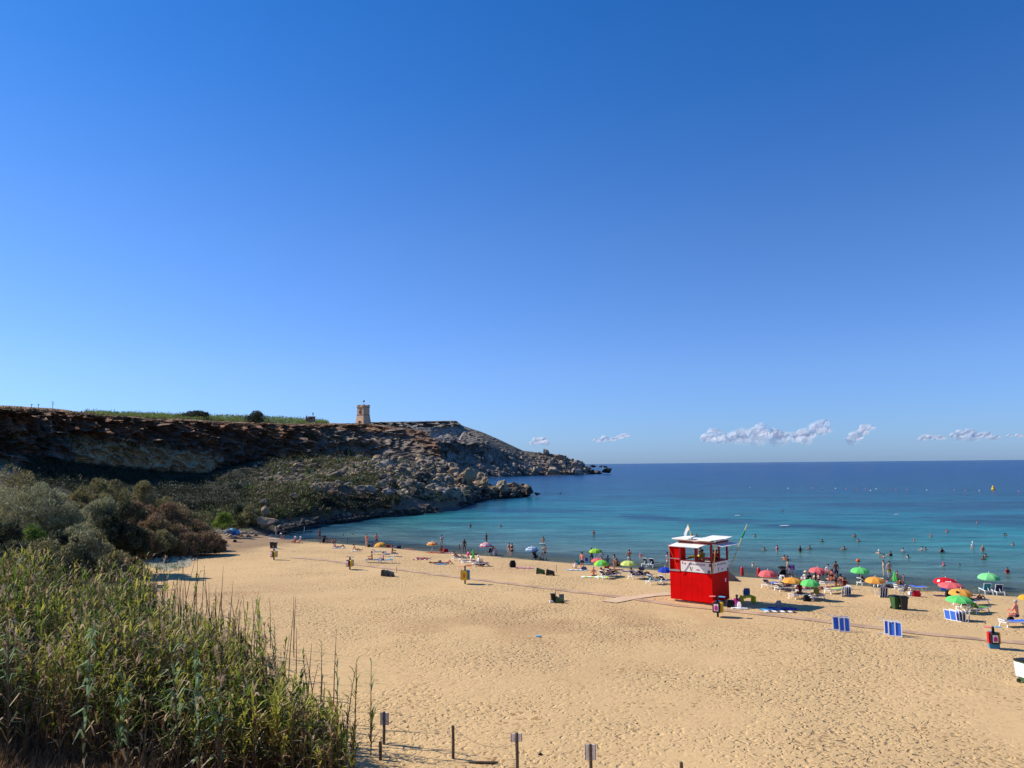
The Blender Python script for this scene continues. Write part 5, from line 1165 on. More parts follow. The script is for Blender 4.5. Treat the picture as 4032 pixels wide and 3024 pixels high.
def garment(pose, kind):
    if (pose, kind) in GARM: return GARM[pose, kind]
    J = dict(POSES[pose]); f = body_mesh(pose)[1]; rd = dict(BODY_R)
    if kind in ('shorts','trunks'):
        q = .62 if kind == 'shorts' else .22
        for k in 'LR': J['tq'+k] = sub_J(J,'hip'+k,'kne'+k,q); J['tm'+k] = sub_J(J,'hip'+k,'kne'+k,q*.5); rd['tq'+k] = (.085,.085) if kind == 'shorts' else (.084,.084); rd['tm'+k] = (.092,.092)
        J['wst'] = sub_J(J,'pel','waist',.55); rd['wst'] = (.130,.098)
        me = skin(kind, J, [('pel','wst'),('pel','hipL'),('hipL','tmL'),('tmL','tqL'),('pel','hipR'),('hipR','tmR'),('tmR','tqR')], rd, 'pel', grow=.013)
    elif kind in ('shirt','dress'):
        for k in 'LR': J['ua'+k] = sub_J(J,'sho'+k,'elb'+k,.55); rd['ua'+k] = (.054,.054)
        J['nk'] = sub_J(J,'chest','neck',.75); rd['nk'] = (.08,.07); rd['pel'] = (.14,.108)
        e = [('pel','waist'),('waist','chest'),('chest','nk'),('chest','shoL'),('shoL','uaL'),('chest','shoR'),('shoR','uaR')]
        if kind == 'dress':
            for k in 'LR': J['tm'+k] = sub_J(J,'hip'+k,'kne'+k,.5); rd['tm'+k] = (.11,.11)
            e += [('pel','hipL'),('hipL','tmL'),('pel','hipR'),('hipR','tmR')]
        me = skin(kind, J, e, rd, 'pel', grow=.014)
    elif kind == 'swimsuit':
        J['nk'] = sub_J(J,'chest','neck',.25); rd['nk'] = (.12,.09)
        me = skin(kind, J, [('pel','waist'),('waist','chest'),('chest','nk'),('pel','hipL'),('pel','hipR')], rd, 'pel', grow=.010)
    elif kind == 'bikini_top':
        J['c0'] = sub_J(J,'waist','chest',.62); J['c1'] = sub_J(J,'chest','neck',.12); rd['c0'] = (.150,.104); rd['c1'] = (.16,.105)
        me = skin(kind, J, [('c0','chest'),('chest','c1')], rd, 'chest', grow=.010)
    elif kind in ('short_hair','long_hair','bun'):
        h = nrm(J['top']-J['neck']); c_ = (J['head0']+J['head1'])/2 + h*.03; x = nrm(J['shoR']-J['shoL']); m = MB()
        M_ = Matrix((( x.x, f.x, h.x, c_.x - f.x*.018), (x.y, f.y, h.y, c_.y - f.y*.018), (x.z, f.z, h.z, c_.z - f.z*.018), (0,0,0,1)))
        m.lathe([(.0,.098),(.05,.088),(.085,.055),(.098,.01),(.095,-.03),(.078,-.06),(.0,-.065)], 12, M=M_)
        if kind == 'long_hair': b_ = c_ - f*.075; m.tube([b_+h*.04, b_-h*.06, b_-h*.20-f*.01, b_-h*.32], [.07,.075,.07,.03], 8)
        if kind == 'bun': b_ = c_ - f*.06+h*.08; m.tube([b_, b_-f*.03+h*.02, b_-f*.06+h*.03], [.03,.045,.02], 8)
        me = m.mesh(kind, [HAIRM['dark']], True)
    elif kind in ('brim_hat','cap'):
        h = nrm(J['top']-J['neck']); c_ = J['head1'] + h*.0; x = nrm(J['shoR']-J['shoL']); m = MB()
        M_ = Matrix((( x.x, f.x, h.x, c_.x), (x.y, f.y, h.y, c_.y), (x.z, f.z, h.z, c_.z), (0,0,0,1)))
        br = .24 if kind == 'brim_hat' else .115
        m.lathe([(0,.13),(.07,.125),(.1,.09),(.112,.02),(br*.85,.005),(br,-.012),(br*.85,-.004),(.105,.0),(.09,.06),(0,.1)], 14, M=M_)
        if kind == 'cap': m.box((0,.14,.015), (.14,.12,.015), M_)
        me = m.mesh(kind, [HAIRM['dark']], True)
    elif kind == 'towel_wrap':
        J['nk'] = sub_J(J,'chest','neck',.8); rd['nk'] = (.10,.09); rd['pel'] = (.24,.24); rd['waist'] = (.2,.18); rd['chest'] = (.2,.17)
        me = skin(kind, J, [('pel','waist'),('waist','chest'),('chest','nk')], rd, 'pel', grow=.03)
    GARM[pose, kind] = me; return me
HAIRM = dict(dark=cm('hair_dark', 34,26,22, rough=.6), brown=cm('hair_brown', 82,56,38, rough=.6), blond=cm('hair_blond', 176,140,92, rough=.6), grey=cm('hair_grey', 170,166,160, rough=.6))
SKIN = dict(f=cm('skin_fair', 226,176,148, rough=.55, var=.05), t=cm('skin_tanned', 190,122,86, rough=.5, var=.05), b=cm('skin_brown', 138,84,58, rough=.5, var=.05), r=cm('skin_sunburnt', 216,136,108, rough=.5, var=.05))
CL = {}
def cloth(c):
    if c not in CL:
        T_ = dict(black=(26,24,30), navy=(30,40,84), white=(238,236,230), red=(190,24,40), pink=(226,70,130), teal=(30,130,140), blue=(40,90,190), yellow=(232,190,30), orange=(228,100,40), green=(40,140,80), grey=(130,132,136), olive=(132,128,62), magenta=(176,40,130), dred=(110,22,36), lblue=(130,190,220), lilac=(168,160,200), cream=(230,214,180), lime=(190,222,110), brown=(110,76,56), salmon=(236,120,110), straw=(226,206,150), skyb=(90,170,210), purple=(84,60,150))
        CL[c] = cm('cloth_'+c, *T_[c], rough=.85, var=.06)
    return CL[c]
MC = {}
def mcopy(me, mt):
    k = (me.name, mt.name)
    if k not in MC: c_ = me.copy(); c_.materials.clear(); c_.materials.append(mt); MC[k] = c_
    return MC[k]
def person(loc, pose, yaw, skn, hair, wear, label, scale=1.0, dz=0, group=None):
    me, f = body_mesh(pose)
    o = link('person', mcopy(me, SKIN[skn])); o.location = (loc[0], loc[1], loc[2]+dz); o.rotation_euler = (0,0,R(yaw)); o.scale = (scale*1.03,)*3
    tag(o, label, 'person', group)
    hs_ = hair.split()
    if hs_[0] != 'none': link(hs_[1], mcopy(garment(pose, hs_[1]), HAIRM[hs_[0]]), o)
    for w_ in wear.split(','):
        if w_: c_, k_ = w_.split(); link(k_, mcopy(garment(pose, k_), cloth(c_)), o)
    return o
D_ = 'dark short_hair'; DL = 'dark long_hair'; BR = 'brown short_hair'; BL = 'blond long_hair'; GY = 'grey short_hair'; BU = 'dark bun'; BD = 'blond short_hair'
# crop, x, y(feet or seat), pose, yaw, skin, hair, wear, label, scale
PEO = [
 ('A',905,214,'stand',150,'f',GY,'grey shirt,grey shorts','pale person in grey standing in the shallows beside the dark rocks',.95),
 ('A',975,262,'sitk',-80,'r','none x','white brim_hat,navy trunks','sunbather in a white hat sitting beside a scatter of white towels',1),
 ('A',1140,310,'sitk',80,'r','none x','white brim_hat,black swimsuit','left one of a seated pair in white hats on the sand near the blue pole',1),
 ('A',1193,310,'sitl',70,'f','none x','white cap,salmon trunks','right one of a seated pair in white hats on the sand near the blue pole',1),
 ('A',1448,268,'stand',60,'b',D_,'brown shorts','tall dark tanned man standing at the water behind a black pushchair',1.05),
 ('A',1550,308,'sitk',-70,'t',DL,'black swimsuit','person in black sitting just right of the black pushchair',1),
 ('A',1607,312,'sitx',-60,'b',D_,'black trunks','dark haired person sitting next to a child in red',.9),
 ('A',1640,306,'sitx',-120,'f',BR,'red shirt','small child in a red top sitting by the water',.75),
 ('A',1650,372,'sitl',-70,'f',DL,'pink swimsuit','woman in pink sitting on a striped towel',.95),
 ('A',1705,370,'liek',-95,'b',D_,'brown trunks','dark person lying on the striped towel with knees bent',1),
 ('A',1898,408,'sitl',-75,'t',D_,'white trunks','lone dark haired sunbather sitting on a white towel left of the yellow parasol',1),
 ('A',450,243,'liek',-95,'b',D_,'black trunks','sunbather with bent knees lying near the blue tent',1),
 ('A',400,243,'lie',-100,'t',D_,'navy trunks','sunbather lying flat next to the blue tent',.95),
 ('B',160,384,'hips',60,'f',D_,'orange bikini_top,orange trunks','woman in an orange bikini at the water left of the yellow parasol',1),
 ('B',302,352,'hips',0,'r',D_,'navy shorts','man in navy shorts seen from behind, looking at the sea above the yellow parasol',1.02),
 ('B',1248,372,'hips',20,'t',D_,'white bikini_top,white trunks','woman in white standing at the water behind a dark seated person',1),
 ('B',1245,474,'sitk',10,'b',D_,'black trunks','heavy dark person sitting at the water with towels on both sides',1.1),
 ('B',1190,474,'lie',80,'r',BR,'red trunks','sunburnt sunbather lying left of the heavy dark seated person',1),
 ('B',1507,447,'stand',20,'t',D_,'teal shorts','little child in teal shorts standing at the edge of the sea',.62),
 ('B',1580,457,'stand',10,'b',DL,'brown bikini_top,brown trunks','slim tanned woman standing at the water beside a small child',1.05),
 ('B',1980,0,'stand',0,'b',D_,'','x',1),
 ('B',2035,510,'bend',60,'b',DL,'white trunks','dark person bending over the two navy beach chairs',1.0),
 ('B',985,562,'lie',-88,'t',DL,'pink bikini_top,navy shorts','sunbather in pink and navy stretched out on a red towel on open sand',1),
 ('B',1180,628,'liek',-90,'b',D_,'black trunks','left sunbather of three lying in a row on the open sand',1),
 ('B',1250,630,'lie',-92,'t',BR,'lblue trunks','middle sunbather of three lying in a row, on a light blue towel',1),
 ('B',1320,628,'liek',-88,'r',BR,'navy trunks','right sunbather of three lying in a row with bent knees',1),
 ('B',1722,492,'sitl',-70,'t',DL,'black swimsuit','woman in black sitting on the sand behind the closed green parasol',1),
 ('B',1850,662,'liek',-95,'t',D_,'navy shirt,black shorts','person in navy lying at the feet of the loungers right of the closed parasol',1),
 ('B',1795,628,'sitk',-60,'f','none x','white cap,white shirt','person in a white shirt and cap sitting right of the closed green parasol',1),
 ('C',388,510,'stand',30,'f',D_,'black swimsuit','left of two dark haired women in black standing at the water',1.02),
 ('C',430,514,'stand',-10,'f',D_,'black swimsuit,black shorts','right of two dark haired women in black standing at the water',1),
 ('C',870,566,'sitk',20,'t',D_,'cream shirt','person in a pale shirt sitting between the black pushchair and the standing man',1),
 ('C',905,558,'hips',180,'f',D_,'black trunks','pale man with hands on hips and black trunks right of the striped blue parasol',1.05),
 ('C',1448,712,'stand',-30,'r',D_,'black shorts','man in long black shorts standing over a person wrapped in a white towel',1.08),
 ('C',1350,697,'sitk',20,'f',D_,'white towel_wrap','person wrapped in a white towel sitting on a pale mat',.95),
 ('C',1612,812,'sitx',0,'r',GY,'navy trunks','bare backed sunbather sitting on white towels in front of the green parasol',1),
 ('D',575,728,'hips',0,'b',D_,'navy shorts','man in navy shorts standing under the parasol nearest the water',1.05),
 ('D',850,735,'sitk',20,'t',D_,'grey swimsuit','person sitting right behind the middle green parasol',1.05),
 ('D',970,880,'stand',70,'t',DL,'white swimsuit','slim girl in white standing between the green parasols',1.0),
 ('D',1018,785,'sitk',-30,'b',D_,'black shorts','tanned man sitting on the sand behind the slim girl in white',1.05),
 ('D',860,870,'sitx',10,'b',D_,'red shirt','person in red crouching under the front green parasol',1),
 ('D',1232,770,'phone',0,'t',BU,'white trunks','tanned woman in a white bikini bottom holding a hand to her ear',1.05),
 ('V',1915,688,'walk',30,'t','none x','navy cap,white shirt,white shorts','person in white with a dark cap walking behind the left edge of the hut',1.0),
 ('E',1462,1462,'sitx',-20,'b',DL,'magenta shirt,lilac shorts','woman in magenta sitting in the shade of the hut',1.0),
 ('F',1130,690,'stand',60,'f',D_,'cream shorts','bearded pale man standing beside the purple sign',1.08),
 ('F',1122,694,'edge',-60,'f',BR,'white shirt,black shorts','woman in a white top sitting in front of the pale man at the sign',1.0),
 ('F',1518,778,'sitx',0,'t',D_,'straw brim_hat,white shirt','person in a wide straw hat and white top',1.05),
 ('F',1592,790,'sitx',10,'b',D_,'black shirt','dark haired person in black sitting right of the straw hat',1.0),
 ('F',1728,812,'sitx',-40,'f',DL,'black swimsuit','woman in a black top sitting right behind the green parasol',1.08),
 ('F',1785,822,'sitx',-60,'f','none x','white cap,black shirt','child in a white cap sitting against the woman in black',.75),
 ('F',1830,938,'lie',-80,'r',BR,'black shorts','sunbather in black shorts with sunburnt legs lying right of the green parasol',1.0),
 ('G',300,652,'stand',0,'f',D_,'black shorts,white shirt','person in black shorts whose head is hidden by the striped orange parasol',1.0),
 ('G',445,620,'stand',0,'b',D_,'navy shorts','tanned muscular man in navy shorts standing right of the pink parasol',1.08),
 ('G',372,735,'sitx',-15,'r',D_,'brown shorts','broad bare backed man sitting hunched on a lounger',1.15),
 ('G',560,690,'sitl',-60,'t','none x','navy cap,dred swimsuit','woman in dark red leaning back on the sand with one knee raised',1.05),
 ('G',590,800,'sitk',15,'b',D_,'dred shirt','person in a dark red shirt seen from behind beside the stacked loungers',1.08),
 ('G',440,805,'bend',40,'t',D_,'black shirt,black shorts','dark figure leaning over the green towel lounger',1.0),
 ('G',1408,745,'sitk',-20,'t',D_,'pink shirt','child in a pink top behind the teal lounger',.85),
 ('G',1520,752,'stand',0,'t',D_,'green shorts','child in green shorts standing just left of the closed green parasol',.68),
 ('G',1590,728,'stand',40,'t',BR,'brown shorts','tall child standing right behind the closed green parasol',.82),
 ('G',1642,712,'sitk',-40,'t',D_,'black swimsuit','little child sitting at the water between two standing children',.7),
 ('G',1705,712,'stand',60,'t',BR,'pink swimsuit','small girl in pink at the edge of the water',.6),
 ('S',718,345,'sitx',35,'r',GY,'navy trunks','heavy sunburnt grey haired man reading on a blue lounger at the right edge',1.2),
]
for e in PEO:
    if e[2] == 0: continue
    c_, x_, y_, po, yw, sk, hr, we, lb, scl = e
    v = at(c_, x_, y_); dz = 0
    if 'lounger' in lb and po in ('sitx','edge'): dz = .40
    if v.z < .02: dz = -.12
    if v.z < .02: v.z = 0
    person(v, po, yw, sk, hr, we, lb, scl, dz)
# waders and swimmers: crop, x, waterline y, depth under water, pose, yaw, skin, hair, wear, label
WAT = [
 ('A',1742,222,1.45,'swim',60,'b',D_,'black swimsuit','dark snorkeller bobbing upright left of the flat swimmer, off the pushchair'),
 ('A',1855,214,1.50,'swim',-60,'b',D_,'','head and shoulders of a swimmer off the left end of the beach'),
 ('B',1667,98,1.0,'stand',0,'t',D_,'','bather standing to the waist in the left part of the bay'),
 ('B',2108,92,1.32,'swim',0,'t',D_,'','bather up to the chest right of the waist deep one at the left'),
 ('B',1900,318,.35,'stand',60,'b',D_,'brown bikini_top,brown trunks','tanned woman wading behind the pink striped parasol'),
 ('C',882,332,.72,'stand',160,'t',D_,'black shorts','young man wading with a white board behind the standing pale man'),
 ('C',1615,207,.98,'hips',0,'r',D_,'','man standing to the waist alone in the middle of the bay'),
 ('D',745,662,.75,'stand',0,'f',D_,'white swimsuit','woman in white wading behind the pink parasol by the hut side'),
 ('D',1478,678,.55,'bend',50,'t',DL,'black swimsuit','woman in black bending towards a toddler in the shallows'),
 ('D',1420,682,.10,'stand',-50,'f','none x','white cap,pink shirt','toddler in pink with a white cap in the shallows'),
 ('E',862,614,.30,'walk',10,'r',D_,'black shorts,grey shirt','wader in black shorts seen through the cabin of the hut'),
 ('E',728,293,1.38,'swim',0,'t',D_,'','swimmer just right of the white flag pole'),
 ('E',803,298,1.38,'swim',10,'t',D_,'','swimmer a little right of the one beside the flag pole'),
 ('E',1755,304,1.36,'swim',0,'t',D_,'','swimmer right of the green furled flag'),
 ('E',1720,778,1.42,'swim',80,'f',BD,'','fair swimmer close to shore above the red cylinder'),
 ('F',608,86,1.42,'swim',0,'t',D_,'','head of a bather right of the hut, left of the turning woman'),
 ('F',890,112,1.0,'hips',40,'f',D_,'pink bikini_top','pale woman in a pink bikini waist deep above the pink parasol'),
 ('F',1390,137,.95,'stand',0,'b',DL,'black swimsuit','woman in black waist deep above the purple sign'),
 ('F',1597,66,1.36,'swim',0,'t',D_,'','bather right of the woman in black in deeper water'),
 ('F',1045,292,1.25,'swim',-30,'t',D_,'','left bather of a pair holding each other above the bearded man'),
 ('F',1118,305,1.30,'swim',40,'t',D_,'','right bather of a pair holding each other above the bearded man'),
 ('G',592,72,1.3,'swim',0,'t',D_,'','bather alone in deeper water above the green parasol by the shore'),
 ('G',1240,138,1.38,'swim',-20,'f','none x','white cap','bather in a white cap left of the group of three'),
 ('G',1333,213,1.34,'swim',80,'t',D_,'','bather leaning forward nearest to the couple at the shore'),
 ('G',1460,187,1.22,'swim',20,'t',BU,'black bikini_top','bather with raised arms right of the leaning one'),
 ('G',1692,118,1.2,'stand',20,'t',D_,'white bikini_top','bather in a white top standing chest deep'),
 ('G',1782,218,1.40,'swim',0,'t',DL,'white bikini_top','long haired bather right of the closed parasol tip'),
 ('G',2042,78,1.30,'swim',60,'f',D_,'','pale bather of a close pair in the middle distance'),
 ('G',2110,68,1.42,'swim',0,'t',D_,'','dark head beside the pale bather in the middle distance'),
 ('G',1332,557,.18,'hips',60,'f',BR,'teal swimsuit','woman in a teal swimsuit standing in the shallows with her hand on her hip'),
 ('G',1440,582,.15,'stand',0,'f',D_,'yellow shorts,black trunks','tall pale man in yellow and black shorts, back turned, in the shallows'),
 ('H',485,124,1.2,'swim',30,'f','none x','pink cap,pink bikini_top','child with a pink cap in the water above the red parasol'),
 ('H',745,117,1.38,'swim',20,'f',D_,'','pale bather right of the child in pink'),
 ('H',1527,244,.95,'stand',0,'t',BR,'red shirt','child in red standing in the water right of the pale green parasol'),
 ('W',143,512,1.42,'swim',0,'t',D_,'','x'),('W',660,552,1.42,'swim',0,'b',D_,'','bather left of the middle of the bay beyond the woman in black'),
 ('W',911,514,1.3,'swim',0,'t',D_,'','bather with a splash beside in the middle of the bay'),('W',941,552,1.38,'swim',0,'t',D_,'','bather right below the splashing one'),
 ('W',1582,638,1.15,'hips',0,'t',DL,'black bikini_top','woman in a black top with elbows out, right part of the bay'),
 ('W',1822,604,.95,'stand',0,'f','none x','white cap,white shirt','person all in white standing waist deep at the right'),
 ('W',1898,630,.95,'stand',0,'r',BD,'','bare backed blond person waist deep right of the one in white'),
 ('W',1919,668,1.42,'swim',0,'t',D_,'','upper dark head of a pair below the blond person'),('W',1902,687,1.42,'swim',0,'b',D_,'','lower dark head of a pair below the blond person'),
 ('W',2062,506,1.42,'swim',0,'b',D_,'','left one of two heads close together at the far right'),('W',2074,505,1.42,'swim',0,'t',D_,'','right one of two heads close together at the far right'),
 ('W',2130,580,1.4,'swim',0,'r',BR,'','reddish bather nearest the right edge of the picture'),
 ('W',1369,551,1.46,'swim',0,'r','none x','orange cap','swimmer in an orange cap between the middle groups'),('W',1497,515,1.46,'swim',0,'r','none x','orange cap','swimmer in an orange cap farther right, beyond the first'),
 ('W',1623,476,1.46,'swim',0,'r','none x','red cap','swimmer in a red cap far out right of the orange capped ones'),('W',1851,415,1.47,'swim',0,'r','none x','salmon cap','farthest capped swimmer, a salmon dot above the person in white'),
 ('W',354,317,1.46,'swim',0,'b',D_,'','lone dark head far out above the right side of the hut'),
]
for c_, x_, y_, dep, po, yw, sk, hr, we, lb in WAT:
    if lb == 'x': continue
    v = at(c_, x_, y_); v.z = 0; person(v, po, yw, sk, hr, we, lb, 1.0 if 'toddler' not in lb and 'child' not in lb else (.5 if 'toddler' in lb else .9), -dep if 'toddler' not in lb else -.1)
# people inside the hut and on the skyline block
Hm = hut.matrix_world
for lx, ly, yw, we, hr, lb in ((XS+(LEN-XS)*.52,1.15,20,'olive shirt,red shorts',D_,'lifeguard in an olive yellow shirt sitting inside the hut'),
                           (XS+(LEN-XS)*.82,1.3,-60,'red shirt,red shorts',BR,'lifeguard in red sitting in the middle of the hut cabin'),
                           (LEN-.35,1.6,30,'black shirt,black shorts',D_,'dark figure sitting inside the hut behind the bamboo pole')):
    w_ = Hm @ Vector((lx, ly, ZB+.35)); person(w_, 'edge', yw, 't', hr, we, lb, 1.0, 0)
v = bh.matrix_world.translation if False else Vector((bp_.x+.5, bp_.y, bp_.z-.5+1.95)); person(v, 'stand', 30, 'b', D_, 'black shirt,black shorts', 'tiny dark figure standing on top of the stone structure on the skyline', .95)
# ------------------------------------------------------------------ parasols
def canopy_mesh(name, rad, rise, cols, n=8, rings=6, stripes=None, scallop=.05):
    seg = n*4; V_, F_, MI = [], [], []
    for sgn, off in ((1,0),(-1,-.015)):
        o = len(V_); V_.append((0,0,rise+off))
        for j in range(1, rings+1):
            t = j/rings; r0 = rad*math.sin(t*1.25)/math.sin(1.25); z = rise*(math.cos(t*math.pi/2)**.9) if t < 1 else 0
            for i in range(seg):
                a = 2*math.pi*i/seg; w_ = abs(math.sin(a*n/2)); rr2 = r0*(1 - .045*w_*t); zz_ = z - .03*w_*t - (scallop*(1-w_) if j == rings else 0)*.6 + .02*(1-w_)*t
                V_.append((rr2*math.cos(a), rr2*math.sin(a), zz_+off))
        for i in range(seg): F_.append((o, o+1+i, o+1+(i+1)%seg) if sgn > 0 else (o, o+1+(i+1)%seg, o+1+i)); MI.append(0 if stripes != 'ring' else 0)
        for j in range(rings-1):
            for i in range(seg):
                a, b = o+1+j*seg+i, o+1+j*seg+(i+1)%seg; f = (a, a+seg, b+seg, b); F_.append(f if sgn > 0 else f[::-1])
                MI.append(((j+1) % len(cols)) if stripes == 'ring' else ((i//4) % len(cols)))
    o1 = 1+(rings-1)*seg; o2 = o1 + 1 + rings*seg
    for i in range(seg): F_.append((o1+i, o1+(i+1)%seg, o2+(i+1)%seg, o2+i)); MI.append(0)
    me = bpy.data.meshes.new(name); me.from_pydata(V_, [], F_)
    for c_ in cols: me.materials.append(c_)
    me.polygons.foreach_set('material_index', [m if m < len(cols) else 0 for m in MI]); me.polygons.foreach_set('use_smooth', [False]*len(F_)); me.update(); return me
PC = dict(green=(120,226,128), lime=(176,226,70), ylime=(226,238,130), orange=(246,184,84), pink=(240,124,124), red=(224,22,40), blue=(40,78,200), white=(238,232,232), sky=(90,170,210), dorange=(238,110,50), pale=(150,236,160), yel=(244,190,60), grey=(120,126,134), cream=(240,226,190), lpink=(238,190,196))
def pcm(c_):
    nm = 'canopy_'+c_
    return mat(nm, srgb(*PC[c_]), rough=.8, var=.04, trans=.35)
POLE = cm('parasol_pole', 226,226,220, rough=.5, var=.03)
def parasol(c_, cx_, rim, top, wd, bx, by, cols, label, stripes=None, tilt=0, n=8, name='parasol', badge=False):
    b = at(c_, bx, by); k = CROP[c_][2]; C_ = hgt(b, c_, cx_, rim); T_ = hgt(b, c_, cx_, top); rad = wd*k*b.y/F/2
    # rim pixel is the near lower edge; lift the rim centre accordingly
    rise = max(.22*rad, (T_.z - C_.z) - rad*.06)
    el = (CAMZ-C_.z)/b.y; zc = C_.z + rad*el*.95
    rise = max(.28*rad, T_.z - zc)
    o = empty(name, b, 0, label, 'parasol')
    cen = Vector((C_.x - b.x, 0, zc - b.z))
    cn = link('canopy', canopy_mesh('canopy', rad, rise, [pcm(q) for q in cols], n=n, stripes=stripes), o); cn.location = cen; cn.rotation_euler = (R(4), R(tilt), 0)
    ax = cn.rotation_euler.to_matrix() @ Vector((0,0,1))
    m = MB(); tp = cen + ax*(rise+.10); m.tube([(0,0,-.3), cen*.0+Vector((0,0,.0)), cen + ax*rise*.0, tp], [.024,.024,.02,.018], 7); m.build('pole', POLE, o)
    MB().tube([tp-ax*.06, tp+ax*.05], [.035,.02], 7).build('finial', POLE, o)
    m = MB()
    for i in range(n):
        a = 2*math.pi*i/n; e_ = Vector((math.cos(a)*rad*.96, math.sin(a)*rad*.96, .0)); m_ = Vector((math.cos(a)*rad*.55, math.sin(a)*rad*.55, rise*.62)); M_ = cn.rotation_euler.to_matrix()
        m.tube([cen + ax*(rise-.03), cen + M_ @ m_, cen + M_ @ e_], .008, 4, cap=False)
        m.tube([cen + ax*(rise*.35), cen + M_ @ m_], .008, 4, cap=False)
    m.build('ribs', POLE, o)
    if badge:
        for a, w_, h_ in ((-105,.42,.10),(-160,.26,.16),(-30,.28,.16)):
            t = .72; rr2 = rad*math.sin(t*1.25)/math.sin(1.25)*.985; z = rise*(math.cos(t*math.pi/2)**.9)
            bd = MB().lathe([(0,0),(w_/2,0),(w_/2,.01),(0,.01)], 12).build('emblem', cm('emblem_white', 244,240,240), cn) if w_ < .4 else MB().box((0,0,0),(w_,h_*1.3,.01)).build('lettering_band', cm('emblem_white', 244,240,240), cn)
            bd.location = (rr2*math.cos(R(a)), rr2*math.sin(R(a)), z+.03); bd.rotation_euler = Euler((R(48),0,R(a+90)))
    return o
parasol('A',308,182,140,120,310,292,['grey'],'grey parasol beside the blue beach tent at the left end of the beach')
parasol('B',362,372,315,178,358,384,['yel','orange'],'yellow orange parasol set low on the sand at the left of the beach', tilt=-6)
parasol('B',1113,352,305,160,1110,462,['cream','dorange','yel'],'orange and yellow striped parasol beside the woman in white', stripes='ring')
parasol('B',1890,375,318,180,1893,492,['lpink','white','pink'],'pale pink striped parasol over the two navy beach chairs', stripes='ring')
parasol('C',715,438,375,195,770,562,['white','sky'],'blue and white striped parasol beside a black pushchair', stripes='ring')
parasol('D',640,555,488,225,600,735,['lime'],'lime green parasol nearest the water, over the standing man')
parasol('D',672,712,655,220,700,840,['pink'],'pink parasol half hidden behind a lime green one', tilt=-4)
parasol('D',745,780,688,272,765,958,['lime','green'],'lime green parasol over the loungers left of the yellow green one')
parasol('D',1212,778,700,272,1245,1010,['ylime'],'pale yellow green parasol standing alone left of the hut')
parasol('D',1850,898,812,250,1885,1090,['blue'],'blue parasol touching the left side of the hut')
parasol('F',682,668,528,408,694,918,['pink'],'pink parasol standing just right of the red cylinders')
parasol('F',1212,802,690,425,1215,1130,['orange'],'orange parasol in the middle right group, between pink and green')
parasol('F',1608,868,728,412,1600,1180,['green'],'green parasol over the person in a dark red shirt')
parasol('F',1765,580,465,372,1740,740,['pink'],'pink parasol farther back, overlapping the orange and white striped one')
parasol('F',1968,572,500,300,1960,735,['dorange','white','pink'],'orange and white striped parasol behind the pink one', n=8)
parasol('G',885,502,400,340,920,748,['green'],'green parasol by the water right of the tanned group')
parasol('G',1168,690,578,362,1172,942,['orange'],'orange parasol with a white pole above the brown folded loungers')
parasol('H',513,415,312,364,548,575,['red'],'bright red parasol with white emblems', badge=True)
parasol('H',600,478,390,382,610,640,['pink'],'pink parasol directly in front of the bright red one')
parasol('H',762,605,495,362,612,752,['orange'],'orange parasol between the pink and the green one at the right')
parasol('H',738,718,608,400,735,880,['green'],'green parasol over the stacked white loungers at the right')
parasol('H',1222,345,235,332,1238,470,['pale'],'pale green parasol over a teal and a navy lounger')
parasol('H',1815,670,585,205,1815,840,['yel'],'yellow parasol cut by the right edge of the picture')
def closed_parasol(c_, bx, by, top, low, col_, label):
    b = at(c_, bx, by); T_ = hgt(b, c_, bx, top).z-b.z; L_ = hgt(b, c_, bx, low).z-b.z; o = empty('parasol', b, 0, label, 'parasol')
    MB().tube([(0,0,-.2),(0,0,T_)], .022, 7).build('pole', POLE, o); m = MB(); n = 16; vs = []
    for t, r_ in ((0,.16),(.08,.19),(.3,.17),(.6,.11),(.85,.06),(1,.02)):
        for i in range(n): a = 2*math.pi*i/n; q = r_*(1+.22*math.cos(a*8/1)); vs.append((q*math.cos(a), q*math.sin(a), L_+(T_-L_)*t - (.05*(i%2) if t == 0 else 0)))
    m.add(vs, [(j*n+i, j*n+(i+1)%n, (j+1)*n+(i+1)%n, (j+1)*n+i) for j in range(5) for i in range(n)] + [tuple(range(n-1,-1,-1)), tuple(range(5*n,6*n))]); m.build('folded_canopy', pcm(col_), o)
closed_parasol('B',1703,600,408,548,'green','closed pale green parasol standing in the sand left of the middle')
closed_parasol('G',1545,812,458,650,'green','closed green parasol standing between the children and the couple')

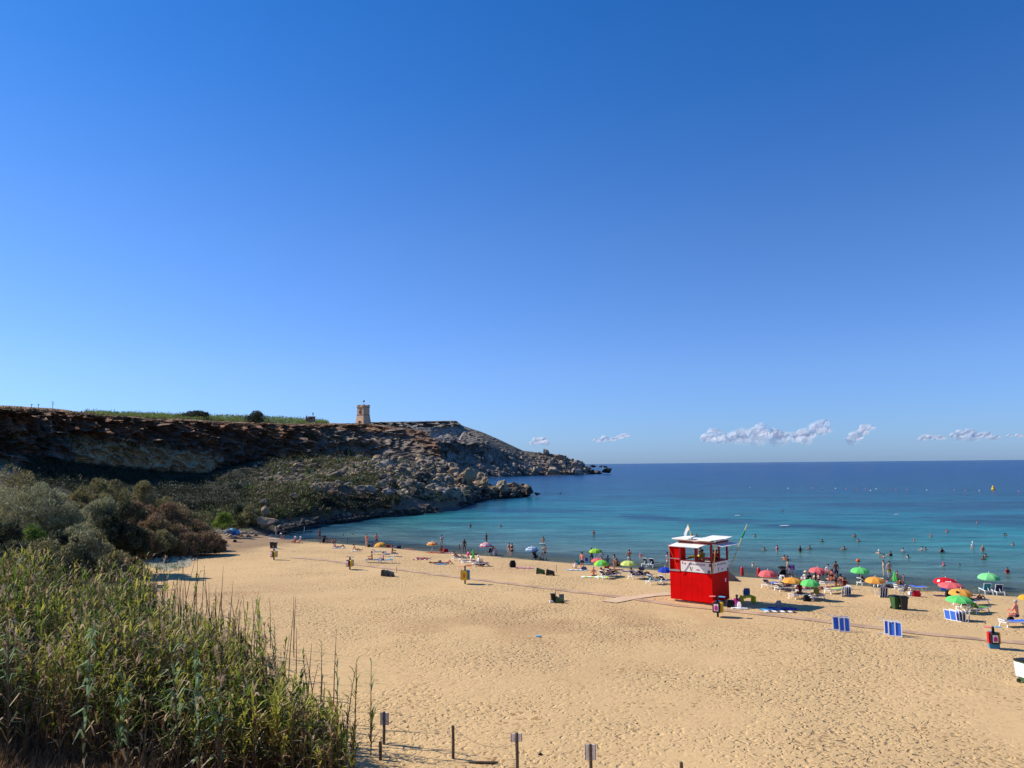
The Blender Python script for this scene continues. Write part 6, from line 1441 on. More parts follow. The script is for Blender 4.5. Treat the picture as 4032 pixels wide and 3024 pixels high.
# ------------------------------------------------------------------ loungers
SLING = dict(navy=(30,38,84), blue=(58,112,214), teal=(24,132,150), green=(96,150,50), grey=(92,98,104), dark=(36,36,44), sky=(90,190,216), white=(232,232,236), lgreen=(130,220,110))
def sling_m(c_): return cm('sling_'+c_, *SLING[c_], rough=.8, var=.06)
def lounger_parts(root, c_, back=40):
    HX = -.28; a = R(back); L_, W_ = 1.88, .62
    m = MB()
    for s in (-1,1): m.bar((s*W_/2, HX-.62, .34), (s*W_/2, HX+1.26, .33), .05, .06)
    for y_ in (HX-.62, HX+.30, HX+1.26): m.bar((-W_/2, y_, .335), (W_/2, y_, .335), .05, .05)
    m.build('frame', WHITE, root)
    for s in (-1,1):
        for y0, y1 in ((HX-.45, HX-.58),(HX+.95, HX+1.15)):
            MB().bar((s*W_/2, y0, .33), (s*(W_/2+.01), y1, 0), .06, .045).build('leg', WHITE, root)
    MB().box((0, HX+.64, .365), (W_-.06, 1.22, .02)).build('sling', sling_m(c_), root)
    bm_ = MB(); e = Vector((0, HX-.70*math.cos(a), .36+.70*math.sin(a)))
    for s in (-1,1): bm_.bar((s*(W_/2-.03), HX, .36), (s*(W_/2-.03), e.y, e.z), .045, .045)
    bm_.bar((-W_/2+.02, e.y, e.z), (W_/2-.02, e.y, e.z), .05, .05); bk = bm_.build('back_frame', WHITE, root)
    m = MB(); n_ = Vector((0, math.sin(a), math.cos(a)))*.012
    p = [Vector((-W_/2+.05, HX-.02, .365)), Vector((W_/2-.05, HX-.02, .365)), Vector((W_/2-.05, e.y, e.z)), Vector((-W_/2+.05, e.y, e.z))]
    m.add([q-n_ for q in p]+[q+n_ for q in p], [(3,2,1,0),(4,5,6,7),(0,1,5,4),(1,2,6,5),(2,3,7,6),(3,0,4,7)]); m.build('back_sling', sling_m(c_), bk)
    if back > 15: MB().bar((0, e.y*.5+HX*.5, (e.z+.36)/2), (0, HX-.5, .3), .04).build('prop', WHITE, root)
LP_ = {}
def lounger(c_, x_, y_, yaw, sc_, label, back=40, cat='sun lounger', group=None, person_=None, towel=None):
    key = (sc_, back); v = at(c_, x_, y_)
    if v.z < .05: v.z = .05
    if key not in LP_: o = empty('sun_lounger', v, R(yaw)); lounger_parts(o, sc_, back); LP_[key] = o
    else: o = copy_tree(LP_[key]); o.location = v; o.rotation_euler = (0,0,R(yaw))
    tag(o, label, cat, group)
    if person_:
        po, sk, hr, we, lb, scl = person_; off = {'recl':(0,-.22,-.02),'edge':(0,.3,-.1),'lie':(0,.05,.3),'liek':(0,.05,.3),'sitx':(0,.2,.33),'sitk':(0,.1,.33)}[po]
        q = Vector((off[0], off[1], 0)); q.rotate(Euler((0,0,R(yaw)))); person((v.x+q.x, v.y+q.y, v.z+off[2]), po, yaw if po != 'edge' else yaw+75, sk, hr, we, lb, scl)
    if towel:
        cl_, lb = towel; m = MB(); m.box((0, .35, .395), (.5, 1.3, .012)); m.box((.26,.3,.30),(.012,.6,.2)); t = m.build('towel', cloth(cl_)); t.location = v; t.rotation_euler = (0,0,R(yaw)); tag(t, lb, 'towel')
    return o
lounger('B',505,520,-75,'grey','grey lounger facing right under a dark seated person', 20, person_=('sitx','b',D_,'navy trunks','dark person seated upright on a grey lounger left of the striped parasol',1.05))
lounger('B',335,492,-80,'grey','grey lounger behind the light blue one', 30)
lounger('B',430,615,100,'sky','light blue lounger with a raised back facing left', 25, person_=('sitx','f',BR,'navy shorts','pale person sitting on the light blue lounger, seen from behind',1.0))
lounger('B',265,608,95,'grey','grey lounger in front of the light blue one', 12, person_=('sitx','t',D_,'navy trunks','person sitting on the grey lounger left of the light blue one',1.0))
lounger('B',1505,578,-60,'dark','leftmost lounger of the group at the closed green parasol', 35, person_=('recl','t',D_,'black swimsuit','person in black lying on the leftmost lounger by the closed green parasol',1))
lounger('B',1610,588,-60,'dark','lounger with a bright pink towel beside the closed green parasol', 30, person_=('sitx','f',BR,'pink shirt','person in a bright pink top on the lounger beside the closed green parasol',1))
lounger('B',1655,640,-60,'white','white lounger at the front left of the closed green parasol', 10, person_=('sitx','t',BR,'cream shirt','person in cream sitting at the foot of the closed green parasol',.95))
lounger('B',1815,662,-70,'navy','navy lounger right of the closed green parasol', 42)
lounger('D',830,1010,-50,'navy','navy lounger with a white towel in front of the lime green parasol', 45, person_=('recl','t',D_,'navy shorts','sunbather in navy reclining under the lime green parasol',1))
lounger('D',945,985,-55,'navy','second navy lounger under the lime green parasol', 45, person_=('recl','b',BR,'black shorts','dark sunbather on the second navy lounger',1))
lounger('D',1350,1010,-50,'navy','navy lounger right of the yellow green parasol pole', 45, person_=('recl','f',BR,'lilac shirt,lilac shorts','sunbather in lilac on the navy lounger by the yellow green parasol',1))
lounger('D',1500,1010,-50,'navy','navy lounger with a white head towel beside the lilac sunbather', 45, person_=('recl','b',D_,'navy shorts','dark legs stretching from the navy lounger with a white head towel',1))
lounger('D',1680,1105,-60,'teal','teal lounger just left of the blue parasol', 50, person_=('recl','b',D_,'white shorts','sunbather in white shorts with a raised knee on the teal lounger',1))
lounger('D',1885,1105,-60,'navy','navy lounger under the blue parasol by the hut', 45)
lounger('D',1545,800,-40,'grey','grey upright lounger at the water left of the hut', 62)
lounger('D',1660,808,-40,'dark','dark lounger with a striped pink towel at the water left of the hut', 62, towel=None)
lounger('F',730,900,-50,'navy','navy lounger behind the pink parasol pole', 40, towel=('blue','blue towel over the navy lounger under the pink parasol'))
lounger('F',1040,975,-65,'dark','dark lounger under the orange parasol with two people', 30, person_=('sitx','b',D_,'black shorts','tanned person leaning on the lounger left of the orange parasol pole',1.05))
lounger('F',1150,925,-65,'dark','second dark lounger under the orange parasol', 25, person_=('recl','b',BR,'brown shorts','tanned person reclining behind the orange parasol pole',1))
lounger('F',1350,1140,-55,'navy','navy lounger left of the person in a dark red shirt', 8, person_=('edge','b',D_,'dred shirt,black shorts','person in a dark red shirt sitting under the green parasol',1.08))
lounger('F',1500,1030,-60,'navy','lounger hidden in the shade behind the green parasol pole', 30, person_=('sitx','b',D_,'blue shirt','person in a blue top in the shade of the green parasol',1))
lounger('F',1715,1180,-55,'grey','lounger with a grey towel hanging over its edge under the green parasol', 10, person_=('sitx','f',BD,'olive towel_wrap','person wrapped in an olive towel right of the green parasol pole',1.0))
lounger('G',285,745,-55,'grey','white and grey lounger with the broad bare backed man', 12)
lounger('G',400,880,-60,'navy','lounger with a bright green towel left of the stacked loungers', 12, towel=('lime','bright green towel spread over a lounger'))
lounger('G',1000,745,-70,'dark','dark lounger behind the orange parasol near the couple', 35, person_=('recl','b',D_,'black shirt,black shorts','person all in black on the lounger under the green parasol at the water',1.0))
lounger('G',1220,750,-70,'white','white lounger between the orange parasol and the teal chair', 8)
lounger('G',1375,770,-60,'teal','teal lounger right of the orange parasol', 48)
lounger('G',1720,820,-80,'blue','blue lounger, left one of a pair near the water', 14)
lounger('G',1935,835,-80,'blue','blue lounger, right one of a pair near the water', 14)
lounger('H',1175,575,-15,'teal','teal lounger seen from behind under the pale green parasol', 60)
lounger('H',1365,595,-15,'navy','navy lounger seen from behind right of the teal one', 60)
lounger('H',1040,745,-70,'grey','lounger with raised legs sticking up right of the orange parasol', 20, person_=('liek','b',D_,'black shorts','sunbather with raised knees on the lounger right of the orange parasol',1))
lounger('H',830,760,-70,'navy','navy lounger under the orange parasol at the right', 40, person_=('recl','b',D_,'black shorts','sunbather lying in the shade of the orange parasol at the right',1))
lounger('H',860,840,-60,'dark','lounger with a tan towel in the shade of the green parasol at the right', 40, towel=('brown','tan towel on the lounger beside the green one'))
lounger('H',1050,880,-60,'green','lounger with a green sling right of the stacked white loungers', 45)
lounger('S',660,400,-105+25,'blue','big blue lounger with the grey haired man at the right edge', 10)
# folded loungers standing on edge, one by one or in stacks
def upright(c_, x_, y_, yaw, sc_, label, k=1.0, lean=8, spurs=True, Lx=1.15, Hh=.88):
    v = at(c_, x_, y_); o = empty('folded_lounger', v, 0, label, 'sun lounger'); o.rotation_euler = Euler((R(-lean), 0, R(yaw)), 'XYZ'); o.scale = (k,k,k)
    m = MB()
    for z_ in (.03, Hh): m.bar((0,0,z_), (Lx,0,z_), .06, .05)
    for x in (.0, Lx*.5, Lx): m.bar((x,0,.0), (x,0,Hh+.03), .06, .065)
    m.build('frame', WHITE, o)
    m = MB(); m.box((Lx*.25,.012,Hh*.5),(Lx*.5-.06,.015,Hh-.14)).build('sling', sling_m(sc_), o); MB().box((Lx*.75,.012,Hh*.5),(Lx*.5-.06,.015,Hh-.14)).build('back_sling', sling_m(sc_), o)
    if spurs:
        for z_ in (.06, Hh): MB().bar((-.0,.05,z_), (-.42,-.02,z_+.12*(1 if z_ > .5 else -.3)), .06, .05).build('leg', WHITE, o)
    return o
upright('G',390,1570,-14,'blue','blue and white lounger standing on edge, left one of the left pair', lean=10, Lx=.9)
upright('G',505,1600,-16,'blue','blue and white lounger standing on edge, right one of the left pair', Lx=.62, spurs=False)
upright('G',1345,1650,-30,'blue','blue and white lounger standing on edge, left one of the right pair', lean=10, Lx=.8)
upright('G',1425,1680,-28,'blue','blue and white lounger standing on edge, right one of the right pair', Lx=.72, spurs=False)
for i in range(5): upright('G',540+42*i,945-6*i,62+5*i,['navy','navy','grey','navy','navy'][i],'%s upright folded lounger in the navy and white stack' % ['first','second','third','fourth','last'][i], .8, -6, False)
for i in range(4): upright('G',1250+46*i,962-3*i,66+6*i,['navy','grey','grey','grey'][i],'%s folded lounger in the brown stack under the orange parasol' % ['first','second','third','last'][i], .85, -8, False)
for i in range(5): upright('H',700+46*i,1022+3*i,112-14*i,['blue','blue','navy','navy','grey'][i],'%s white framed lounger in the stack under the green parasol' % ['leftmost','second','middle','fourth','rightmost'][i], .78, 8-4*i, i in (0,4))
bag('H',715,830,.35,.4,'dred','dark red bag hung on the stacked white loungers') if False else None

# ------------------------------------------------------------------ litter posts
def litter(c_, x_, y_, top, yaw, label, front='black', right='yellow', left='red', skirt=False, lid=('salmon','skyb')):
    b = at(c_, x_, y_); H_ = hgt(b, c_, x_, top).z-b.z; o = empty('litter_post', b, R(yaw), label, 'litter bin'); k = H_/1.5
    MB().box((0,0,.75*k), (.12,.12,1.5*k)).build('post', BLACK, o)
    cl = dict(black=BLACK, yellow=YEL, red=REDP, blue=BLUE)
    def bx(n, mt, cx_, cy_, rz):
        m = MB(); w_, d_, h_ = .50*k, .34*k, .76*k
        m.prism([(-w_/2,0),(w_/2,0),(w_/2,h_*.9),(w_/2-.06*k,h_),(-w_/2+.06*k,h_),(-w_/2,h_*.9)], -d_/2, d_/2); q = m.build(n, mt, o, bevel=.02); q.location = (cx_, cy_, .36*k); q.rotation_euler = (0,0,rz)
        return q, w_, d_, h_
    q, w_, d_, h_ = bx('bin', cl[front], 0, -.24*k, 0)
    if front == 'black':
        p = MB().box((0,-d_/2-.006,h_*.5), (w_*.66,.012,h_*.66)).build('poster', PAPER, q)
        m = MB(); m.box((0,-d_/2-.016,h_*.46), (w_*.46,.008,h_*.34)).box((0,-d_/2-.016,h_*.68), (w_*.16,.008,h_*.08)); m.build('emblem', MAG, p)
        MB().box((0,-d_/2-.016,h_*.25), (w_*.46,.008,h_*.05)).build('text_band', TAN, p)
    else:
        p = MB().box((0,-d_/2-.006,h_*.5), (w_*.5,.012,h_*.62)).build('poster', cm('poster_ochre',214,190,90), q)
        m = MB(); m.prism([(-w_*.16,h_*.28),(w_*.16,h_*.28),(w_*.16,h_*.62),(0,h_*.76),(-w_*.16,h_*.62)], -d_/2-.02, -d_/2-.012); m.build('emblem', cm('poster_orange',206,100,30), p)
    q2, *_ = bx('bin', cl[right], .27*k, .0, R(90)); q2.scale = (.85,.7,1); MB().box((0,-d_/2-.006,h_*.5), (w_*.5,.012,h_*.6)).build('poster', cm('poster_ochre',214,190,90), q2)
    q3, *_ = bx('bin', cl[left], -.25*k, 0.04, R(-90)); q3.scale = (.8,.6,1); bx('bin', BLUE, 0, .24*k, R(180))
    m = MB(); m.box((-.26*k,-.05,1.49*k),(.44*k,.4*k,.025)); m.build('lid', cloth(lid[0]), o).rotation_euler = (0,R(-3),0)
    m = MB(); m.box((.26*k,.05,1.49*k),(.44*k,.4*k,.025)); m.build('lid', cloth(lid[1]), o).rotation_euler = (0,R(3),0)
    if skirt: m = MB(); m.prism([(-.28*k,0),(.34*k,0),(.34*k,.38*k),(-.34*k,.38*k)], -.12*k, .2*k); m.build('lower_bin', BLUE, o)
litter('A',880,518,375,-38,'black and yellow litter post farthest left, in front of dark wheelie bins')
litter('A',1825,638,480,-40,'black and yellow litter post left of the blue lounger', lid=('navy','grey'))
litter('B',1590,918,655,-8,'litter post with its yellow box to the front at the mat path', front='yellow', right='blue', left='black', lid=('salmon','orange'))
litter('E',1148,1614,1275,-30,'litter post with a pink poster in front of the red hut')
litter('S',290,800,400,-14,'big litter post with a blue lower box at the right edge of the beach', skirt=True)

# ------------------------------------------------------------------ wheelie bins
def wheelie(c_, x_, y_, yaw, lying, colr, label, k=.8):
    b = at(c_, x_, y_); o = empty('wheelie_bin', b, 0, label, 'wheelie bin')
    cl = dict(green=cm('bin_green', 58,92,52, rough=.5), dark=cm('bin_dark', 44,50,52, rough=.5), black=BLACK, grey=cm('bin_grey', 92,98,96, rough=.5))[colr]
    m = MB(); w0, w1, d0, d1, h = .40*k,.56*k,.42*k,.66*k,1.0*k
    m.add([(-w0/2,-d0/2,.05),(w0/2,-d0/2,.05),(w0/2,d0/2,.05),(-w0/2,d0/2,.05),(-w1/2,-d1/2,h),(w1/2,-d1/2,h),(w1/2,d1/2,h),(-w1/2,d1/2,h)], [(3,2,1,0),(4,5,6,7),(0,1,5,4),(1,2,6,5),(2,3,7,6),(3,0,4,7)]); m.build('body', cl, o, bevel=.02)
    m = MB(); m.box((0,0,h+.025),(w1+.05,d1+.06,.05)).box((0,0,h+.055),(w1-.1,d1-.12,.03)); m.build('lid', BLACK if colr != 'grey' else cl, o)
    for s in (-1,1):
        m = MB(); m.lathe([(0,-.03),(.09,-.03),(.1,0),(.09,.03),(0,.03)], 12, M=Matrix.Translation((s*(w0/2+.03), d0/2, .09)) @ Matrix.Rotation(R(90),4,'Y')); m.build('wheel', BLACK, o)
    MB().bar((-w1/2+.05, d1/2+.05, h-.03), (w1/2-.05, d1/2+.05, h-.03), .03).build('handle', BLACK, o)
    if lying: o.rotation_euler = Euler((R(-84), 0, R(yaw))); o.location.z += d1/2*.9
    else: o.rotation_euler = (0,0,R(yaw))
    return o
wheelie('A',850,378,10,False,'dark','left dark wheelie bin behind the farthest litter post'); wheelie('A',895,382,-5,False,'dark','right dark wheelie bin behind the farthest litter post')
wheelie('B',490,812,60,True,'dark','dark wheelie bin lying on its side left of a wooden stake'); wheelie('B',560,812,75,True,'grey','grey wheelie bin with a sticker lying against the stake')
wheelie('C',905,778,70,True,'green','green wheelie bin lying on the open sand left of a black one'); wheelie('C',1050,797,80,True,'black','black wheelie bin lying on the sand beside a stake')
wheelie('C',1022,1188,5,False,'black','black wheelie bin standing in front of the mat path',.62); wheelie('C',1180,1198,70,True,'green','green wheelie bin tipped over in front of the mat path',.62); wheelie('C',1135,1175,-10,True,'dark','dark wheelie bin tipped behind the green one',.6)
wheelie('G',1545,1175,12,False,'green','green wheelie bin standing on the sand at the right',.95); wheelie('G',1705,1192,-12,False,'dark','dark wheelie bin standing right of the green one',.95)
wb2 = wheelie('S',880,1430,14,False,'green','wheelie bin with a white wrap and black lid cut by the right edge',1.05)
MB().add([(-.275,-.31,.30),(.275,-.31,.30),(.275,.31,.30),(-.275,.31,.30),(-.315,-.36,.98),(.315,-.36,.98),(.315,.36,.98),(-.315,.36,.98)], [(0,1,5,4),(1,2,6,5),(2,3,7,6),(3,0,4,7)]).build('white_wrap', PAPER, wb2)
def stake(c_, x_, y0, y1, label, mt=None, r_=.03, cat='stake', name='stake', dx=0):
    b = at(c_, x_, y0); T_ = hgt(b, c_, x_+dx, y1); o = MB().tube([(0,0,-.3),(T_.x-b.x,0,T_.z-b.z)], [r_, r_*.8], 6).build(name, mt or cm('stake_wood', 120,92,70, rough=.9)); o.location = b; return tag(o, label, cat)
stake('B',597,760,662,'thin wooden stake behind the lying grey bin'); stake('C',1070,745,640,'thin wooden stake behind the lying black bin'); stake('C',1058,1190,1020,'wooden stake between the standing black bin and the tipped green bin')
stake('F',785,1075,780,'bare white pole in the sand left of the orange parasol', POLE, .025, 'pole', 'pole', -18)
stake('A',1255,288,222,'blue pole at the edge of the water at the left', BLUE, .03, 'pole', 'pole'); stake('A',1795,305,238,'short teal post at the water left of the orange bikini', cm('post_teal', 30,110,120), .05, 'post', 'post')
stake('F',120,985,985,'x').name = 'tmp'
bpy.data.objects.remove(bpy.data.objects['tmp'])
v = at('A',1258,155); o = empty('marker_pole', (v.x, v.y, -.3), 0, 'pole with a small orange flag standing in the water by the rocks', 'marker'); MB().tube([(0,0,0),(0,0,1.8)], .03, 5).build('pole', POLE, o); MB().box((.16,0,1.6),(.36,.02,.3)).build('flag', cloth('orange'), o)

# ------------------------------------------------------------------ small things
def towel(c_, x_, y_, l_, w_, yaw, colr, label, stripes=None, name='towel', cat='towel'):
    b = at(c_, x_, y_); m = MB(); nx, ny = 9, 5; r_ = random.Random(int(x_)); vs = []
    cy_, sy_ = math.cos(R(yaw)), math.sin(R(yaw))
    for s in (.035, .015):
        for i in range(nx):
            for j in range(ny):
                lx, ly = (i/(nx-1)-.5)*l_+r_.uniform(-.03,.03), (j/(ny-1)-.5)*w_+r_.uniform(-.03,.03); gx_, gy_ = b.x+lx*cy_-ly*sy_, b.y+lx*sy_+ly*cy_
                vs.append((gx_-b.x, gy_-b.y, g1(gx_, gy_)-b.z+s+ (r_.uniform(0,.035) if s > .03 else 0)))
    n = nx*ny; m.v = vs
    for i in range(nx-1):
        for j in range(ny-1):
            a = i*ny+j; m.f.append((a, a+ny, a+ny+1, a+1)); m.m.append(0 if not stripes else i % 2); m.f.append((a+n+1, a+ny+n+1, a+ny+n, a+n)); m.m.append(0)
    o = m.build(name, [cloth(colr)] + ([cloth(stripes)] if stripes else [])); o.location = b; return tag(o, label, cat)
towel('A',880,262,1.6,.7,5,'white','white towels spread left of the seated person in a white hat')
towel('A',1690,376,1.9,.9,0,'lblue','striped pale towel under the woman in pink','white'); towel('A',1880,412,.9,.7,10,'white','white towel of the lone sunbather at the left')
towel('A',1640,288,2.0,.5,-8,'white','long white mat behind the child in red')
towel('B',500,388,1.9,.8,0,'salmon','orange pink towel right of the yellow orange parasol'); towel('B',785,415,1.6,.7,-5,'salmon','salmon towel alone near the water')
towel('B',1370,472,1.5,.8,0,'salmon','salmon and white towel right of the heavy seated person','white'); towel('B',1085,468,1.3,.8,0,'orange','orange towel under the orange striped parasol')
towel('B',960,566,2.1,.8,0,'red','red and white towel under the sunbather in pink and navy','white'); towel('B',1240,636,1.2,.7,0,'skyb','sky blue towel in front of the three lying sunbathers')
towel('C',610,690,1.9,.7,-4,'pink','empty pink and purple towel on the open sand','lilac'); towel('C',1370,722,2.2,1.0,-10,'lblue','pale striped mat under the person in a white towel','white')
towel('C',1625,822,2.6,1.2,-8,'white','white and lime towels under the bare backed sunbather','lime'); towel('C',290,535,1.4,.6,-8,'cream','cream mat right of the navy beach chairs')
towel('D',1225,885,1.5,.7,10,'lilac','lilac towel left of the navy loungers by the yellow green parasol'); towel('D',1030,860,1.2,.6,0,'navy','small navy towel behind the slim girl')
towel('F',1000,1375,2.0,1.1,-15,'purple','purple towel at the end of the shadow of the hut'); towel('F',760,1385,1.7,.8,15,'skyb','blue towel in the shadow of the hut left of the purple one'); towel('F',950,1435,2.2,.7,-8,'white','crumpled white and brown towel at the edge of the shadow of the hut','brown')
towel('H',480,612,1.5,.7,-5,'navy','navy towel on the sand below the red parasol'); towel('E',1500,1478,1.2,.5,-8,'white','white cloth beside the woman in magenta')
def bag(c_, x_, y_, w_, h_, colr, label, name='bag', cat='bag', handle=True):
    b = at(c_, x_, y_); o = empty(name, b, R((x_*7) % 60-30), label, cat); m = MB(); d_ = w_*.6
    m.add([(-w_/2,-d_/2,0),(w_/2,-d_/2,0),(w_/2,d_/2,0),(-w_/2,d_/2,0),(-w_*.58,-d_*.5,h_*.5),(w_*.58,-d_*.5,h_*.5),(w_*.58,d_*.5,h_*.5),(-w_*.58,d_*.5,h_*.5),(-w_*.4,-d_*.2,h_),(w_*.4,-d_*.2,h_),(w_*.4,d_*.2,h_),(-w_*.4,d_*.2,h_)],
          [(3,2,1,0),(8,9,10,11)] + [(i, (i+1)%4, (i+1)%4+4, i+4) for i in range(4)] + [(i+4, (i+1)%4+4, (i+1)%4+8, i+8) for i in range(4)]); m.build('body', cloth(colr), o, bevel=.03)
    if handle: MB().tube([(-w_*.25,0,h_*.95),(-w_*.15,0,h_*1.25),(w_*.15,0,h_*1.25),(w_*.25,0,h_*.95)], .014, 5).build('handle', cloth('black' if colr != 'black' else 'grey'), o)
    return o
bag('A',395,299,.45,.36,'black','black cool box casting a long shadow near the blue tent','cool_box','cool box'); bag('B',190,383,.4,.4,'black','dark bag at the feet of the woman in orange'); bag('B',235,384,.4,.5,'grey','grey green box right of the dark bag','cool_box','cool box')
bag('B',475,380,.5,.35,'red','red bag just right of the yellow orange parasol'); bag('B',629,402,.55,.42,'navy','round dark bag alone on the sand at the water'); bag('B',1310,455,.6,.45,'red','red and pink bag beside the heavy seated person')
bag('C',437,676,.6,.75,'black','black pointed bag standing like a fin on the sand', handle=False); bag('C',1408,640,.7,.7,'teal','teal bag behind the man in black shorts'); bag('C',1475,722,.5,.4,'navy','navy and white bag at the feet of the man in black shorts')
bag('C',1505,600,.35,.5,'blue','small blue bag at the water left of the man in navy shorts'); bag('C',1000,1193,.28,.2,'white','small white bag at the foot of the standing black bin', handle=False)
bag('D',830,850,.4,.4,'red','red bag under the lime green parasol'); bag('D',1450,862,.5,.35,'navy','dark bag on the towel beside the navy loungers')
bag('E',1350,1455,.5,.55,'black','black bag left of the woman in magenta'); bag('E',1500,1478,.28,.5,'white','white plastic bag right of the woman in magenta')
bag('F',995,765,.5,.6,'white','round white bag above the orange parasol', handle=False); bag('F',1540,1200,.55,.5,'black','black bag under the person in a dark red shirt'); bag('F',1450,745,.4,.35,'white','white bag left of the straw hat')
bag('F',925,1370,.42,.62,'grey','pale grey tent shaped bag standing in the shadow of the hut', handle=False)
bag('G',1840,915,.45,.30,'white','white and blue bag left of the red one'); bag('G',1940,942,.55,.5,'red','red towel and bag heap below the blue loungers', handle=False); bag('G',1315,640,.35,.3,'lime','x')
bpy.data.objects.remove(col.objects[-1]) if False else None
for o in [o for o in col.objects if o.get('label') == 'x']:
    for c in list(o.children): bpy.data.objects.remove(c)
    bpy.data.objects.remove(o)
bag('H',570,635,.5,.6,'black','black rucksack between the navy towel and the orange parasol'); bag('H',480,520,.4,.45,'blue','blue and white bag under the pink parasol at the right'); bag('S',590,298,.4,.3,'black','black bag on the sand behind the grey haired man')
def ball(c_, x_, y_, r_, colr, label, name='ball', cat='ball', dz=0):
    b = at(c_, x_, y_); m = MB(); m.lathe([(r_*math.sin(math.pi*i/10), -r_*math.cos(math.pi*i/10)) for i in range(11)], 16); o = m.build(name, cloth(colr), smooth=True); o.location = (b.x, b.y, b.z+r_*.7+dz); return tag(o, label, cat)
ball('G',845,298,.22,'orange','orange ball floating right of the pink parasols'); ball('F',1800,655,.15,'red','left red ball at the water behind the woman in black'); ball('F',1877,628,.15,'red','right red ball in the shallows by the striped parasol')
# torpedo shaped red floats standing in the sand
for c_, x_, y_, lb in (('E',1547,936,'red cylinder standing at the water, left one, right of the hut'), ('F',485,656,'red cylinder standing at the water half behind the pink parasol')):
    b = at(c_, x_, y_); o = empty('marker_cylinder', b, 0, lb, 'marker'); MB().lathe([(0,0),(.15,0),(.17,.1),(.15,.75),(.11,.88),(0,.92)], 14).build('body', REDP, o, smooth=True); MB().box((.14,0,.3),(.06,.05,.4)).build('strap', cloth('yellow'), o)
# pushchairs
def pram(c_, x_, y_, yaw, label):
    b = at(c_, x_, y_); o = empty('pushchair', b, R(yaw), label, 'pushchair'); bk = cloth('black')
    m = MB()
    for s in (-.26,.26): m.tube([(s,-.45,.95),(s,0,.5),(s,.4,.1)], .02, 5); m.tube([(s,-.35,.1),(s,0,.5),(s,.2,.65)], .02, 5)
    m.bar((-.26,-.45,.95),(.26,-.45,.95),.035); m.build('frame', GREYM, o)
    m = MB(); m.prism([(-.1,.38),(.3,.42),(.34,.5),(.0,.5),(-.28,.95),(-.36,.9)], -.23, .23, 'x'); m.build('seat', bk, o)
    m = MB(); m.prism([(-.3,.85),(-.32,1.12),(-.1,1.2),(.1,1.1),(.14,.98),(-.05,1.0)], -.25, .25, 'x'); m.build('hood', bk, o)
    for s in (-.28,.28):
        for y_, r_ in ((-.35,.14),(.42,.11)): MB().lathe([(r_*.7,-.02),(r_,-.02),(r_,.02),(r_*.7,.02),(r_*.7,-.02)], 14, M=Matrix.Translation((s,y_,r_)) @ Matrix.Rotation(R(90),4,'Y')).build('wheel', BLACK, o)
    MB().box((0,0,.25),(.4,.45,.2)).build('basket', bk, o)
pram('A',1495,316,50,'black pushchair at the water beside the tall dark man'); pram('C',770,562,-40,'black pushchair under the blue and white striped parasol'); pram('F',965,690,30,'left black pushchair loaded with bags beside the bearded man'); pram('F',1030,692,-20,'right black pushchair loaded with bags beside the bearded man')
# folding chairs
def chair(c_, x_, y_, yaw, colr, label):
    b = at(c_, x_, y_); o = empty('beach_chair', b, R(yaw), label, 'folding chair'); m = MB()
    for s in (-.27,.27): m.tube([(s,-.35,.95),(s,.28,.02)], .018, 5); m.tube([(s,.3,.42),(s,-.3,.02)], .018, 5); m.tube([(s,-.1,.62),(s,.3,.6)], .02, 5)
    m.build('frame', GREYM, o); m = MB(); m.prism([(-.12,.36),(.28,.42),(.28,.44),(-.12,.39),(-.36,.96),(-.39,.95)], -.26, .26, 'x'); m.build('seat', cloth(colr), o)
chair('B',1950,502,30,'navy','left navy beach chair under the pale pink parasol'); chair('B',2030,515,20,'lilac','right grey blue beach chair under the pale pink parasol'); chair('F',1375,705,-20,'lblue','blue patterned folding chair right of the purple sign'); chair('G',1700,925,30,'grey','small folded grey chair left of the white bag')
# blue pop-up tent
b = at('A',375,208); o = empty('beach_tent', b, R(20), 'blue pop up beach tent at the left end of the beach by the cobbles', 'tent'); m = MB()
m.lathe([(0,1.15),(.45,1.08),(.85,.82),(1.05,.42),(1.1,0)], 20, M=Matrix.Scale(.85,4,(0,1,0))); m.build('shell', cloth('skyb'), o, smooth=True); MB().prism([(-.5,0),(.5,0),(.38,.6),(-.38,.6)], -.93, -.90).build('opening', cloth('blue'), o)
# purple notice board
b = at('F',1235,690); o = empty('notice_board', b, R(0), 'purple notice board on a post at the water', 'sign'); zt = hgt(b,'F',1220,405).z-b.z; z2 = hgt(b,'F',1220,518).z-b.z; z3 = hgt(b,'F',1220,542).z-b.z
PUR = cm('board_purple', 74,40,150); MB().tube([(0,.03,-.3),(0,.03,zt)], .045, 6).build('post', GREYM, o)
wb_ = 118*.18083*b.y/F; pn = MB().box((-.1,0,(zt+z2)/2),(wb_,.03,zt-z2)).build('panel', PUR, o); MB().box((-.1,-.004,(z2+z3)/2-.02),(wb_,.03,z2-z3)).build('lower_strip', bn, o)
MB().box((-.1,-.02,zt-.1),(wb_*.8,.01,.05)).build('text_band', bn, pn); MB().prism([(-.22,(zt+z2)/2-.12),(.02,(zt+z2)/2-.12),(-.02,(zt+z2)/2+.0),(-.1,(zt+z2)/2+.1),(-.18,(zt+z2)/2+.0)], -.025, -.017).build('emblem', cm('board_pink', 236,90,120), pn); MB().box((-.1,-.02,z2+.1),(wb_*.5,.01,.05)).build('text_band', bn, pn)
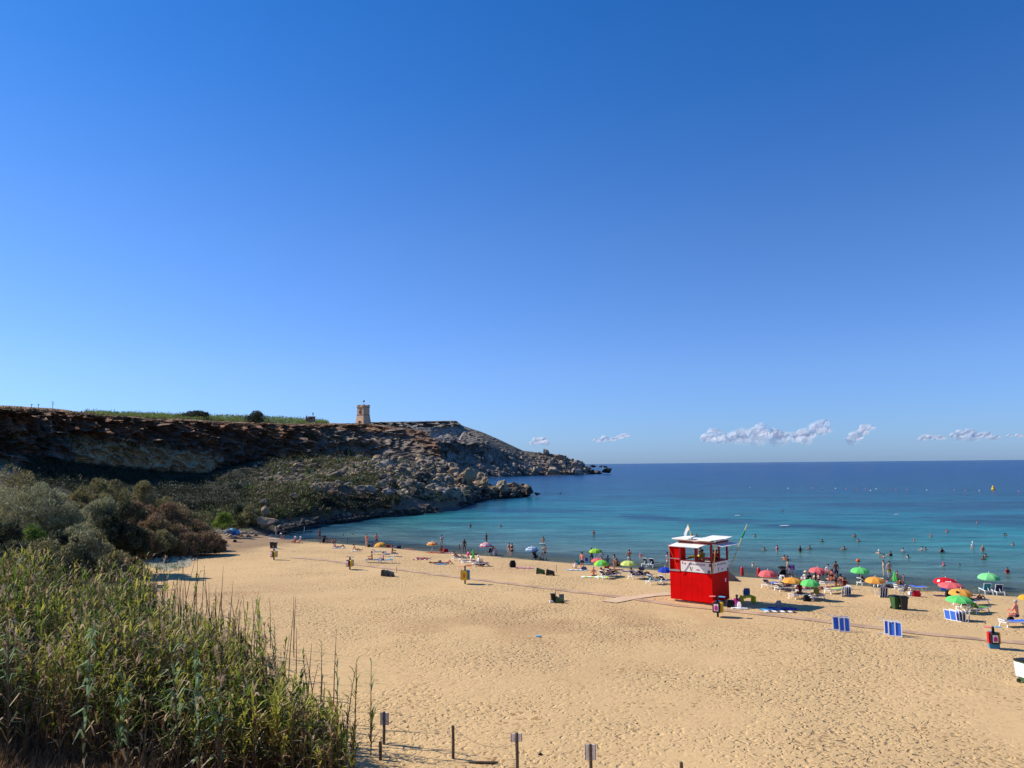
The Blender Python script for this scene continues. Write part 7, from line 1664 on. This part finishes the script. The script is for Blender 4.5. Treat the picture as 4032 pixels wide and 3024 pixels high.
# amphibious beach wheelchair
b = at('E',1640,1395); o = empty('beach_wheelchair', b, R(8), 'yellow wheeled beach chair with a blue back in the shade right of the hut', 'beach wheelchair'); kx = .24116*b.y/F
yw_ = cm('float_yellow', 214,206,30, rough=.5); bl_ = cm('seat_blue', 34,74,130, rough=.6)
m = MB(); m.lathe([(0,.0),(.2,.01),(.235,.1),(.235,.3),(.2,.42),(0,.44)], 14, M=Matrix.Scale(.4,4,(0,1,0))); q = m.build('backrest', bl_, o); q.location = (-.02,.1,.62); q.scale = (1.15,1,1.25)
MB().box((0,-.05,.56),(.62,.5,.16)).build('seat', yw_, o, bevel=.05); 
for s in (-1,1):
    MB().tube([(s*.42,-.4,.52),(s*.42,.35,.52)], .09, 8).build('armrest', yw_, o)
    m = MB(); m.lathe([(.0,-.12),(.22,-.12),(.27,-.05),(.27,.05),(.22,.12),(0,.12)], 16, M=Matrix.Translation((s*.5,.1,.27)) @ Matrix.Rotation(R(90),4,'Y')); m.build('wheel', yw_, o, smooth=True)
MB().tube([(-.36,-.05,.5),(-.38,-.0,1.05)], .02, 5).build('push_handle', GREYM, o)
# buoys
v = at('W',1975,152); o = empty('buoy', (v.x, v.y, 0), 0, 'yellow cone topped buoy far out on the right', 'buoy'); s_ = v.y/F; MB().lathe([(0,-.3),(6*s_,-.3),(7*s_,2*s_),(4*s_,6*s_),(0,6*s_)], 14).build('float', YEL, o); MB().lathe([(4*s_,5*s_),(4.2*s_,9*s_),(1.6*s_,15*s_),(0,16*s_)], 12).build('topmark', YEL, o)
BM = []
for i, (x_, y_, colr) in enumerate([(105,140,'lblue'),(397,145,'white'),(578,142,'salmon'),(658,144,'salmon'),(762,145,'white'),(845,147,'salmon'),(921,147,'orange'),(993,148,'salmon'),(1032,160,'white'),(1076,149,'white'),(1165,152,'salmon'),(1227,153,'salmon'),(1313,156,'salmon'),(1464,157,'white'),(1561,158,'grey'),(1676,159,'salmon'),(1763,161,'salmon'),(1869,163,'white'),(1982,166,'orange'),(2170,168,'salmon')]):
    v = at('W', x_, y_); r_ = 1.9*v.y/F; m = MB(); m.lathe([(r_*1.25*math.sin(math.pi*k/8), -r_*math.cos(math.pi*k/8)) for k in range(9)], 12); o = m.build('marker_buoy', cloth(colr), smooth=True); o.location = (v.x, v.y, r_*.4)
    tag(o, '%s float in the line of small markers across the bay' % {'white':'white','salmon':'pinkish','lblue':'bluish','grey':'grey','orange':'orange'}[colr], 'buoy', '%s floats of the marker line' % colr)
v = at('N',1008,712); m = MB(); s_ = v.y/F; m.lathe([(0,-.2),(5*s_,0),(5*s_,3*s_),(2*s_,9*s_),(0,10*s_)], 12); o = m.build('marker_buoy', cm('buoy_tan', 214,170,120)); o.location = (v.x, v.y, 0); tag(o, 'small tan buoy in the inlet in front of the far headland', 'buoy')
for c_, x_, y_, colr, l_, lb in (('W',370,432,'white',1.8,'white swim float far out above the right side of the hut'),('W',8,352,'white',1.2,'white speck of a float far out above the hut'),('W',1230,344,'white',1.1,'lone white float in the middle of the bay'),('C',868,335,'white',1.0,'white bodyboard held by the young man in the water'),('C',1525,632,'skyb',.9,'light blue board lying on the wet sand'),('C',1490,607,'teal',1.1,'teal inflatable at the water left of the man in navy shorts')):
    v = at(c_, x_, y_); v.z = max(v.z, 0); m = MB(); m.lathe([(0,-.5),(.14,-.46),(.24,-.2),(.26,.15),(.2,.42),(0,.5)], 10, M=Matrix.Rotation(R(90),4,'Y') @ Matrix.Scale(.2,4,(1,0,0)) @ Matrix.Identity(4)); o = m.build('float_board', cloth(colr)); o.location = (v.x, v.y, v.z+.06); o.scale = (l_,l_*.8,1); tag(o, lb, 'float')
# fence posts in the foreground
PW = cm('weathered_post', 96,84,72, rough=.95, var=.3, scale=9, bump=.01, bscale=20)
def fpost(x_, y0, y1, label, sign=None, r_=.055, by=None, bulge=0):
    px0, py0 = P('Y', x_, y0); px1, py1 = P('Y', x_, y1)
    if by: # base out of frame: give distance directly
        v = pt(px0, py1, by); b = Vector((v.x, by, g1(v.x, by))); H_ = v.z-b.z
    else: b = at('Y', x_, y0); H_ = hgt(b, 'Y', x_, y1).z-b.z
    o = empty('fence_post', b, 0, label, 'fence post'); m = MB(); m.tube([(0,0,-.3),(.01,0,H_*.5),(0,0,H_*.985),(0,0,H_)], [r_*1.05,r_,r_*.98,r_*.7], 10); m.build('post', PW, o)
    if sign:
        w_, ya_, yb_, rz = sign; z1 = pt(*P('Y', x_, ya_), b.y).z-b.z; z0 = pt(*P('Y', x_, yb_), b.y).z-b.z; s = MB().box((0,r_+.015,(z0+z1)/2*1),(w_,.02,(z1-z0))).build('sign_board', cm('sign_white', 244,244,246, rough=.5), o); s.rotation_euler = (0,0,R(rz)); s.location.z = 0
        m = MB(); hh_ = (z1-z0)/2; m.box((-w_/2-.006,r_+.015,(z0+z1)/2),(.018,.03,z1-z0)).box((w_/2+.006,r_+.015,(z0+z1)/2),(.018,.03,z1-z0)); m.build('edge_trim', cm('sign_trim', 70,70,84), s)
    return o, b, H_
f1, b1_, h1_ = fpost(311,340,150,'post with a tall narrow white sign, left end of the fence', (.30,160,232,-10))
fpost(290,430,322,'short dark stump in front of the leftmost signed post', r_=.06)
f2, b2_, h2_ = fpost(713,423,230,'slim bare post without a sign, second in the fence')
f3, b3_, h3_ = fpost(1083,478,272,'post with a square white sign, middle of the fence', (.34,282,330,8), by=26.3)
f4, b4_, h4_ = fpost(1510,478,338,'leaning post with a tall framed white sign', (.31,345,437,-6), by=25.2)
f5, b5_, h5_ = fpost(2038,478,442,'top of the last post at the bottom edge of the picture', by=24.0)
def wire(a, b, lb):
    pts = [a.lerp(b, t/10) - Vector((0,0,.35*4*(t/10)*(1-t/10))) for t in range(11)]
    o = MB().tube(pts, .006, 4).build('fence_wire', cm('wire', 96,88,80)); return tag(o, lb, 'wire')
wire(b1_+Vector((0,0,h1_*.75)), b2_+Vector((0,0,h2_*.95)), 'thin sagging wire between the first signed post and the bare post')
wire(b2_+Vector((0,0,h2_*.95)), b3_+Vector((0,0,h3_*.8)), 'thin sagging wire between the bare post and the square sign post')
b = at('Y',885,452); o = MB().tube([(-.5,.05,.03),(-.1,0,.05),(.3,-.04,.05),(.55,.0,.04)], [.03,.045,.05,.03], 7).build('driftwood', PW); o.location = b; tag(o, 'piece of dark driftwood on the sand between the fence posts', 'driftwood')
b = at('Y',1222,402); o = link('stone', RP['dark',2]); o.location = b; o.scale = (.16,.12,.09); tag(o, 'dark stone on the sand right of the square sign post', 'stone')
b = at('X',2120,2508); o = bag('X',2120,2508,.3,.12,'lblue','crumpled pale blue scrap lying alone on the open sand','litter','litter', handle=False)

# ------------------------------------------------------------------ clouds
cm_ = bpy.data.materials.new('cloud'); cm_.use_nodes = True; N, L = nodes(cm_); b = N['Principled BSDF']; b.inputs['Base Color'].default_value = (1,.98,.96,1); b.inputs['Roughness'].default_value = 1; b.inputs['Specular IOR Level'].default_value = 0
ge = N.new('ShaderNodeNewGeometry'); lw = N.new('ShaderNodeLayerWeight'); lw.inputs[0].default_value = .5; nn_ = N.new('ShaderNodeTexNoise'); nn_.inputs['Scale'].default_value = .009; nn_.inputs['Detail'].default_value = 8; L.new(ge.outputs['Position'], nn_.inputs['Vector'])
ma = N.new('ShaderNodeMath'); ma.operation = 'MULTIPLY_ADD'; ma.inputs[1].default_value = .2; L.new(nn_.outputs['Fac'], ma.inputs[0]); L.new(lw.outputs['Facing'], ma.inputs[2])
mr = N.new('ShaderNodeMapRange'); mr.interpolation_type = 'SMOOTHSTEP'; mr.inputs[1].default_value = .1; mr.inputs[2].default_value = .88; mr.inputs[3].default_value = .62; mr.inputs[4].default_value = 0; L.new(ma.outputs[0], mr.inputs[0])
sxz = N.new('ShaderNodeSeparateXYZ'); tcc = N.new('ShaderNodeTexCoord'); L.new(tcc.outputs['Generated'], sxz.inputs[0]); mz = N.new('ShaderNodeMapRange'); mz.interpolation_type = 'SMOOTHSTEP'; mz.inputs[1].default_value = .0; mz.inputs[2].default_value = .45; mz.inputs[3].default_value = .12; mz.inputs[4].default_value = 1; L.new(sxz.outputs['Z'], mz.inputs[0])
mu = N.new('ShaderNodeMath'); mu.operation = 'MULTIPLY'; L.new(mr.outputs[0], mu.inputs[0]); L.new(mz.outputs[0], mu.inputs[1])
tr = N.new('ShaderNodeBsdfTransparent'); tl = N.new('ShaderNodeBsdfTranslucent'); tl.inputs[0].default_value = (1,.98,.96,1); m1 = N.new('ShaderNodeMixShader'); m1.inputs[0].default_value = .62; L.new(b.outputs[0], m1.inputs[1]); L.new(tl.outputs[0], m1.inputs[2])
ms = N.new('ShaderNodeMixShader'); L.new(mu.outputs[0], ms.inputs[0]); L.new(tr.outputs[0], ms.inputs[1]); L.new(m1.outputs[0], ms.inputs[2]); L.new(ms.outputs[0], N['Material Output'].inputs[0])
def cloud(blobs, label, d=9000, seed=1, fade=1):
    k = d/F; r_ = np.random.default_rng(seed); VV, FF = [], []; o = 0
    bm = bmesh.new(); bmesh.ops.create_icosphere(bm, subdivisions=4, radius=1); bv = np.array([v.co[:] for v in bm.verts]); bf = np.array([[v.index for v in f.verts] for f in bm.faces]); bm.free()
    c0 = pt(blobs[0][0], blobs[0][1], d)
    for px, py, r in blobs:
        for j in range(3):
            c_ = pt(px + r_.normal()*r*.45, py + abs(r_.normal())*-r*.15 + r*.1, d + r_.normal()*r*k*.8); s = r*k*r_.uniform(.75,1.15); q = bv*s*np.array([1.3,1,.8])
            q = q*(1 + .22*fbm(q[:,0]/s*1.6+j*7+px, q[:,1]/s*1.6, q[:,2]/s*1.6, 4))[:,None]; VV.append(q + np.array(c_-c0)); FF.append(bf+o); o += len(bv)
    me = raw_mesh('cloud', np.concatenate(VV), np.concatenate(FF), [], None, True, 3); ob = link('cloud', me)
    md = ob.modifiers.new('r','REMESH'); md.mode = 'VOXEL'; md.voxel_size = k*3.2; md.use_smooth_shade = True
    sm_ = ob.modifiers.new('s','SMOOTH'); sm_.iterations = 14
    dg = bpy.context.evaluated_depsgraph_get(); dg.update(); m2 = bpy.data.meshes.new_from_object(ob.evaluated_get(dg)); bpy.data.objects.remove(ob); m2.materials.clear(); m2.materials.append(cm_)
    co = np.zeros(len(m2.vertices)*3, np.float32); m2.vertices.foreach_get('co', co); no = np.zeros(len(m2.vertices)*3, np.float32); m2.vertices.foreach_get('normal', no); co = co.reshape(-1,3); no = no.reshape(-1,3)
    q = co/(k*24); co = co + no*(fbm(q[:,0]+seed, q[:,1], q[:,2], 3, .45)*k*6)[:,None]; m2.vertices.foreach_set('co', co.astype(np.float32).ravel()); m2.update()
    ob = link('cloud', m2); ob.location = c0; return tag(ob, label, 'cloud')
cloud([(2790,1725,36),(2812,1705,24),(2850,1730,30),(2890,1735,24),(2930,1722,38),(2975,1705,36),(3010,1685,24),(3000,1712,40),(3050,1715,32),(3090,1722,28),(3130,1722,26),(3175,1715,28),(3215,1690,30),(3242,1668,20),(3160,1735,24),(3060,1738,26),(2960,1742,26)], 'longest white cumulus bank low over the sea', seed=2)
cloud([(3355,1738,18),(3375,1722,20),(3400,1700,20),(3425,1682,16),(3350,1748,14),(3385,1712,18)], 'small slanting cloud right of the longest bank', seed=3)
cloud([(3640,1728,14),(3665,1722,18),(3695,1724,16),(3715,1722,11)], 'small flat cloud, first of the right hand row', seed=4)
cloud([(3768,1715,20),(3795,1705,18),(3815,1700,17),(3840,1716,20),(3872,1714,18),(3775,1728,14),(3830,1730,16)], 'rounded cloud, largest of the right hand row', seed=5)
cloud([(3910,1726,12),(3925,1718,11)], 'little cloud right of the rounded one', seed=6)
cloud([(3970,1718,9),(3980,1714,8)], 'tiny cloud near the right edge', seed=7); cloud([(4020,1716,12),(4040,1714,12)], 'cloud cut by the right edge', seed=8)
cloud([(2355,1735,13),(2380,1730,13),(2410,1732,11),(2440,1722,12),(2460,1714,11)], 'faint thin cloud over the tip of the headland', d=14000, seed=9)
cloud([(2105,1745,16),(2130,1735,18),(2150,1750,13)], 'faint puff of cloud above the slope of the headland', d=14000, seed=10)
